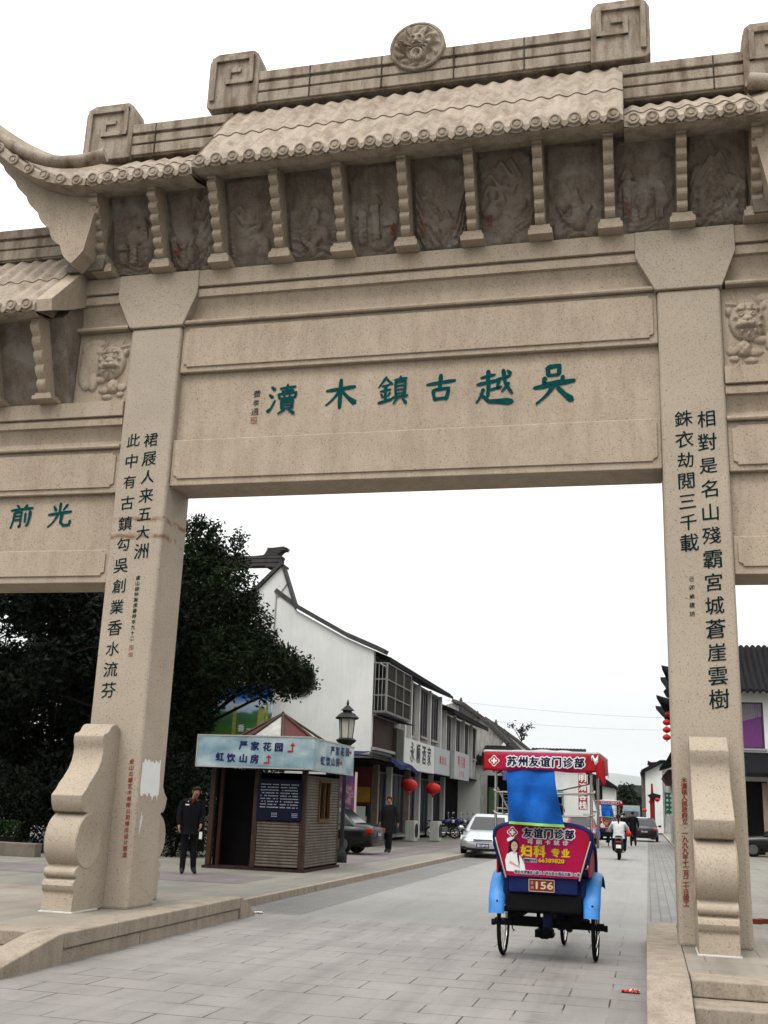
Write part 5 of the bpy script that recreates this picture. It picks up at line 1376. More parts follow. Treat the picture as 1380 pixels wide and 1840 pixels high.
sp = [(-15.2, 27.5, 8.4, 2.2), (-18.0, 28.2, 8.8, 2.4), (-20.8, 27.6, 9, 2.4), (-16.4, 32.0, 10.2, 2.8), (-20.0, 33.0, 10.6, 3.0), (-24.0, 31.0, 10, 3), (-16.2, 34.2, 6.5, 2.0), (-17.8, 37.5, 11.0, 3.4)]
tl = ['dark tree nearest behind the low plaza kerb, left of the left pillar', 'dark tree second from the left pillar in the side bay', 'dark tree at the left edge of the photo in the side bay', 'taller dark tree in the second row behind the side bay', 'taller dark tree at the left edge in the second row', 'tall dark tree outermost in the second row', 'low bushy tree behind the kiosk and attendant', 'tallest dark tree farthest back in the side bay']
for i, (x, y, h, w) in enumerate(sp):
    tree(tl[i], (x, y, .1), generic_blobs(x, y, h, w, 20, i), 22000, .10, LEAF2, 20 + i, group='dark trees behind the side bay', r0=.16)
# shrubs
def shrub(label, x, y, h, w, mat, seed, n=5000, ls=.06):
    r = random.Random(seed)
    T = thing('shrub', label, 'shrub', (x, y, .1), 'shrubs on the plaza')
    b = MB(); 
    for k in range(6): b.tube([(x, y, .05), (x + r.uniform(-w, w) * .6, y + r.uniform(-w, w) * .4, h * r.uniform(.6, .95))], [.03, .01], 5)
    b.build('stem', BARK, T)
    b = MB(); fs = []; vs = []
    for _ in range(n):
        a = r.uniform(0, 2 * PI); k = r.random() ** .5; p = Vector((x + w * k * math.cos(a), y + w * .6 * k * math.sin(a), .1 + h * (r.random() ** .7) * (1 - .35 * k * k)))
        a_ = Vector((r.gauss(0, 1), r.gauss(0, 1), r.gauss(0, 1))).normalized(); q = a_.cross(Vector((r.gauss(0, 1), r.gauss(0, 1), r.gauss(0, 1)))).normalized()
        o = len(vs); vs += [p - a_ * ls, p + q * ls * .45, p + a_ * ls, p - q * ls * .45]; fs.append((o, o + 1, o + 2, o + 3))
    b.v = [tuple(v) for v in vs]; b.f = fs; b.m = [0] * n; b.build('foliage', mat, T, recalc=False)
for i, (x, y, h, w) in enumerate(((-14.2, 26.2, 2.5, 1.3), (-16.4, 25.6, 2.3, 1.4), (-18.8, 25.8, 2.5, 1.4), (-12.2, 27.5, 2.8, 1.2), (-10.6, 28.8, 2.9, 1.2))):
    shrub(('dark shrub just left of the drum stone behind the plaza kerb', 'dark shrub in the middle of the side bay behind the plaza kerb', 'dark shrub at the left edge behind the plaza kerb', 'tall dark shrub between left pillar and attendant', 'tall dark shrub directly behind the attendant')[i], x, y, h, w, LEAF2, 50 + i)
HG = thing('low_hedge', 'low bright green clipped hedge behind the plaza kerb at the left edge', 'hedge', (-16, 25.3, .1), )
b = MB(); r = random.Random(8); vs = []; fs = []
for _ in range(2500):
    p = Vector((r.uniform(-17.5, -15.3), 25.0 + r.uniform(-.25, .25), .35 + .55 * r.random() ** .6)); a_ = Vector((r.gauss(0, 1), r.gauss(0, 1), r.gauss(.6, 1))).normalized(); q = a_.cross(Vector((r.gauss(0, 1), r.gauss(0, 1), r.gauss(0, 1)))).normalized(); o = len(vs)
    vs += [p - a_ * .05, p + q * .02, p + a_ * .05, p - q * .02]; fs.append((o, o + 1, o + 2, o + 3))
b.v = [tuple(v) for v in vs]; b.f = fs; b.m = [0] * len(fs); b.build('foliage', LEAF3, HG, recalc=False)
b = MB(); b.box(-17.5, -15.3, 24.8, 25.2, .1, .5); b.build('woody_core', BARK, HG)
# plaza kerb
PK = thing('plaza_kerb', 'low stone kerb wall edging the dark planting behind the left pillar', 'kerb', (-15, 24.4, .1))
b = MB()
for k in range(9): b.box(-25 + k * 1.2, -25 + k * 1.2 + 1.19, 24.0 - .03 * k * 0, 24.3, .1, .42)
b.build('kerb_stone', M('dull kerb stone', (.17, .145, .115), .85, .25, 3), PK, bevel=.02)
# far trees
def far_tree(label, px, py, y, rpx, hpx, mat, seed, n=6000, ls=.3):
    c = at(px, py, y); r = rpx * y / FPX; h = hpx * y / FPX
    bl = [(c.x + random.Random(seed * 10 + k).uniform(-r, r) * .6, y + random.Random(seed * 11 + k).uniform(-r, r) * .5, max(r * .3, c.z + random.Random(seed * 12 + k).uniform(-h, h) * .7), r * .45) for k in range(9)]
    tree(label, (c.x, y, 0), bl, n, ls, mat, seed, group='trees at the far end of the street', r0=.3)
far_tree('dark round tree at the end of the street beside the far white house', 1122, 1436, 150, 16, 14, LEAF, 31)
far_tree('dark tree at the end of the street left of the tall far tree', 1106, 1444, 165, 13, 11, LEAF2, 32)
far_tree('greener tree below the far hall roof', 1142, 1447, 175, 12, 10, LEAF3, 33)
far_tree('dark tree right of the greener tree at the end of the street', 1156, 1450, 168, 8, 9, LEAF2, 34)
def twig(label, px, py, y):
    c = at(px, py, y); T = thing('sapling', label, 'tree', (c.x, y, c.z - 3)); r = random.Random(5)
    b = MB(); ends = []
    for k in range(6):
        e = Vector((c.x + r.uniform(-.75, .75), y + r.uniform(-.3, .3), c.z + r.uniform(-.3, .55))); ends.append(e); b.tube([(c.x, y, c.z - 3), (c.x + .05, y, c.z - .7), e], [.07, .04, .012], 6)
    b.build('trunk', BARK, T); b = MB(); vs = []; fs = []
    for e in ends:
        for k in range(26):
            p = e + Vector((r.gauss(0, .16), r.gauss(0, .16), r.gauss(0, .12))); a_ = Vector((r.gauss(0, 1), r.gauss(0, 1), r.gauss(.3, 1))).normalized(); q = a_.cross(Vector((0, 1, .2))).normalized(); o = len(vs)
            vs += [p - a_ * .13, p + q * .045, p + a_ * .13, p - q * .045]; fs.append((o, o + 1, o + 2, o + 3))
    b.v = [tuple(v) for v in vs]; b.f = fs; b.m = [0] * len(fs); b.build('crown', LEAF, T, recalc=False)
twig('thin sapling with sparse leaves poking above the roofs over the pedicab', 936, 1316, 88)
# overhead wires
for i, (pa, pb, sag) in enumerate((((800, 1258), (1400, 1292), .35), ((840, 1292), (1400, 1310), .3))):
    A_, B_ = at(*pa, 63), at(*pb, 66); b = MB(); b.tube([A_.lerp(B_, k / 14) - Vector((0, 0, sag * math.sin(PI * k / 14))) for k in range(15)], .007, 5)
    tag(b.build('overhead_wire', M('grey cable', (.30, .30, .30), .6, 0), loc=tuple(A_)), ('upper', 'lower')[i] + ' of the two thin overhead wires crossing the sky above the street', 'wire', 'overhead wires')
# hill on the horizon
# thin damp air: far things fade, near things stay clear
b = MB(); b.box(-9500, 9500, -60, 19500, -1.0, 900)
vm = bpy.data.materials.new('damp air'); vm.use_nodes = True; vt = vm.node_tree; vt.nodes.clear()
pv = vt.nodes.new('ShaderNodeVolumePrincipled'); pv.inputs['Color'].default_value = (.93, .96, 1.0, 1); pv.inputs['Density'].default_value = HAZE; pv.inputs['Anisotropy'].default_value = .2
vo = vt.nodes.new('ShaderNodeOutputMaterial'); vt.links.new(pv.outputs[0], vo.inputs['Volume'])
if HAZE > 0: tag(b.build('haze', vm), kind='stuff')
b = MB()
def hill(u, v):
    x = -8100 + 17000 * u; y = 14000 + 4500 * v
    z = 985 * math.sin(PI * min(1, v * 1.2)) * (.62 + .38 * math.sin(u * 5.2 + .9)) + 36 * noise.noise(Vector((u * 14, v * 4, 1)))
    return (x, y, z - 16)
b.grid(hill, 60, 10); struct('hill', b, M('wooded hill', (.05, .075, .05), .9, .3, .01), smooth=60, recalc=False)
# ================================================================== PEDICAB
MAG = None
m, t, bb, co = newmat('magenta banner print'); MAG = m
sx = t.nodes.new('ShaderNodeSeparateXYZ'); t.links.new(co, sx.inputs[0])
ab = t.nodes.new('ShaderNodeMath'); ab.operation = 'ABSOLUTE'; t.links.new(sx.outputs[0], ab.inputs[0])
cc = _ramp(t, ab.outputs[0], [(.10, (.44, .002, .095)), (.40, (.42, .003, .05)), (.54, (.36, .004, .010))])
t.links.new(_mul(t, cc, _ramp(t, _noise(t, co, 6, 3), [(.3, _g(.85)), (.7, _g(1.05))])), bb.inputs['Base Color']); bb.inputs['Roughness'].default_value = .5; bb.inputs['Specular IOR Level'].default_value = .12
BLUEP = M('sky blue fender paint', (.037, .24, .64), .45, .18, 9, spec=.35, streak=.3)
BLUED = M('dark blue body paint', (.004, .013, .095), .55, .3, 6, spec=.15, streak=.4)
BLUEC = M('blue curtain cloth', (.005, .095, .40), .8, .22, 5, bump=.35, bscale=22)
LIME = M('lime hem', (.30, .62, .10), .7, .1, 6)
NAVYT = M('navy outline lettering', (.006, .006, .045), .5, 0); YELT = M('yellow lettering', (.72, .52, .01), .5, 0); WHT = M('white lettering', (.82, .82, .82), .5, 0)
FRAMEB = M('greasy black frame', (.005, .005, .006), .7, .2, 12, spec=.08)
SKINP = M('printed skin', (.62, .40, .30), .6, 0)
def torus(b, c, R_, r, n=40, k=10, mi=0):
    vs = []
    for i in range(n):
        a = 2 * PI * i / n
        for j in range(k):
            q = 2 * PI * j / k; rr_ = R_ + r * math.cos(q); vs.append((c[0] + r * math.sin(q), c[1] + rr_ * math.cos(a), c[2] + rr_ * math.sin(a)))
    b.add(vs, [(i * k + j, ((i + 1) % n) * k + j, ((i + 1) % n) * k + (j + 1) % k, i * k + (j + 1) % k) for i in range(n) for j in range(k)], mi); return b
def spoke_wheel(T, x, y, R_, rt=.024, hubw=.05):
    b = MB(); torus(b, (x, y, R_), R_ - rt, rt, 44, 10); w = b.build('wheel', RUBBER, T, smooth=60)
    b = MB(); torus(b, (x, y, R_), R_ - rt * 2.1, .012, 40, 6); b.build('rim', STEEL, w, smooth=60)
    b = MB(); r = random.Random(1)
    for k in range(20):
        a = 2 * PI * k / 20; s = hubw * (1 if k % 2 else -1); a2 = a + .35 * (1 if k % 4 < 2 else -1)
        b.tube([(x + s, y + .03 * math.cos(a2), R_ + .03 * math.sin(a2)), (x, y + (R_ - rt * 2) * math.cos(a), R_ + (R_ - rt * 2) * math.sin(a))], .0022, 4)
    b.build('spokes', STEEL, w)
    b = MB(); b.lathe([(.001, -.075), (.028, -.075), (.028, -.05), (.018, -.04), (.018, .04), (.028, .05), (.028, .075), (.001, .075)], (x, y, R_), 12, 'x'); b.build('hub', FRAMEB, w, smooth=40)
    return w
def cross_badge(b, c, k, mi):
    c = Vector(c)
    pts = []
    for i in range(32):
        a = 2 * PI * i / 32; r = k * (.86 + .14 * math.cos(4 * a)); pts.append((r * math.cos(a), r * math.sin(a)))
    inn = [(x * .84, z * .84) for x, z in pts]; n = 32
    b.add([c + Vector((x, 0, z)) for x, z in pts] + [c + Vector((x, 0, z)) for x, z in inn], [(i, (i + 1) % n, n + (i + 1) % n, n + i) for i in range(n)], mi)
    inn2 = [(x * .84, z * .84) for x, z in pts]
    w = k * .2
    for sgn, mi_ in ((1, 3),):
        b.add([c + Vector((x, -.001, z)) for x, z in inn2], [list(range(n))], mi_)
    cr = []
    for q in ((-1, -3), (1, -3), (1, -1), (3, -1), (3, 1), (1, 1), (1, 3), (-1, 3), (-1, 1), (-3, 1), (-3, -1), (-1, -1)): cr.append(c + Vector((q[0] * w * .85, -.002, q[1] * w * .85)))
    b.add(cr, [list(range(12))], mi)
BADGER = M('badge red', (.30, .02, .02), .5, 0)
P = thing('pedicab', 'pedicab with magenta clinic banner and blue curtain seen from behind under the gate', 'pedicab', (0, 0, 0), 'pedicabs on the street')
for x in (-.525, .525): spoke_wheel(P, x, 0, .35)
spoke_wheel(P, .03, 1.36, .34, .022)
for x in (-.525, .525):      # mudguards
    b = MB(); rings = []
    for k in range(15):
        a = RAD(172 - k * 9.2); R_ = .49; cy, cz = -.02 + R_ * math.cos(a), .42 + R_ * math.sin(a); w = .095 if k > 1 else .088
        ca, sa = math.cos(a), math.sin(a); ring = []
        for j in range(9):
            q = PI * j / 8; ring.append((x - w * math.cos(q), cy + ca * .045 * math.sin(q), cz + sa * .045 * math.sin(q)))
        for j in range(8, -1, -1):
            q = PI * j / 8; ring.append((x - (w - .006) * math.cos(q), cy + ca * (.045 * math.sin(q) - .006), cz + sa * (.045 * math.sin(q) - .006)))
        rings.append(ring)
    b.loft(rings); f_ = b.build('mudguard', BLUEP, P, smooth=45)
    b = MB(); a = RAD(158); b.lathe([(.001, 0), (.012, 0), (.010, .006), (.001, .007)], (x + .01, 0, 0), 8, 'y'); b.xf(Matrix.Translation((0, -.02 + .538 * math.cos(a), .42 + .538 * math.sin(a)))); b.build('rivet', FRAMEB, f_)
# chassis
b = MB(); b.box(-.62, .62, -.035, .035, .325, .40); b.box(-.46, .46, -.06, .06, .40, .43); b.box(-.44, -.30, -.25, .5, .43, .50); b.box(.30, .44, -.25, .5, .43, .50)
b.tube([(-.62, 0, .35), (-.66, 0, .35)], .035, 10); b.tube([(.62, 0, .35), (.66, 0, .35)], .035, 10)
for x in (-.40, .40): b.tube([(x, -.3, .52), (x, 0, .40), (x, .35, .52)], .028, 8)
b.tube([(0, .1, .38), (0, .7, .42), (.03, 1.0, .50)], .035, 8); b.tube([(0, .3, .7), (0, .9, .62), (.03, 1.1, .70)], .022, 8)
for x in (-.3, -.1, .12, .3): b.box(x - .02, x + .02, -.16, -.12, .43, .55)
b.box(-.46, .46, -.36, -.30, .50, .56)
b.build('chassis', FRAMEB, P)
b = MB(); b.lathe([(.001, -.05), (.075, -.05), (.09, -.02), (.09, .05), (.06, .09), (.001, .09)], (-.06, -.02, .29), 14, 'x'); b.box(-.15, .05, -.09, .1, .22, .30); b.box(-.04, .02, -.12, -.03, .26, .34)
b.tube([(-.02, -.05, .26), (.06, -.08, .24), (.05, .1, .25)], .012, 6); b.tube([(-.42, -.05, .40), (-.41, -.06, .30), (-.39, -.05, .27)], .008, 5); b.tube([(.44, -.05, .38), (.46, -.05, .30)], .01, 5)
b.build('drive_motor', FRAMEB, P, bevel=.006)
b = MB(); b.box(-.055, .055, -.115, -.06, .30, .52); b.build('motor_cover', BLUED, P, bevel=.012)
b = MB(); b.box(-.42, .42, -.52, .5, .53, .72); b.build('under_box', FRAMEB, P, bevel=.02)
b = MB(); b.box(-.38, .38, -.55, -.40, .725, .92); b.prism([(-.47, .60), (-.39, .60), (-.39, .9), (-.45, .9)], 'y', -.45, .1); b.prism([(.47, .60), (.39, .60), (.39, .9), (.45, .9)], 'y', -.45, .1); b.build('lower_body', BLUED, P, bevel=.015)
# back panel with the banner
def back_shape(k=0.0, n=20):
    pts = [(-.40 + k, .90 + k), (.40 - k, .90 + k), (.47 - k, 1.05), (.515 - k, 1.22)]
    for i in range(n + 1):
        a = PI * i / n; pts.append(((.52 - k) * math.cos(a) if abs(math.cos(a)) < 2 else 0, 1.30 + (.165 - k) * (abs(math.sin(a)) ** .55)))
    pts += [(-.515 + k, 1.22), (-.47 + k, 1.05)]
    return pts
b = MB(); b.prism(back_shape(), 'y', -.585, -.545); bp = b.build('back_panel', MAG, P, smooth=30)
YB = -.5895
b = MB(); pth = [(x * 1.03, -.56, z + (.012 if z > 1.2 else 0)) for x, z in back_shape()[2:]]; b.tube(pth, [.018] + [.03] * (len(pth) - 2) + [.018], 10); b.build('seat_back_roll', BLUED, P, smooth=60)
b = MB()
for s in (-1, 1): b.tube([(s * .405, -.60, .88), (s * .50, -.60, 1.20), (s * .53, -.58, 1.3)], .011, 8)
b.build('chrome_edge', STEEL, P, smooth=60)
for s in (-1, 1):
    b = MB(); b.prism([(-.545, .92), (.05, .92), (.10, 1.05), (.02, 1.18), (-.25, 1.26), (-.545, 1.36)], 'x', s * .50, s * .52); b.build('side_panel', MAG, P)
    b = MB(); b.tube([(s * .53, -.56, 1.36), (s * .53, -.25, 1.28), (s * .53, .02, 1.2), (s * .53, .12, 1.05), (s * .53, .1, .92)], .022, 8); b.build('arm_roll', BLUED, P, smooth=60)
b = MB(); b.box(-.5, .5, -.52, .1, .92, 1.0); b.box(-.48, .48, -.5, -.38, 1.0, 1.38); b.build('seat', M('navy seat vinyl', (.008, .012, .05), .5, .2, 5), P, bevel=.04, seg=3)
b = MB(); b.box(-.5, .5, .1, .55, .50, .54); b.box(-.46, .46, .5, .54, .54, .95); b.build('foot_board', BLUED, P)
def outlined(parent, rows, y):
    """rows: text, x centre, z centre, size, step, front material index, outline index or None, wx"""
    b = MB()
    for s, xc, zc, size, step, mi, om, wx, em in rows:
        n = len(s)
        for i, ch in enumerate(s):
            p = (xc + (i - (n - 1) / 2) * step, y, zc)
            if om is not None:
                for k in range(8):
                    a = k * PI / 4; put(b, ch, (p[0] + .011 * math.cos(a) * size / .1, y - .0002 * k, zc + .011 * math.sin(a) * size / .1), size, XA, ZA, om, wx=wx, emb=em)
                put(b, ch, (p[0], y - .0045, zc), size, XA, ZA, mi, wx=wx, emb=em)
            else: put(b, ch, p, size, XA, ZA, mi, wx=wx, emb=em)
    return b
rows = [('友谊门诊部', .07, 1.365, .108, .116, 1, 0, 1.0, .055), ('可刷卡就诊', .06, 1.272, .056, .098, 0, None, 1.2, .03), ('妇科', -.105, 1.172, .135, .15, 2, None, 1.0, .06), ('专业', .20, 1.165, .098, .112, 2, None, 1.0, .055),
        ('健康热线', -.135, 1.072, .040, .036, 1, 0, 1.0, .03), ('地址木渎镇金山路55号云年大酒店北面50米', .05, 1.0 - .055, .043, .0345, 1, 0, .8, .03)]
b = outlined(bp, rows, YB)
put(b, '66389820', (.10, YB - .004, 1.078), .062, XA, ZA, 2, fit=.28, emb=.05)
for k, x in enumerate((0,)): cross_badge(b, (-.335, YB, 1.365), .062, 0)
b.build('lettering', [WHT, NAVYT, YELT, BADGER], bp, recalc=False)
# printed nurse on the banner
b = MB()
def flat(pts, mi, d): b.add([(x, YB - d, z) for x, z in pts], [list(range(len(pts)))], mi)
def disc(cx, cz, rx, rz, mi, d, n=18): flat([(cx + rx * math.cos(2 * PI * i / n), cz + rz * math.sin(2 * PI * i / n)) for i in range(n)], mi, d)
flat([(-.40, .95), (-.415, 1.06), (-.395, 1.13), (-.345, 1.155), (-.29, 1.15), (-.235, 1.10), (-.20, 1.03), (-.19, .97), (-.23, .955), (-.30, .945)], 0, .001)
flat([(-.385, 1.13), (-.375, 1.25), (-.35, 1.29), (-.30, 1.295), (-.265, 1.26), (-.262, 1.18), (-.275, 1.145), (-.29, 1.17), (-.36, 1.15)], 1, .0016)
disc(-.312, 1.215, .036, .052, 2, .0022); flat([(-.33, 1.17), (-.30, 1.17), (-.295, 1.14), (-.325, 1.13)], 2, .0021)
flat([(-.385, 1.26), (-.40, 1.285), (-.37, 1.31), (-.31, 1.305), (-.345, 1.28)], 0, .0028)
disc(-.325, 1.225, .006, .004, 1, .0032); disc(-.298, 1.225, .006, .004, 1, .0032); disc(-.312, 1.192, .010, .004, 3, .0032); flat([(-.36, 1.06), (-.25, 1.0), (-.25, .985), (-.37, 1.03)], 2, .0026)
flat([(-.285, 1.14), (-.265, 1.04), (-.26, .98), (-.252, 1.04), (-.262, 1.13)], 1, .0024)
b.build('printed_nurse', [WHT, M('printed hair', (.012, .01, .012), .5, 0), SKINP, M('printed lips', (.5, .06, .07), .5, 0)], bp, recalc=False)
# number plate
b = MB(); b.box(-.155, .13, -.566, -.554, .745, .875); np_ = b.build('number_plate', M('red number plate', (.20, .022, .014), .5, .15, 8), P)
b = MB(); put(b, '156', (.02, -.5675, .812), .108, XA, ZA, fit=.185, emb=.04)
for i, ch in enumerate('苏州'): put(b, ch, (-.118, -.5675, .835 - i * .05), .034, XA, ZA)
b.build('lettering', M('cream plate letters', (.62, .52, .36), .5, 0), np_, recalc=False)
b = MB(); 
for z0, z1, x0, x1 in ((.745, .751, -.155, .13), (.869, .875, -.155, .13), (.745, .875, -.155, -.149), (.745, .875, .124, .13)): b.box(x0, x1, -.5685, -.5665, z0, z1)
b.build('plate_border', M('cream plate letters', (.62, .52, .36), .5, 0), np_)
# canopy
posts = ((-.54, -.52), (.54, -.52), (-.54, .48), (.54, .48))
b = MB()
for x, y in posts: b.tube([(x * .98, y, 1.2), (x, y, 1.6), (x, y, 2.14)], .016, 8)
b.build('canopy_post', STEEL, P, smooth=60)
for z, bow in ((1.80, .05), (1.56, .02)):
    b = MB(); pth = [(-.56, -.30, z + .04), (-.565, -.50, z + .02), (-.50, -.60 - bow * .5, z), (0, -.62 - bow, z - .005), (.50, -.60 - bow * .5, z), (.565, -.50, z + .02), (.56, -.30, z + .04)]
    b.tube(pth, .012, 8); b.build('back_rail', STEEL, P, smooth=60)
b = MB()
for x in (-.44, .24): b.tube([(x, -.635, 1.56), (x, -.64, 1.80)], .008, 6)
for s in (-1, 1): b.tube([(s * .54, -.5, 2.0), (s * .40, -.3, 2.1)], .010, 6); b.tube([(s * .54, -.4, 1.85), (s * .54, .4, 1.62)], .010, 6); b.tube([(s * .545, -.5, 1.62), (s * .545, .46, 1.62)], .010, 6)
b.tube([(.16, -.45, 1.83), (.52, -.2, 1.93)], .008, 6)
b.build('brace', STEEL, P, smooth=60)
b = MB(); b.grid(lambda u, v: (-.64 + 1.28 * u, -.70 + 1.42 * v, 2.255 + .05 * math.sin(PI * u) * math.sin(PI * v) + .006 * math.sin(u * 30)), 20, 16)
b.grid(lambda u, v: (-.64 + 1.28 * u, -.70 + 1.42 * v, 2.235 + .04 * math.sin(PI * u) * math.sin(PI * v)), 20, 16)
b.tube([(-.64, -.70, 2.245), (.64, -.70, 2.245), (.64, .72, 2.245), (-.64, .72, 2.245), (-.64, -.70, 2.245)], .016, 8)
cr_ = b.build('canopy_roof', M('pale grey canopy sheet', (.50, .50, .48), .6, .12, 5), P, smooth=50, recalc=False)
b = MB(); b.grid(lambda u, v: (-.62 + 1.24 * u, -.68 + 1.38 * v, 2.215), 6, 6); b.build('canopy_lining', M('navy lining', (.004, .006, .03), .8, .2), P, recalc=False)
def valance(u, v): return (-.645 + 1.265 * u, -.716 - .012 * math.sin(u * 15) * v - .012 * v, 2.235 - (.195 + .012 * math.sin(u * 9 + .5)) * v)
b = MB(); b.grid(valance, 60, 6); va = b.build('rear_valance', MAG, P, smooth=60, recalc=False); so_ = va.modifiers.new('thick', 'SOLIDIFY'); so_.thickness = .003
b = outlined(va, [('苏州友谊门诊部', .055, 2.138, .115, .126, 1, 0, 1.0, .05)], -.742); cross_badge(b, (-.525, -.742, 2.138), .062, 0)
b.build('lettering', [WHT, NAVYT, YELT, BADGER], va, recalc=False)
for s in (-1, 1):
    b = MB(); b.grid(lambda u, v, s=s: (s * (.645 + .012 * math.sin(u * 11) * v + .02 * v), -.70 + 1.4 * u, 2.235 - (.19 + .015 * math.sin(u * 14)) * v), 40, 6)
    o = b.build('side_valance', MAG, P, smooth=60, recalc=False); so_ = o.modifiers.new('thick', 'SOLIDIFY'); so_.thickness = .003
b = MB(); b.grid(lambda u, v: (.60 + .10 * u + .02 * v, -.735 - .03 * math.sin(u * 3) * v, 2.215 - (.25 + .05 * u) * v + .03 * math.sin(u * 6)), 10, 8); o = b.build('torn_flap', MAG, P, smooth=60, recalc=False); so_ = o.modifiers.new('thick', 'SOLIDIFY'); so_.thickness = .003
b = MB(); b.grid(lambda u, v: (.565 + .075 * u, -.748 - .014 * math.sin(v * 4), 2.205 - .09 * v * (.5 + .5 * u) + .02 * math.sin(u * 8)), 8, 6); o = b.build('torn_lining', WHITEP, P, smooth=60, recalc=False)
# curtain
def curt(u, v):
    xl = -.385 + .03 * v; xr = .15 + .11 * v ** 1.3; x = xl + (xr - xl) * u
    fold = .026 * math.sin(u * 11 + v * 4.2) + .034 * math.sin(u * 6 - v * 5) * v + .05 * v * math.sin(u * 4 + v * 2.5)
    fold *= min(1.0, .08 + 1.6 * v) * 1.35
    return (x, -.69 - .075 * min(1, v * 3) + fold, 2.09 - .635 * v - .015 * u * v)
b = MB(); b.grid(curt, 60, 40); cu = b.build('curtain', BLUEC, P, smooth=70, recalc=False); so_ = cu.modifiers.new('thick', 'SOLIDIFY'); so_.thickness = .004
b = MB(); b.grid(lambda u, v: (lambda p: (p[0], p[1] - .014, p[2]))(curt(u, .955 + .045 * v)), 60, 3); b.build('hem', LIME, cu, smooth=70, recalc=False)
# front end: fork, handlebar, saddle, front mudguard
b = MB()
for s in (-1, 1): b.tube([(.03 + s * .05, 1.36, .34), (.03 + s * .05, 1.24, .75), (.03, 1.18, .92)], .014, 8)
b.tube([(.03, 1.18, .9), (.03, 1.12, 1.06)], .018, 8); b.tube([(-.26, 1.0, 1.08), (-.2, 1.1, 1.1), (.03, 1.12, 1.06), (.26, 1.1, 1.1), (.32, 1.0, 1.08)], .013, 8)
b.tube([(.03, 1.2, .8), (.03, .7, .55), (.03, .62, .88)], .02, 8); b.build('front_fork', FRAMEB, P, smooth=50)
b = MB(); b.loft([[(.03 + w * math.cos(a), y, .92 + h * math.sin(a)) for a in [2 * PI * i / 10 for i in range(10)]] for y, w, h in ((.48, .06, .03), (.52, .11, .045), (.62, .09, .04), (.74, .03, .03), (.78, .012, .02))]); b.build('saddle', RUBBER, P, smooth=50)
b = MB(); rings = []
for k in range(14):
    a = RAD(200 - k * 12); ca, sa = math.cos(a), math.sin(a); rings.append([(.03 + .045 * math.cos(q), 1.36 + (.375 + .02 * math.sin(q)) * ca, .34 + (.375 + .02 * math.sin(q)) * sa) for q in [PI * j / 6 for j in range(7)]])
b.loft(rings, cap=False); b.build('front_mudguard', BLUED, P, smooth=50, recalc=False)
P.location = (-1.135, 13.12, 0); P.rotation_euler = (0, 0, RAD(-1.8))
P2 = dup(P, (atz(1093, 1523).x, 57.5, 0), RAD(4), 'smaller far pedicab with red banner ahead of the scooter')

# ================================================================== PEOPLE
SKIN = M('warm skin', (.34, .17, .105), .6, .06, 20)
HAIR = M('black hair', (.006, .005, .005), .6, .2, 30, spec=.1)
def cloth(n, c): return M(n, c, .9, .18, 8, spec=.06)
JB = cloth('black uniform cloth', (.007, .007, .009)); JT = cloth('dark trousers', (.010, .010, .013)); SH = M('black shoe leather', (.008, .008, .008), .4, .1)
JW = cloth('white jacket', (.66, .67, .68)); JN = cloth('navy cloth', (.010, .014, .045)); JG = cloth('dark brown coat', (.012, .010, .010))
BASEP = dict(pel=(0, 0, .95), sp=(0, 0, 1.12), ch=(0, .01, 1.32), nk=(0, .0, 1.475), hd0=(0, -.012, 1.56), hd=(0, -.02, 1.635), cr=(0, -.01, 1.70),
             shL=(.165, .01, 1.42), elL=(.215, .02, 1.15), wrL=(.22, -.04, .91), hipL=(.085, 0, .90), knL=(.095, -.015, .50), anL=(.095, .02, .09), toL=(.11, -.15, .035),
             shR=(-.165, .01, 1.42), elR=(-.215, .02, 1.15), wrR=(-.22, -.04, .91), hipR=(-.085, 0, .90), knR=(-.095, -.015, .50), anR=(-.095, .02, .09), toR=(-.11, -.15, .035))
RADII = dict(pel=.135, sp=.125, ch=.15, nk=.052, hd0=.07, hd=.092, cr=.062, sh=.068, el=.046, wr=.03, hip=.098, kn=.076, an=.060, to=.036)
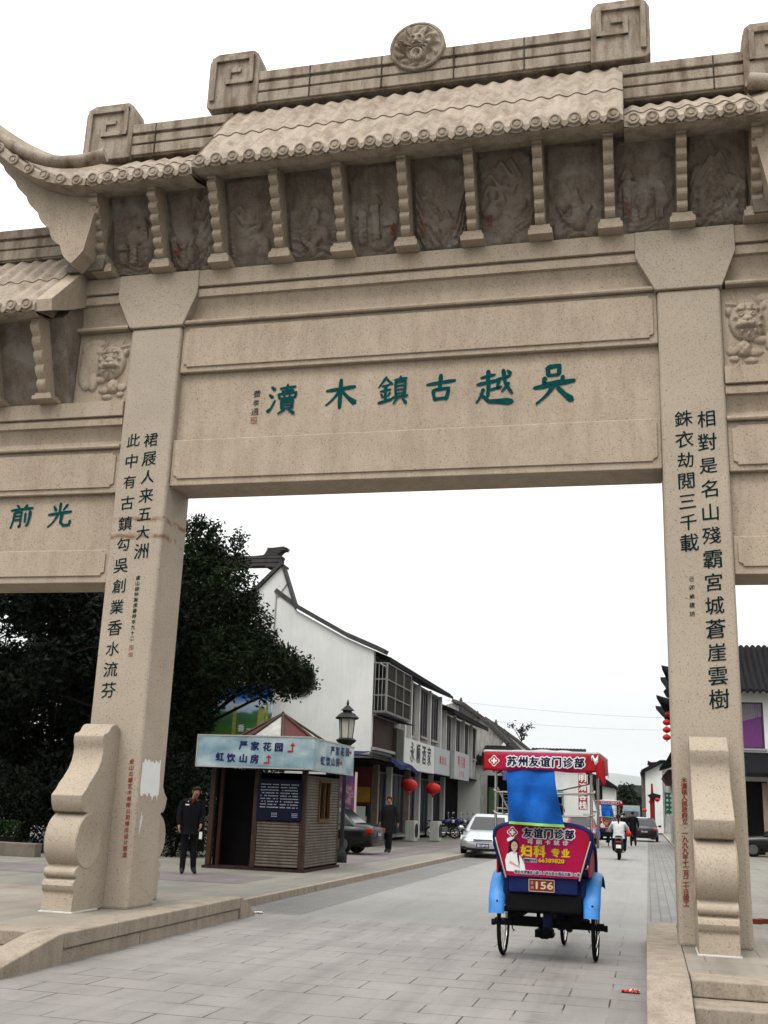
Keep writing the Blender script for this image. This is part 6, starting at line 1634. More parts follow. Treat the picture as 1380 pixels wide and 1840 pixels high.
def person(label, loc, rz, pose=None, top=JB, legs=JT, group=None, face=True, hairlong=False, extras=None, h=1.0, bald=False):
    T = thing('person', label, 'person', loc, group)
    J = {k: Vector(v) for k, v in BASEP.items()}
    for k, v in (pose or {}).items(): J[k] = Vector(v)
    bm = bmesh.new(); lay = bm.verts.layers.skin.verify(); V = {}; R_ = {}
    def av(n, co, r):
        V[n] = bm.verts.new(co); V[n][lay].radius = (r, r); R_[n] = r
    for k, co in J.items(): av(k, co, RADII.get(k, RADII.get(k[:-1], .05)))
    E = [('pel', 'sp'), ('sp', 'ch'), ('ch', 'nk'), ('nk', 'hd0'), ('hd0', 'hd'), ('hd', 'cr')]
    for s in 'LR': E += [('ch', 'sh' + s), ('sh' + s, 'el' + s), ('el' + s, 'wr' + s), ('pel', 'hip' + s), ('hip' + s, 'kn' + s), ('kn' + s, 'an' + s), ('an' + s, 'to' + s)]
    segs = []
    for s in 'LR':      # hand: palm, four fingers, thumb
        d = (J['wr' + s] - J['el' + s]).normalized(); side = d.cross(Vector((0, 1, 0)))
        side = (side if side.length > .2 else d.cross(Vector((0, 0, 1)))).normalized(); nrm = d.cross(side)
        fw = nrm if nrm.y < 0 else -nrm
        av('pm' + s, J['wr' + s] + d * .065, .026); E.append(('wr' + s, 'pm' + s))
        for k, (o, L) in enumerate(((-.027, .062), (-.009, .075), (.009, .070), (.027, .055))):
            a = J['wr' + s] + d * .095 + fw * o
            av('f%d%s' % (k, s), a, .0085); av('g%d%s' % (k, s), a + d * L * .5 - side * .012 * (1 if s == 'L' else -1), .0078); av('h%d%s' % (k, s), a + d * L * .85 - side * .03 * (1 if s == 'L' else -1), .0068)
            E += [('pm' + s, 'f%d%s' % (k, s)), ('f%d%s' % (k, s), 'g%d%s' % (k, s)), ('g%d%s' % (k, s), 'h%d%s' % (k, s))]
        a = J['wr' + s] + d * .045 + fw * .035; av('t0' + s, a, .010); av('t1' + s, a + d * .035 + fw * .018, .0085); E += [('pm' + s, 't0' + s), ('t0' + s, 't1' + s)]
    V['pel'][lay].use_root = True
    for a, c in E: bm.edges.new((V[a], V[c]))
    cos = {k: v.co.copy() for k, v in V.items()}
    me = bpy.data.meshes.new('body'); bm.to_mesh(me); bm.free()
    tmp = bpy.data.objects.new('body_tmp', me); S.collection.objects.link(tmp)
    sk = tmp.modifiers.new('skin', 'SKIN'); sk.use_smooth_shade = True
    sb_ = tmp.modifiers.new('sub', 'SUBSURF'); sb_.levels = 1; sb_.render_levels = 1
    bpy.context.view_layer.update()
    dg = bpy.context.evaluated_depsgraph_get()
    me2 = bpy.data.meshes.new_from_object(tmp.evaluated_get(dg)); bpy.data.objects.remove(tmp); bpy.data.meshes.remove(me)
    hc = cos['hd']
    for v in me2.vertices:      # flatten face, chin and a small nose
        q = v.co - hc
        if q.length < .17 and q.z > -.12:
            v.co.x = hc.x + q.x * .86
            if q.y < -.05 and abs(q.x) < .03 and -.05 < q.z < .02: v.co.y -= .018
            if q.z < -.04 and q.y < 0: v.co.y -= .012
    me2.materials.clear()
    for mm in (top, legs, SKIN, SH): me2.materials.append(mm)
    def cat(e):
        a, c = e
        if a[0] == 'h' and a.startswith('hd') or c.startswith('hd') or c == 'cr': return 2
        if c[:2] in ('pm', 't0', 't1') or c[0] in 'fgh' and c[1].isdigit(): return 2
        if c[:2] == 'to': return 3
        if c[:3] == 'hip' or c[:2] in ('kn', 'an'): return 1
        return 0
    SG = [(cos[a], cos[c], cat((a, c)), R_[a], R_[c]) for a, c in E]
    mi = []
    for p in me2.polygons:
        best = None; c0 = p.center
        for a, c, k, ra, rc in SG:
            ab_ = c - a; L2 = ab_.length_squared; tt = max(0, min(1, (c0 - a).dot(ab_) / L2)) if L2 else 0
            d = (c0 - a - ab_ * tt).length - (ra * (1 - tt) + rc * tt)
            if best is None or d < best[0]: best = (d, k)
        mi.append(best[1])
    me2.polygons.foreach_set('material_index', mi); me2.polygons.foreach_set('use_smooth', [True] * len(mi)); me2.update()
    me2.name = 'body'; o = bpy.data.objects.new('body', me2); S.collection.objects.link(o); o.parent = T; LOC[o.name] = Vector(loc)
    L0 = Vector(loc)
    b = MB(); hcw = hc + L0
    vs0 = len(b.v); b.ball((0, 0, 0), 1, 16, 12)
    for i in range(len(b.v)):
        x, y, z = b.v[i]; lim = -.05 + .62 * (-y if y < 0 else y * -1.2)
        z2 = max(z, lim if not hairlong else min(lim, -.1 - .9 * max(0, y)))
        b.v[i] = (hcw.x + x * .088, hcw.y + .008 + y * .106, hcw.z + .016 + z2 * .092)
    b.build('hair', HAIR, T, smooth=60)
    if face:
        for s in (-1, 1):
            b = MB(); b.ball((hcw.x + s * .032, hcw.y - .098, hcw.z + .008), (.013, .008, .008), 8, 6); b.build('eye', HAIR, T)
            b = MB(); b.ball((hcw.x + s * .086, hcw.y + .01, hcw.z - .005), (.012, .022, .034), 8, 6); b.build('ear', SKIN, T)
        b = MB(); b.ball((hcw.x, hcw.y - .108, hcw.z - .018), (.014, .018, .024), 8, 6); b.build('nose', SKIN, T)
        b = MB(); b.ball((hcw.x, hcw.y - .096, hcw.z - .055), (.026, .008, .007), 8, 6); b.build('mouth', M('lips', (.22, .07, .055), .6, 0), T)
    if extras: extras(T, J, L0)
    T.rotation_euler = (0, 0, rz); T.scale = (h,) * 3
    return T
def long_coat(mat, zlow=.62):
    def f(T, J, L0):
        b = MB(); rings = []
        for z, rx, ry in ((1.47, .09, .075), (1.43, .185, .11), (1.30, .205, .145), (1.1, .19, .14), (.95, .205, .15), (.8, .225, .165), (zlow, .245, .18)):
            rings.append([(L0.x + rx * math.cos(a), L0.y + ry * math.sin(a) * (1 + .04 * math.sin(a * 6)), L0.z + z) for a in [2 * PI * i / 24 for i in range(24)]])
        b.loft(rings); b.build('coat', mat, T, smooth=60)
        for s in 'LR':
            b = MB(); b.tube([J['sh' + s] + L0, J['el' + s] + L0, J['wr' + s] + L0 - (J['wr' + s] - J['el' + s]).normalized() * .02], [.085, .062, .05], 12); b.build('sleeve', mat, T, smooth=60)
    return f
def uniform(T, J, L0):
    b = MB(); b.box(L0.x - .145, L0.x - .07, L0.y - .168, L0.y - .155, L0.z + 1.35, L0.z + 1.375); b.box(L0.x - .10, L0.x - .085, L0.y - .150, L0.y - .140, L0.z + 1.42, L0.z + 1.44); b.build('name_badge', WHITEP, T)
    b = MB(); b.prism([(L0.x - .05, L0.z + 1.46), (L0.x + .05, L0.z + 1.46), (L0.x + .0, L0.z + 1.38)], 'y', L0.y - .142, L0.y - .05); b.build('collar', M('dark red collar', (.12, .015, .012), .8, .1), T)
    p = J['wrR'] + L0; q = J['wrL'] + L0
    b = MB(); b.box(q.x - .03, q.x + .03, q.y - .10, q.y - .085, q.z - .28, q.z - .14); b.build('folded_paper', WHITEP, T)
    long_coat(JB, .78)(T, J, L0)
person('man in black uniform with white badge leaning out beside the kiosk, holding a folded paper', (atz(335, 1571, .11).x, atz(335, 1571, .11).y, .11), RAD(28),
       dict(hd0=(.045, -.05, 1.55), hd=(.075, -.075, 1.625), cr=(.09, -.06, 1.69), nk=(.02, -.02, 1.47), elL=(.24, -.02, 1.17), wrL=(.20, -.16, .98), elR=(-.24, 0, 1.17), wrR=(-.24, -.12, .95), hipL=(.10, 0, .9), anL=(.13, .02, .09), toL=(.16, -.14, .035)), extras=uniform)
person('walking man in a long dark coat in front of the lantern shop', (atz(697, 1533, .11).x, atz(697, 1533, .11).y, .11), RAD(-6),
       dict(elL=(.27, .03, 1.16), wrL=(.30, .02, .93), elR=(-.27, .02, 1.16), wrR=(-.28, -.05, .93), knL=(.09, -.10, .50), anL=(.08, -.08, .09), toL=(.09, -.26, .04), knR=(-.09, .02, .5), anR=(-.08, .12, .11), toR=(-.10, -.03, .035)), top=JG, extras=long_coat(JG, .60), h=1.03)
def shoulderbag(T, J, L0):
    long_coat(JB, .80)(T, J, L0)
person('man in black walking away down the street left of the dark saloon', (atz(1138, 1521).x, atz(1138, 1521).y, 0), RAD(180),
       dict(elL=(.27, .03, 1.16), wrL=(.27, -.06, .94), elR=(-.27, .02, 1.16), wrR=(-.27, -.02, .93), knL=(.10, -.12, .52), anL=(.10, .0, .09), toL=(.11, -.17, .035), anR=(-.12, .2, .12), toR=(-.12, .05, .04)), face=False, extras=shoulderbag, h=1.03)
person('small dark figure walking ahead between the scooter and the man in black', (at(1122, 1500, 70).x, 70, 0), RAD(180), dict(), face=False, extras=long_coat(JB, .8), h=.98)

# ---- scooter and rider
SC = thing('scooter', 'black and cream scooter with white rear plate ridden away down the street', 'scooter', (0, 0, 0))
CREAM = M('cream scooter panel', (.36, .33, .26), .4, .1, 5)
for y, nm in ((-.62, 'rear'), (.62, 'front')):
    b = MB(); torus(b, (0, y, .22), .165, .055, 32, 10); w = b.build('wheel', RUBBER, SC, smooth=60)
    b = MB(); b.lathe([(.001, -.03), (.12, -.03), (.13, 0), (.12, .03), (.001, .03)], (0, y, .22), 20, 'x'); b.build('rim', STEEL, w)
b = MB(); rr_ = []
for y, w, z0, z1 in ((-.88, .05, .52, .62), (-.82, .11, .42, .72), (-.6, .16, .36, .76), (-.3, .17, .30, .74), (-.05, .16, .26, .60), (.02, .15, .22, .34)):
    rr_.append([(w * math.copysign(abs(math.cos(a)) ** .7, math.cos(a)), y, (z0 + z1) / 2 + (z1 - z0) / 2 * math.copysign(abs(math.sin(a)) ** .7, math.sin(a))) for a in [2 * PI * i / 16 for i in range(16)]])
b.loft(rr_); b.build('rear_body', BLKMET, SC, smooth=60)
b = MB(); b.box(-.15, .15, -.02, .42, .24, .30); b.build('foot_board', BLKMET, SC, bevel=.02)
b = MB(); b.grid(lambda u, v: (-.2 + .4 * u, .42 + .16 * v + .10 * (1 - (2 * u - 1) ** 2), .26 + .62 * v), 10, 8); o = b.build('leg_shield', CREAM, SC, smooth=60, recalc=False); q = o.modifiers.new('thick', 'SOLIDIFY'); q.thickness = .03
b = MB(); b.loft([[(w * math.cos(a), y, .80 + h_ * math.sin(a)) for a in [2 * PI * i / 12 for i in range(12)]] for y, w, h_ in ((-.80, .08, .03), (-.72, .13, .05), (-.4, .14, .06), (-.1, .11, .05), (-.02, .05, .03))]); b.build('seat', RUBBER, SC, smooth=60)
b = MB(); b.tube([(0, .62, .22), (0, .50, .9), (0, .46, 1.0)], .03, 8); b.tube([(-.34, .36, 1.02), (0, .46, 1.0), (.34, .36, 1.02)], .016, 8); b.build('handlebar', BLKMET, SC, smooth=50)
for s in (-1, 1):
    b = MB(); b.tube([(s * .26, .4, 1.03), (s * .34, .42, 1.20)], .007, 6); b.lathe([(.001, 0), (.055, 0), (.05, .02), (.001, .02)], (s * .35, .42, 1.23), 14, 'y'); b.build('mirror', BLKMET, SC)
b = MB(); b.box(-.09, .09, -.90, -.885, .42, .54); pl_ = b.build('number_plate', WHITEP, SC)
b = MB(); b.box(-.11, .11, -.895, -.84, .60, .66); b.build('tail_light', M('red lamp lens', (.30, .012, .01), .25, .1, 4), SC, bevel=.015)
b = MB(); b.box(-.13, .13, -.86, -.70, .76, .78); b.tube([(-.13, -.7, .77), (-.13, -.9, .78), (.13, -.9, .78), (.13, -.7, .77)], .014, 6); b.build('grab_rail', CREAM, SC)
b = MB(); b.prism([(-.86, .42), (-.92, .24), (-.90, .24), (-.80, .42)], 'x', -.08, .08); b.build('mud_flap', RUBBER, SC)
b = MB(); b.tube([(.16, -.2, .28), (.17, -.8, .30)], [.03, .045], 10); b.build('exhaust', STEEL, SC)
sc_loc = (atz(1112, 1546).x, atz(1112, 1546).y + .85, 0)
SC.location = sc_loc
def rider(T, J, L0):
    b = MB(); b.tube([tuple(J['hd'] + L0 + Vector((0, .10, .02))), tuple(J['hd'] + L0 + Vector((0, .15, -.06))), tuple(J['hd'] + L0 + Vector((0, .15, -.24)))], [.035, .035, .012], 8); b.build('ponytail', HAIR, T, smooth=60)
    b = MB(); rings = []
    for z, rx, ry, yo in ((1.28, .085, .07, 0), (1.24, .19, .11, .0), (1.08, .20, .135, .02), (.92, .175, .13, .03), (.80, .20, .15, .03), (.72, .215, .16, .03)):
        rings.append([(L0.x + rx * math.cos(a), L0.y + yo + ry * math.sin(a) * (1 + .05 * math.sin(a * 5 + z * 9)), L0.z + z) for a in [2 * PI * i / 24 for i in range(24)]])
    b.loft(rings); b.build('jacket', JW, T, smooth=60)
    for s in 'LR':
        b = MB(); b.tube([J['sh' + s] + L0, J['el' + s] + L0, J['wr' + s] + L0], [.082, .068, .05], 12); b.build('sleeve', JW, T, smooth=60)
person('woman with ponytail in a white jacket riding the scooter away', (sc_loc[0], sc_loc[1] - .30, 0), RAD(180),
       dict(pel=(0, .02, .86), sp=(0, .0, .98), ch=(0, -.01, 1.14), nk=(0, -.02, 1.28), hd0=(0, -.03, 1.36), hd=(0, -.04, 1.435), cr=(0, -.03, 1.50), shL=(.165, 0, 1.22), elL=(.30, -.18, 1.02), wrL=(.30, -.46, 1.02), shR=(-.165, 0, 1.22), elR=(-.30, -.18, 1.02), wrR=(-.30, -.46, 1.02),
            hipL=(.10, 0, .84), knL=(.20, -.40, .72), anL=(.19, -.34, .34), toL=(.20, -.50, .30), hipR=(-.10, 0, .84), knR=(-.20, -.40, .72), anR=(-.19, -.34, .34), toR=(-.20, -.50, .30)), top=JW, legs=JN, face=False, hairlong=True, extras=rider, h=1.05)
HB = thing('red_bag', 'round red bag hanging at the right side of the scooter rider', 'bag', (sc_loc[0] + .36, sc_loc[1] - .35, .9))
b = MB(); b.ball((sc_loc[0] + .36, sc_loc[1] - .35, .93), (.10, .09, .11), 14, 10); b.build('pouch', LANR, HB, smooth=60); b = MB(); b.tube([(sc_loc[0] + .30, sc_loc[1] - .35, 1.05), (sc_loc[0] + .34, sc_loc[1] - .2, 1.18)], .012, 6); b.build('strap', LANR, HB)
# pedicab driver, mostly hidden behind the curtain
dl = Vector((-1.135, 13.12, 0)) + Matrix.Rotation(RAD(-1.8), 3, 'Z') @ Vector((.03, .62, 0))
person('pedicab driver in dark clothes seated in front, mostly hidden by the blue curtain', tuple(dl), RAD(178.2),
       dict(pel=(0, .0, 1.0), sp=(0, -.02, 1.12), ch=(0, -.05, 1.30), nk=(0, -.08, 1.44), hd0=(0, -.10, 1.52), hd=(0, -.12, 1.60), cr=(0, -.11, 1.66), shL=(.17, -.05, 1.38), elL=(.26, -.22, 1.2), wrL=(.26, -.40, 1.12), shR=(-.17, -.05, 1.38), elR=(-.26, -.22, 1.2), wrR=(-.26, -.40, 1.12),
            hipL=(.09, 0, .96), knL=(.11, -.34, .72), anL=(.11, -.24, .36), toL=(.12, -.4, .32), hipR=(-.09, 0, .96), knR=(-.11, -.30, .62), anR=(-.11, -.16, .26), toR=(-.12, -.32, .22)), top=JN, face=False)

# ================================================================== VEHICLES
def on_face(P0, P1, P2, P3, m0, m1, n0, n1, off):
    """inset quad on the face P0(bottom left) P1(bottom right) P2(top right) P3(top left)"""
    P0, P1, P2, P3 = map(Vector, (P0, P1, P2, P3)); nrm = (P1 - P0).cross(P3 - P0).normalized()
    def q(u, v): return (P0.lerp(P1, u)).lerp(P3.lerp(P2, u), v) + nrm * off
    a = [q(m0, n0), q(1 - m1, n0), q(1 - m1, 1 - n1), q(m0, 1 - n1)]
    return a + [p - nrm * (off * .9) for p in a]
QF = [(0, 1, 2, 3), (7, 6, 5, 4), (0, 4, 5, 1), (1, 5, 6, 2), (2, 6, 7, 3), (3, 7, 4, 0)]
CARGL = M('car glass', (.015, .018, .02), .1, 0, spec=.35)
CHROME = M('chrome trim', (.7, .7, .7), .15, 0, metal=1.0)
LENS = M('headlamp lens', (.55, .56, .56), .12, .1, 6, spec=.7); TAIL = M('red lamp lens', (.30, .012, .01), .25, .1, 4)
PLATEB = M('blue number plate', (.006, .012, .09), .4, .1)
def car(label, loc, rz, paint, plate='苏E UP119', group='cars on the street', scale=1.0, L=4.5):
    T = thing('parked_car', label, 'car', (0, 0, 0), group)
    hl = L / 2; b = MB(); rings = []
    prof = [(-hl, .60, .34, .70), (-hl + .06, .74, .26, .84), (-hl + .25, .83, .22, .93), (-hl + .9, .87, .20, .96), (-.4, .875, .19, .93), (.6, .875, .19, .92), (hl - 1.15, .86, .20, .90), (hl - .6, .84, .21, .84), (hl - .25, .78, .22, .74), (hl - .08, .70, .26, .66), (hl, .56, .32, .56)]
    for y, w, z0, z1 in prof:
        ring = []
        for i in range(24):
            a = 2 * PI * i / 24 + PI / 24; c_, s_ = math.cos(a), math.sin(a)
            ring.append((w * math.copysign(abs(c_) ** .42, c_), y, (z0 + z1) / 2 + (z1 - z0) / 2 * math.copysign(abs(s_) ** .6, s_)))
        rings.append(ring)
    b.loft(rings)
    # cabin
    yb0, yf0, yb1, yf1, zb_, zt_, w0, w1 = -hl + .55, hl - 1.30, -hl + 1.25, hl - 2.15, .86, 1.44, .80, .60
    cr = []
    for k in range(6):
        u = k / 5; e = 1 - (1 - u) ** 1.0; z = zb_ + (zt_ - zb_) * u; y0 = yb0 + (yb1 - yb0) * e; y1 = yf0 + (yf1 - yf0) * e; w = w0 + (w1 - w0) * u ** 1.2
        if k == 5: y0 += .05; y1 -= .05; w -= .05
        r = .06; cr.append([(w - r, y0, z), (w, y0 + r, z), (w, y1 - r, z), (w - r, y1, z), (-w + r, y1, z), (-w, y1 - r, z), (-w, y0 + r, z), (-w + r, y0, z)])
    b.loft(cr)
    body = b.build('body', paint, T, smooth=38)
    z4 = zt_ - .11; f = .82
    def cy(y0, y1): return y0 + (y1 - y0) * f
    w4 = w0 + (w1 - w0) * f ** 1.2
    g1 = MB(); g1.add(on_face((w0, yf0, zb_), (-w0, yf0, zb_), (-w4, cy(yf0, yf1), z4), (w4, cy(yf0, yf1), z4), .09, .09, .10, .0, .012), QF); g1.build('windscreen', CARGL, T)
    g1 = MB(); g1.add(on_face((-w0, yb0, zb_), (w0, yb0, zb_), (w4, cy(yb0, yb1), z4), (-w4, cy(yb0, yb1), z4), .09, .09, .12, .0, .012), QF); g1.build('rear_window', CARGL, T)
    for s in (1, -1):
        a, c = ((w0, yb0, zb_), (w0, yf0, zb_)) if s > 0 else ((-w0, yf0, zb_), (-w0, yb0, zb_))
        d, e = ((w4, cy(yf0, yf1), z4), (w4, cy(yb0, yb1), z4)) if s > 0 else ((-w4, cy(yb0, yb1), z4), (-w4, cy(yf0, yf1), z4))
        for m0, m1 in ((.10, .53), (.49, .10)):
            g1 = MB(); g1.add(on_face(a, c, d, e, m0, m1, .12, .0, .012), QF); g1.build('side_window', CARGL, T)
        g1 = MB(); g1.ball((s * .98, hl - 1.55, .95), (.11, .07, .075), 10, 8); g1.box(s * .80, s * .93, hl - 1.58, hl - 1.53, .91, .94); g1.build('door_mirror', paint, T, smooth=60)
        for y in (hl - .88, -hl + .95):
            g1 = MB(); torus(g1, (s * .77, y, .30), .225, .085, 28, 10); w = g1.build('wheel', RUBBER, T, smooth=60)
            g1 = MB(); g1.lathe([(.001, .0), (.19, .0), (.20, .02), (.05, .035), (.001, .035)], (s * .80 + (.03 if s > 0 else -.065), y, .30), 20, 'x'); g1.build('rim', M('dull alloy rim', (.12, .12, .12), .5, .2, 9, metal=.6), w, smooth=40)
        g1 = MB(); g1.add(on_face((s * .40, hl - .045, .545), (s * .80, hl - .285, .56), (s * .80, hl - .42, .72), (s * .46, hl - .20, .70), 0, 0, 0, 0, .03 * (1 if s < 0 else -1)), QF); g1.build('headlight', LENS, T, bevel=.012)
        g1 = MB(); g1.box(s * .36, s * .74, hl - .13, hl - .035, .30, .37); g1.build('fog_lamp', BLKMET, T, bevel=.01)
        g1 = MB(); g1.box(s * .50, s * .80, -hl + .02, -hl + .22, .64, .80); g1.build('tail_light', TAIL, T, bevel=.03)
    g1 = MB(); g1.box(-.33, .33, hl - .12, hl - .005, .50, .61); gr_ = g1.build('grille', BLKMET, T, bevel=.015)
    g1 = MB()
    for k in range(3): g1.box(-.33, .33, hl - .02, hl + .004, .515 + k * .034, .528 + k * .034)
    g1.build('grille_bar', CHROME, gr_)
    for y, zz, s in ((hl + .006, .41, 1), (-hl - .012, .62, -1)):
        g1 = MB(); g1.box(-.22, .22, y - .006, y + .006, zz - .07, zz + .07); p_ = g1.build('number_plate', PLATEB, T)
        g1 = MB(); put(g1, plate, (0, y + s * .0085, zz), .115, (-s, 0, 0), ZA, fit=.38, emb=.03); g1.build('lettering', WHT, p_, recalc=False)
    g1 = MB(); g1.box(-.60, .60, hl - .09, hl - .002, .24, .33); g1.box(-.78, .78, -hl + .0, -hl + .10, .40, .44); g1.build('bumper_trim', BLKMET, T, bevel=.01)
    T.location = loc; T.rotation_euler = (0, 0, rz); T.scale = (scale,) * 3
    return T
SILV = M('silver car paint', (.52, .54, .55), .3, .03, 3, metal=.6, coat=.4)
BLKC = M('black car paint', (.004, .004, .005), .25, 0, coat=.15, spec=.25)
DARKC = M('dark maroon car paint', (.018, .008, .009), .3, 0, coat=.4)
REDC = M('red car paint', (.30, .012, .014), .3, 0, coat=.4)
WHC = M('white car paint', (.62, .63, .63), .3, 0, coat=.3)
q = atz(838, 1541); car('silver saloon car facing the viewer at the left kerb', (q.x + .52, q.y + 2.2, 0), PI + RAD(1.0), SILV)
q = atz(668, 1538, .11); car('glossy black car with red tail light behind the kiosk', (q.x - 2.24, q.y + .9, .11), RAD(88), BLKC, '苏E 58K26')
q = atz(1162, 1513); car('dark maroon saloon seen from behind far down the street', (q.x - .12, q.y + 2.2, 0), 0, DARKC, '苏E L2083')
q = atz(1060, 1512); car('small red car facing the viewer beyond the far pedicab', (q.x - .2, 62, 0), PI, REDC, '苏E 7Q315')
q = at(1152, 1470, 100); car('white car far down the street beyond the dark saloon', (q.x, 100, 0), PI, WHC, '苏E 30T7C')
car('black car standing side on in front of the curtained house', (5.6, 49.4, 0.11), RAD(88), BLKC, '苏E 9M126')
VN = thing('delivery_truck', 'pale blue and white delivery truck at the end of the street', 'truck', (at(1134, 1460, 135).x, 135, 0), 'cars on the street')
vx = at(1134, 1460, 135).x
b = MB(); b.box(vx - 1.0, vx + 1.0, 136.2, 141, .7, 2.7); b.build('cargo_box', M('pale truck box', (.34, .38, .38), .6, .1), VN, bevel=.03)
b = MB(); b.prism([(134.7, .5), (134.6, 1.2), (134.9, 2.1), (136.1, 2.2), (136.1, .5)], 'x', vx - .9, vx + .9); b.build('cab', M('pale blue truck cab', (.07, .17, .22), .5, .1), VN, bevel=.05)
b = MB(); b.prism([(134.60, 1.28), (134.86, 2.02), (134.9, 2.0), (134.66, 1.26)], 'x', vx - .8, vx + .8); b.build('windscreen', CARGL, VN)
for s in (-1, 1):
    for y in (135.3, 139.6):
        b = MB(); torus(b, (vx + s * .8, y, .4), .3, .1, 20, 8); b.build('wheel', RUBBER, VN, smooth=60)
    b = MB(); b.box(vx + s * .5, vx + s * .8, 134.57, 134.62, .75, .92); b.build('headlight', LENS, VN)

# motorcycles parked by the shops
MC = thing('motorcycle', 'dark blue motorcycle with round mirrors parked nearest the air conditioner', 'motorcycle', (0, 0, 0), 'motorcycles parked by the shops')
for y in (-.65, .65):
    b = MB(); torus(b, (0, y, .29), .245, .045, 32, 8); w = b.build('wheel', RUBBER, MC, smooth=60)
    b = MB(); torus(b, (0, y, .29), .20, .014, 28, 6)
    for k in range(6): b.tube([(0, y, .29), (0, y + .2 * math.cos(k * PI / 3), .29 + .2 * math.sin(k * PI / 3))], .012, 5)
    b.build('rim', STEEL, w)
b = MB(); b.tube([(0, .65, .29), (0, .48, .75), (0, .42, .95)], .03, 8); b.tube([(0, .44, .8), (0, .1, .62), (0, -.3, .6), (0, -.65, .30)], .03, 8); b.tube([(0, .4, .75), (0, .2, .3), (0, -.3, .28)], .025, 8); b.build('frame', BLKMET, MC, smooth=50)
b = MB(); b.loft([[(w * math.cos(a), y, z + h_ * math.sin(a)) for a in [2 * PI * i / 12 for i in range(12)]] for y, w, h_, z in ((-.02, .07, .06, .78), (.08, .14, .11, .82), (.3, .15, .12, .85), (.42, .08, .07, .86))]); b.build('fuel_tank', M('blue tank paint', (.012, .02, .12), .25, .1, coat=.4), MC, smooth=60)
b = MB(); b.loft([[(w * math.cos(a), y, z + h_ * math.sin(a)) for a in [2 * PI * i / 12 for i in range(12)]] for y, w, h_, z in ((-.78, .08, .03, .84), (-.6, .12, .05, .80), (-.2, .12, .05, .77), (.02, .08, .04, .78))]); b.build('seat', RUBBER, MC, smooth=60)
b = MB(); b.box(-.14, .14, -.12, .22, .28, .56); b.lathe([(.001, -.12), (.1, -.12), (.1, .12), (.001, .12)], (0, .08, .36), 12, 'x'); b.build('engine', M('grey engine metal', (.18, .18, .18), .4, .2, 10, metal=.7), MC, bevel=.02)
b = MB(); b.tube([(-.36, .30, 1.0), (-.2, .40, 1.0), (0, .42, .95), (.2, .40, 1.0), (.36, .30, 1.0)], .014, 8); b.build('handlebar', STEEL, MC)
b = MB(); b.ball((0, .54, .84), (.09, .09, .09), 14, 10); b.build('headlight', LENS, MC, smooth=60)
for s in (-1, 1):
    b = MB(); b.tube([(s * .24, .38, 1.0), (s * .32, .40, 1.2)], .008, 6); b.lathe([(.001, -.01), (.07, -.01), (.06, .012), (.001, .012)], (s * .34, .40, 1.24), 14, 'y'); b.build('mirror', STEEL, MC)
b = MB(); b.tube([(.14, .1, .30), (.15, -.3, .24), (.16, -.8, .32)], [.025, .03, .045], 10); b.build('exhaust', CHROME, MC)
b = MB(); b.box(-.07, .07, -.86, -.78, .66, .74); b.build('tail_light', TAIL, MC, bevel=.01)
ml = ['motorcycle parked second from the air conditioner unit', 'motorcycle parked third from the air conditioner unit', 'motorcycle parked last before the silver car', 'motorcycle parked on the right pavement beside the green sign', 'motorcycle parked in the dark shop mouth behind the row of motorcycles']
MC.location = (-10.1, 55.4, .11); MC.rotation_euler = (0, 0, RAD(-62))
for i, (x, y, a) in enumerate(((-9.8, 57.2, -70), (-9.6, 58.8, -58), (-9.3, 60.3, -65), (1.9, 60.5, 175), (-10.5, 58.6, -80))):
    dup(MC, (x, y, .11), RAD(a), ml[i])

# ================================================================== SMALL THINGS
def crumple(name, label, cat, px, py, z, s, mats, seed):
    c = atz(px, py, z); r = random.Random(seed); T = thing(name, label, cat, (c.x, c.y, z))
    b = MB(); b.grid(lambda u, v: (c.x + (u - .5) * s, c.y + (v - .5) * s * .6, z + .006 + s * .28 * abs(noise.noise(Vector((u * 4 + seed, v * 4, 0))))), 9, 7)
    o = b.build('outer_sheet', mats[0], T, recalc=False); k = o.modifiers.new('thick', 'SOLIDIFY'); k.thickness = .002
    b = MB(); b.grid(lambda u, v: (c.x + (u - .1) * s * .55, c.y + (v - .8) * s * .4, z + .012 + s * .30 * abs(noise.noise(Vector((u * 3 + seed, v * 4, 5))))), 6, 5); o = b.build('inner_foil', mats[1], T, recalc=False)
    return T
crumple('wrapper', 'crumpled red packet lying on the paving beside the right platform', 'litter', 1133, 1784, 0, .17, (LANR, WHITEP), 3)
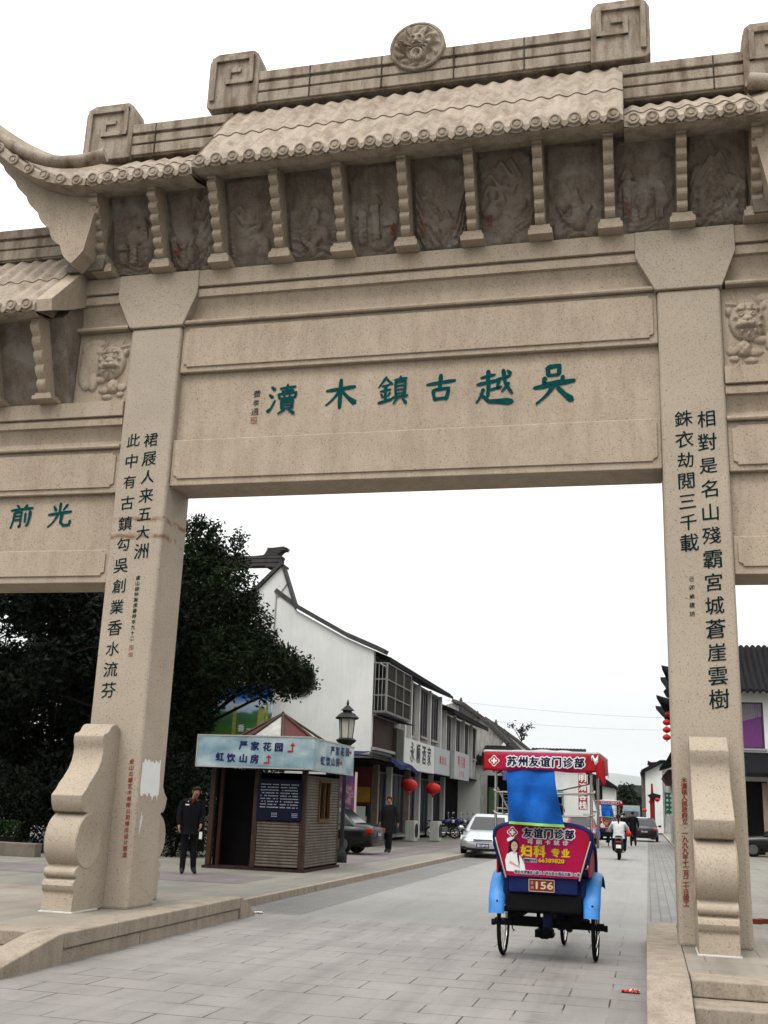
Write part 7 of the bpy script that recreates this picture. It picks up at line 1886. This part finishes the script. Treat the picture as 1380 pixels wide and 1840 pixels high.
crumple('paper_scrap', 'scrap of pink paper at the foot of the left platform kerb', 'litter', 245, 1687, 0, .14, (M('pink paper', (.5, .18, .20), .8, .1), M('pink paper', (.5, .18, .20), .8, .1)), 5)
crumple('paper_scrap', 'scrap of white paper at the end of the left kerb ramp', 'litter', 463, 1641, 0, .16, (WHITEP, WHITEP), 9)
for px, lab in ((1355, 'red brick lying beside the foot of the right pillar'), (1377, 'red brick lying at the right edge of the photo beyond the platform')):
    c = atz(px, 1660, .283); b = MB(); b.box(c.x - .10, c.x + .10, c.y - .05, c.y + .05, .283, .345)
    tag(b.build('brick', M('red brick', (.22, .05, .03), .9, .2, 9), loc=tuple(c), bevel=.006), lab, 'brick')
ST = thing('plastic_step', 'red plastic step standing on the right pavement by the motorcycle', 'step', (1.75, 57.5, .11))
b = MB(); b.box(1.3, 2.1, 57.3, 57.7, .11, .22); b.build('lower_tread', LANR, ST, bevel=.02); b = MB(); b.box(1.75, 2.1, 57.4, 57.75, .225, .62); b.build('upper_block', LANR, ST, bevel=.02)
BN = thing('wheelie_bin', 'dark bin standing on the right pavement beside the red step', 'bin', (1.62, 58.6, .11))
b = MB(); b.prism([(1.35, .2), (1.95, .2), (2.0, 1.15), (1.3, 1.15)], 'y', 58.3, 58.9); b.build('body', BLUED, BN, bevel=.03); b = MB(); b.box(1.28, 2.02, 58.25, 58.95, 1.155, 1.22); b.build('lid', BLKMET, BN, bevel=.02)
for x in (1.45, 1.85):
    b = MB(); torus(b, (x, 58.85, .2), .07, .025, 16, 6); b.build('wheel', RUBBER, BN)

# every surface a shade darker than its first estimate; the exposure is set for that
for m in bpy.data.materials:
    if not m.use_nodes or 'Principled BSDF' not in m.node_tree.nodes: continue
    t = m.node_tree; bc = t.nodes['Principled BSDF'].inputs['Base Color']
    if bc.is_linked:
        src = bc.links[0].from_socket; t.links.new(_mul(t, src, _g(ALB)), bc)
    else:
        c = bc.default_value; bc.default_value = (c[0] * ALB, c[1] * ALB, c[2] * ALB, 1)
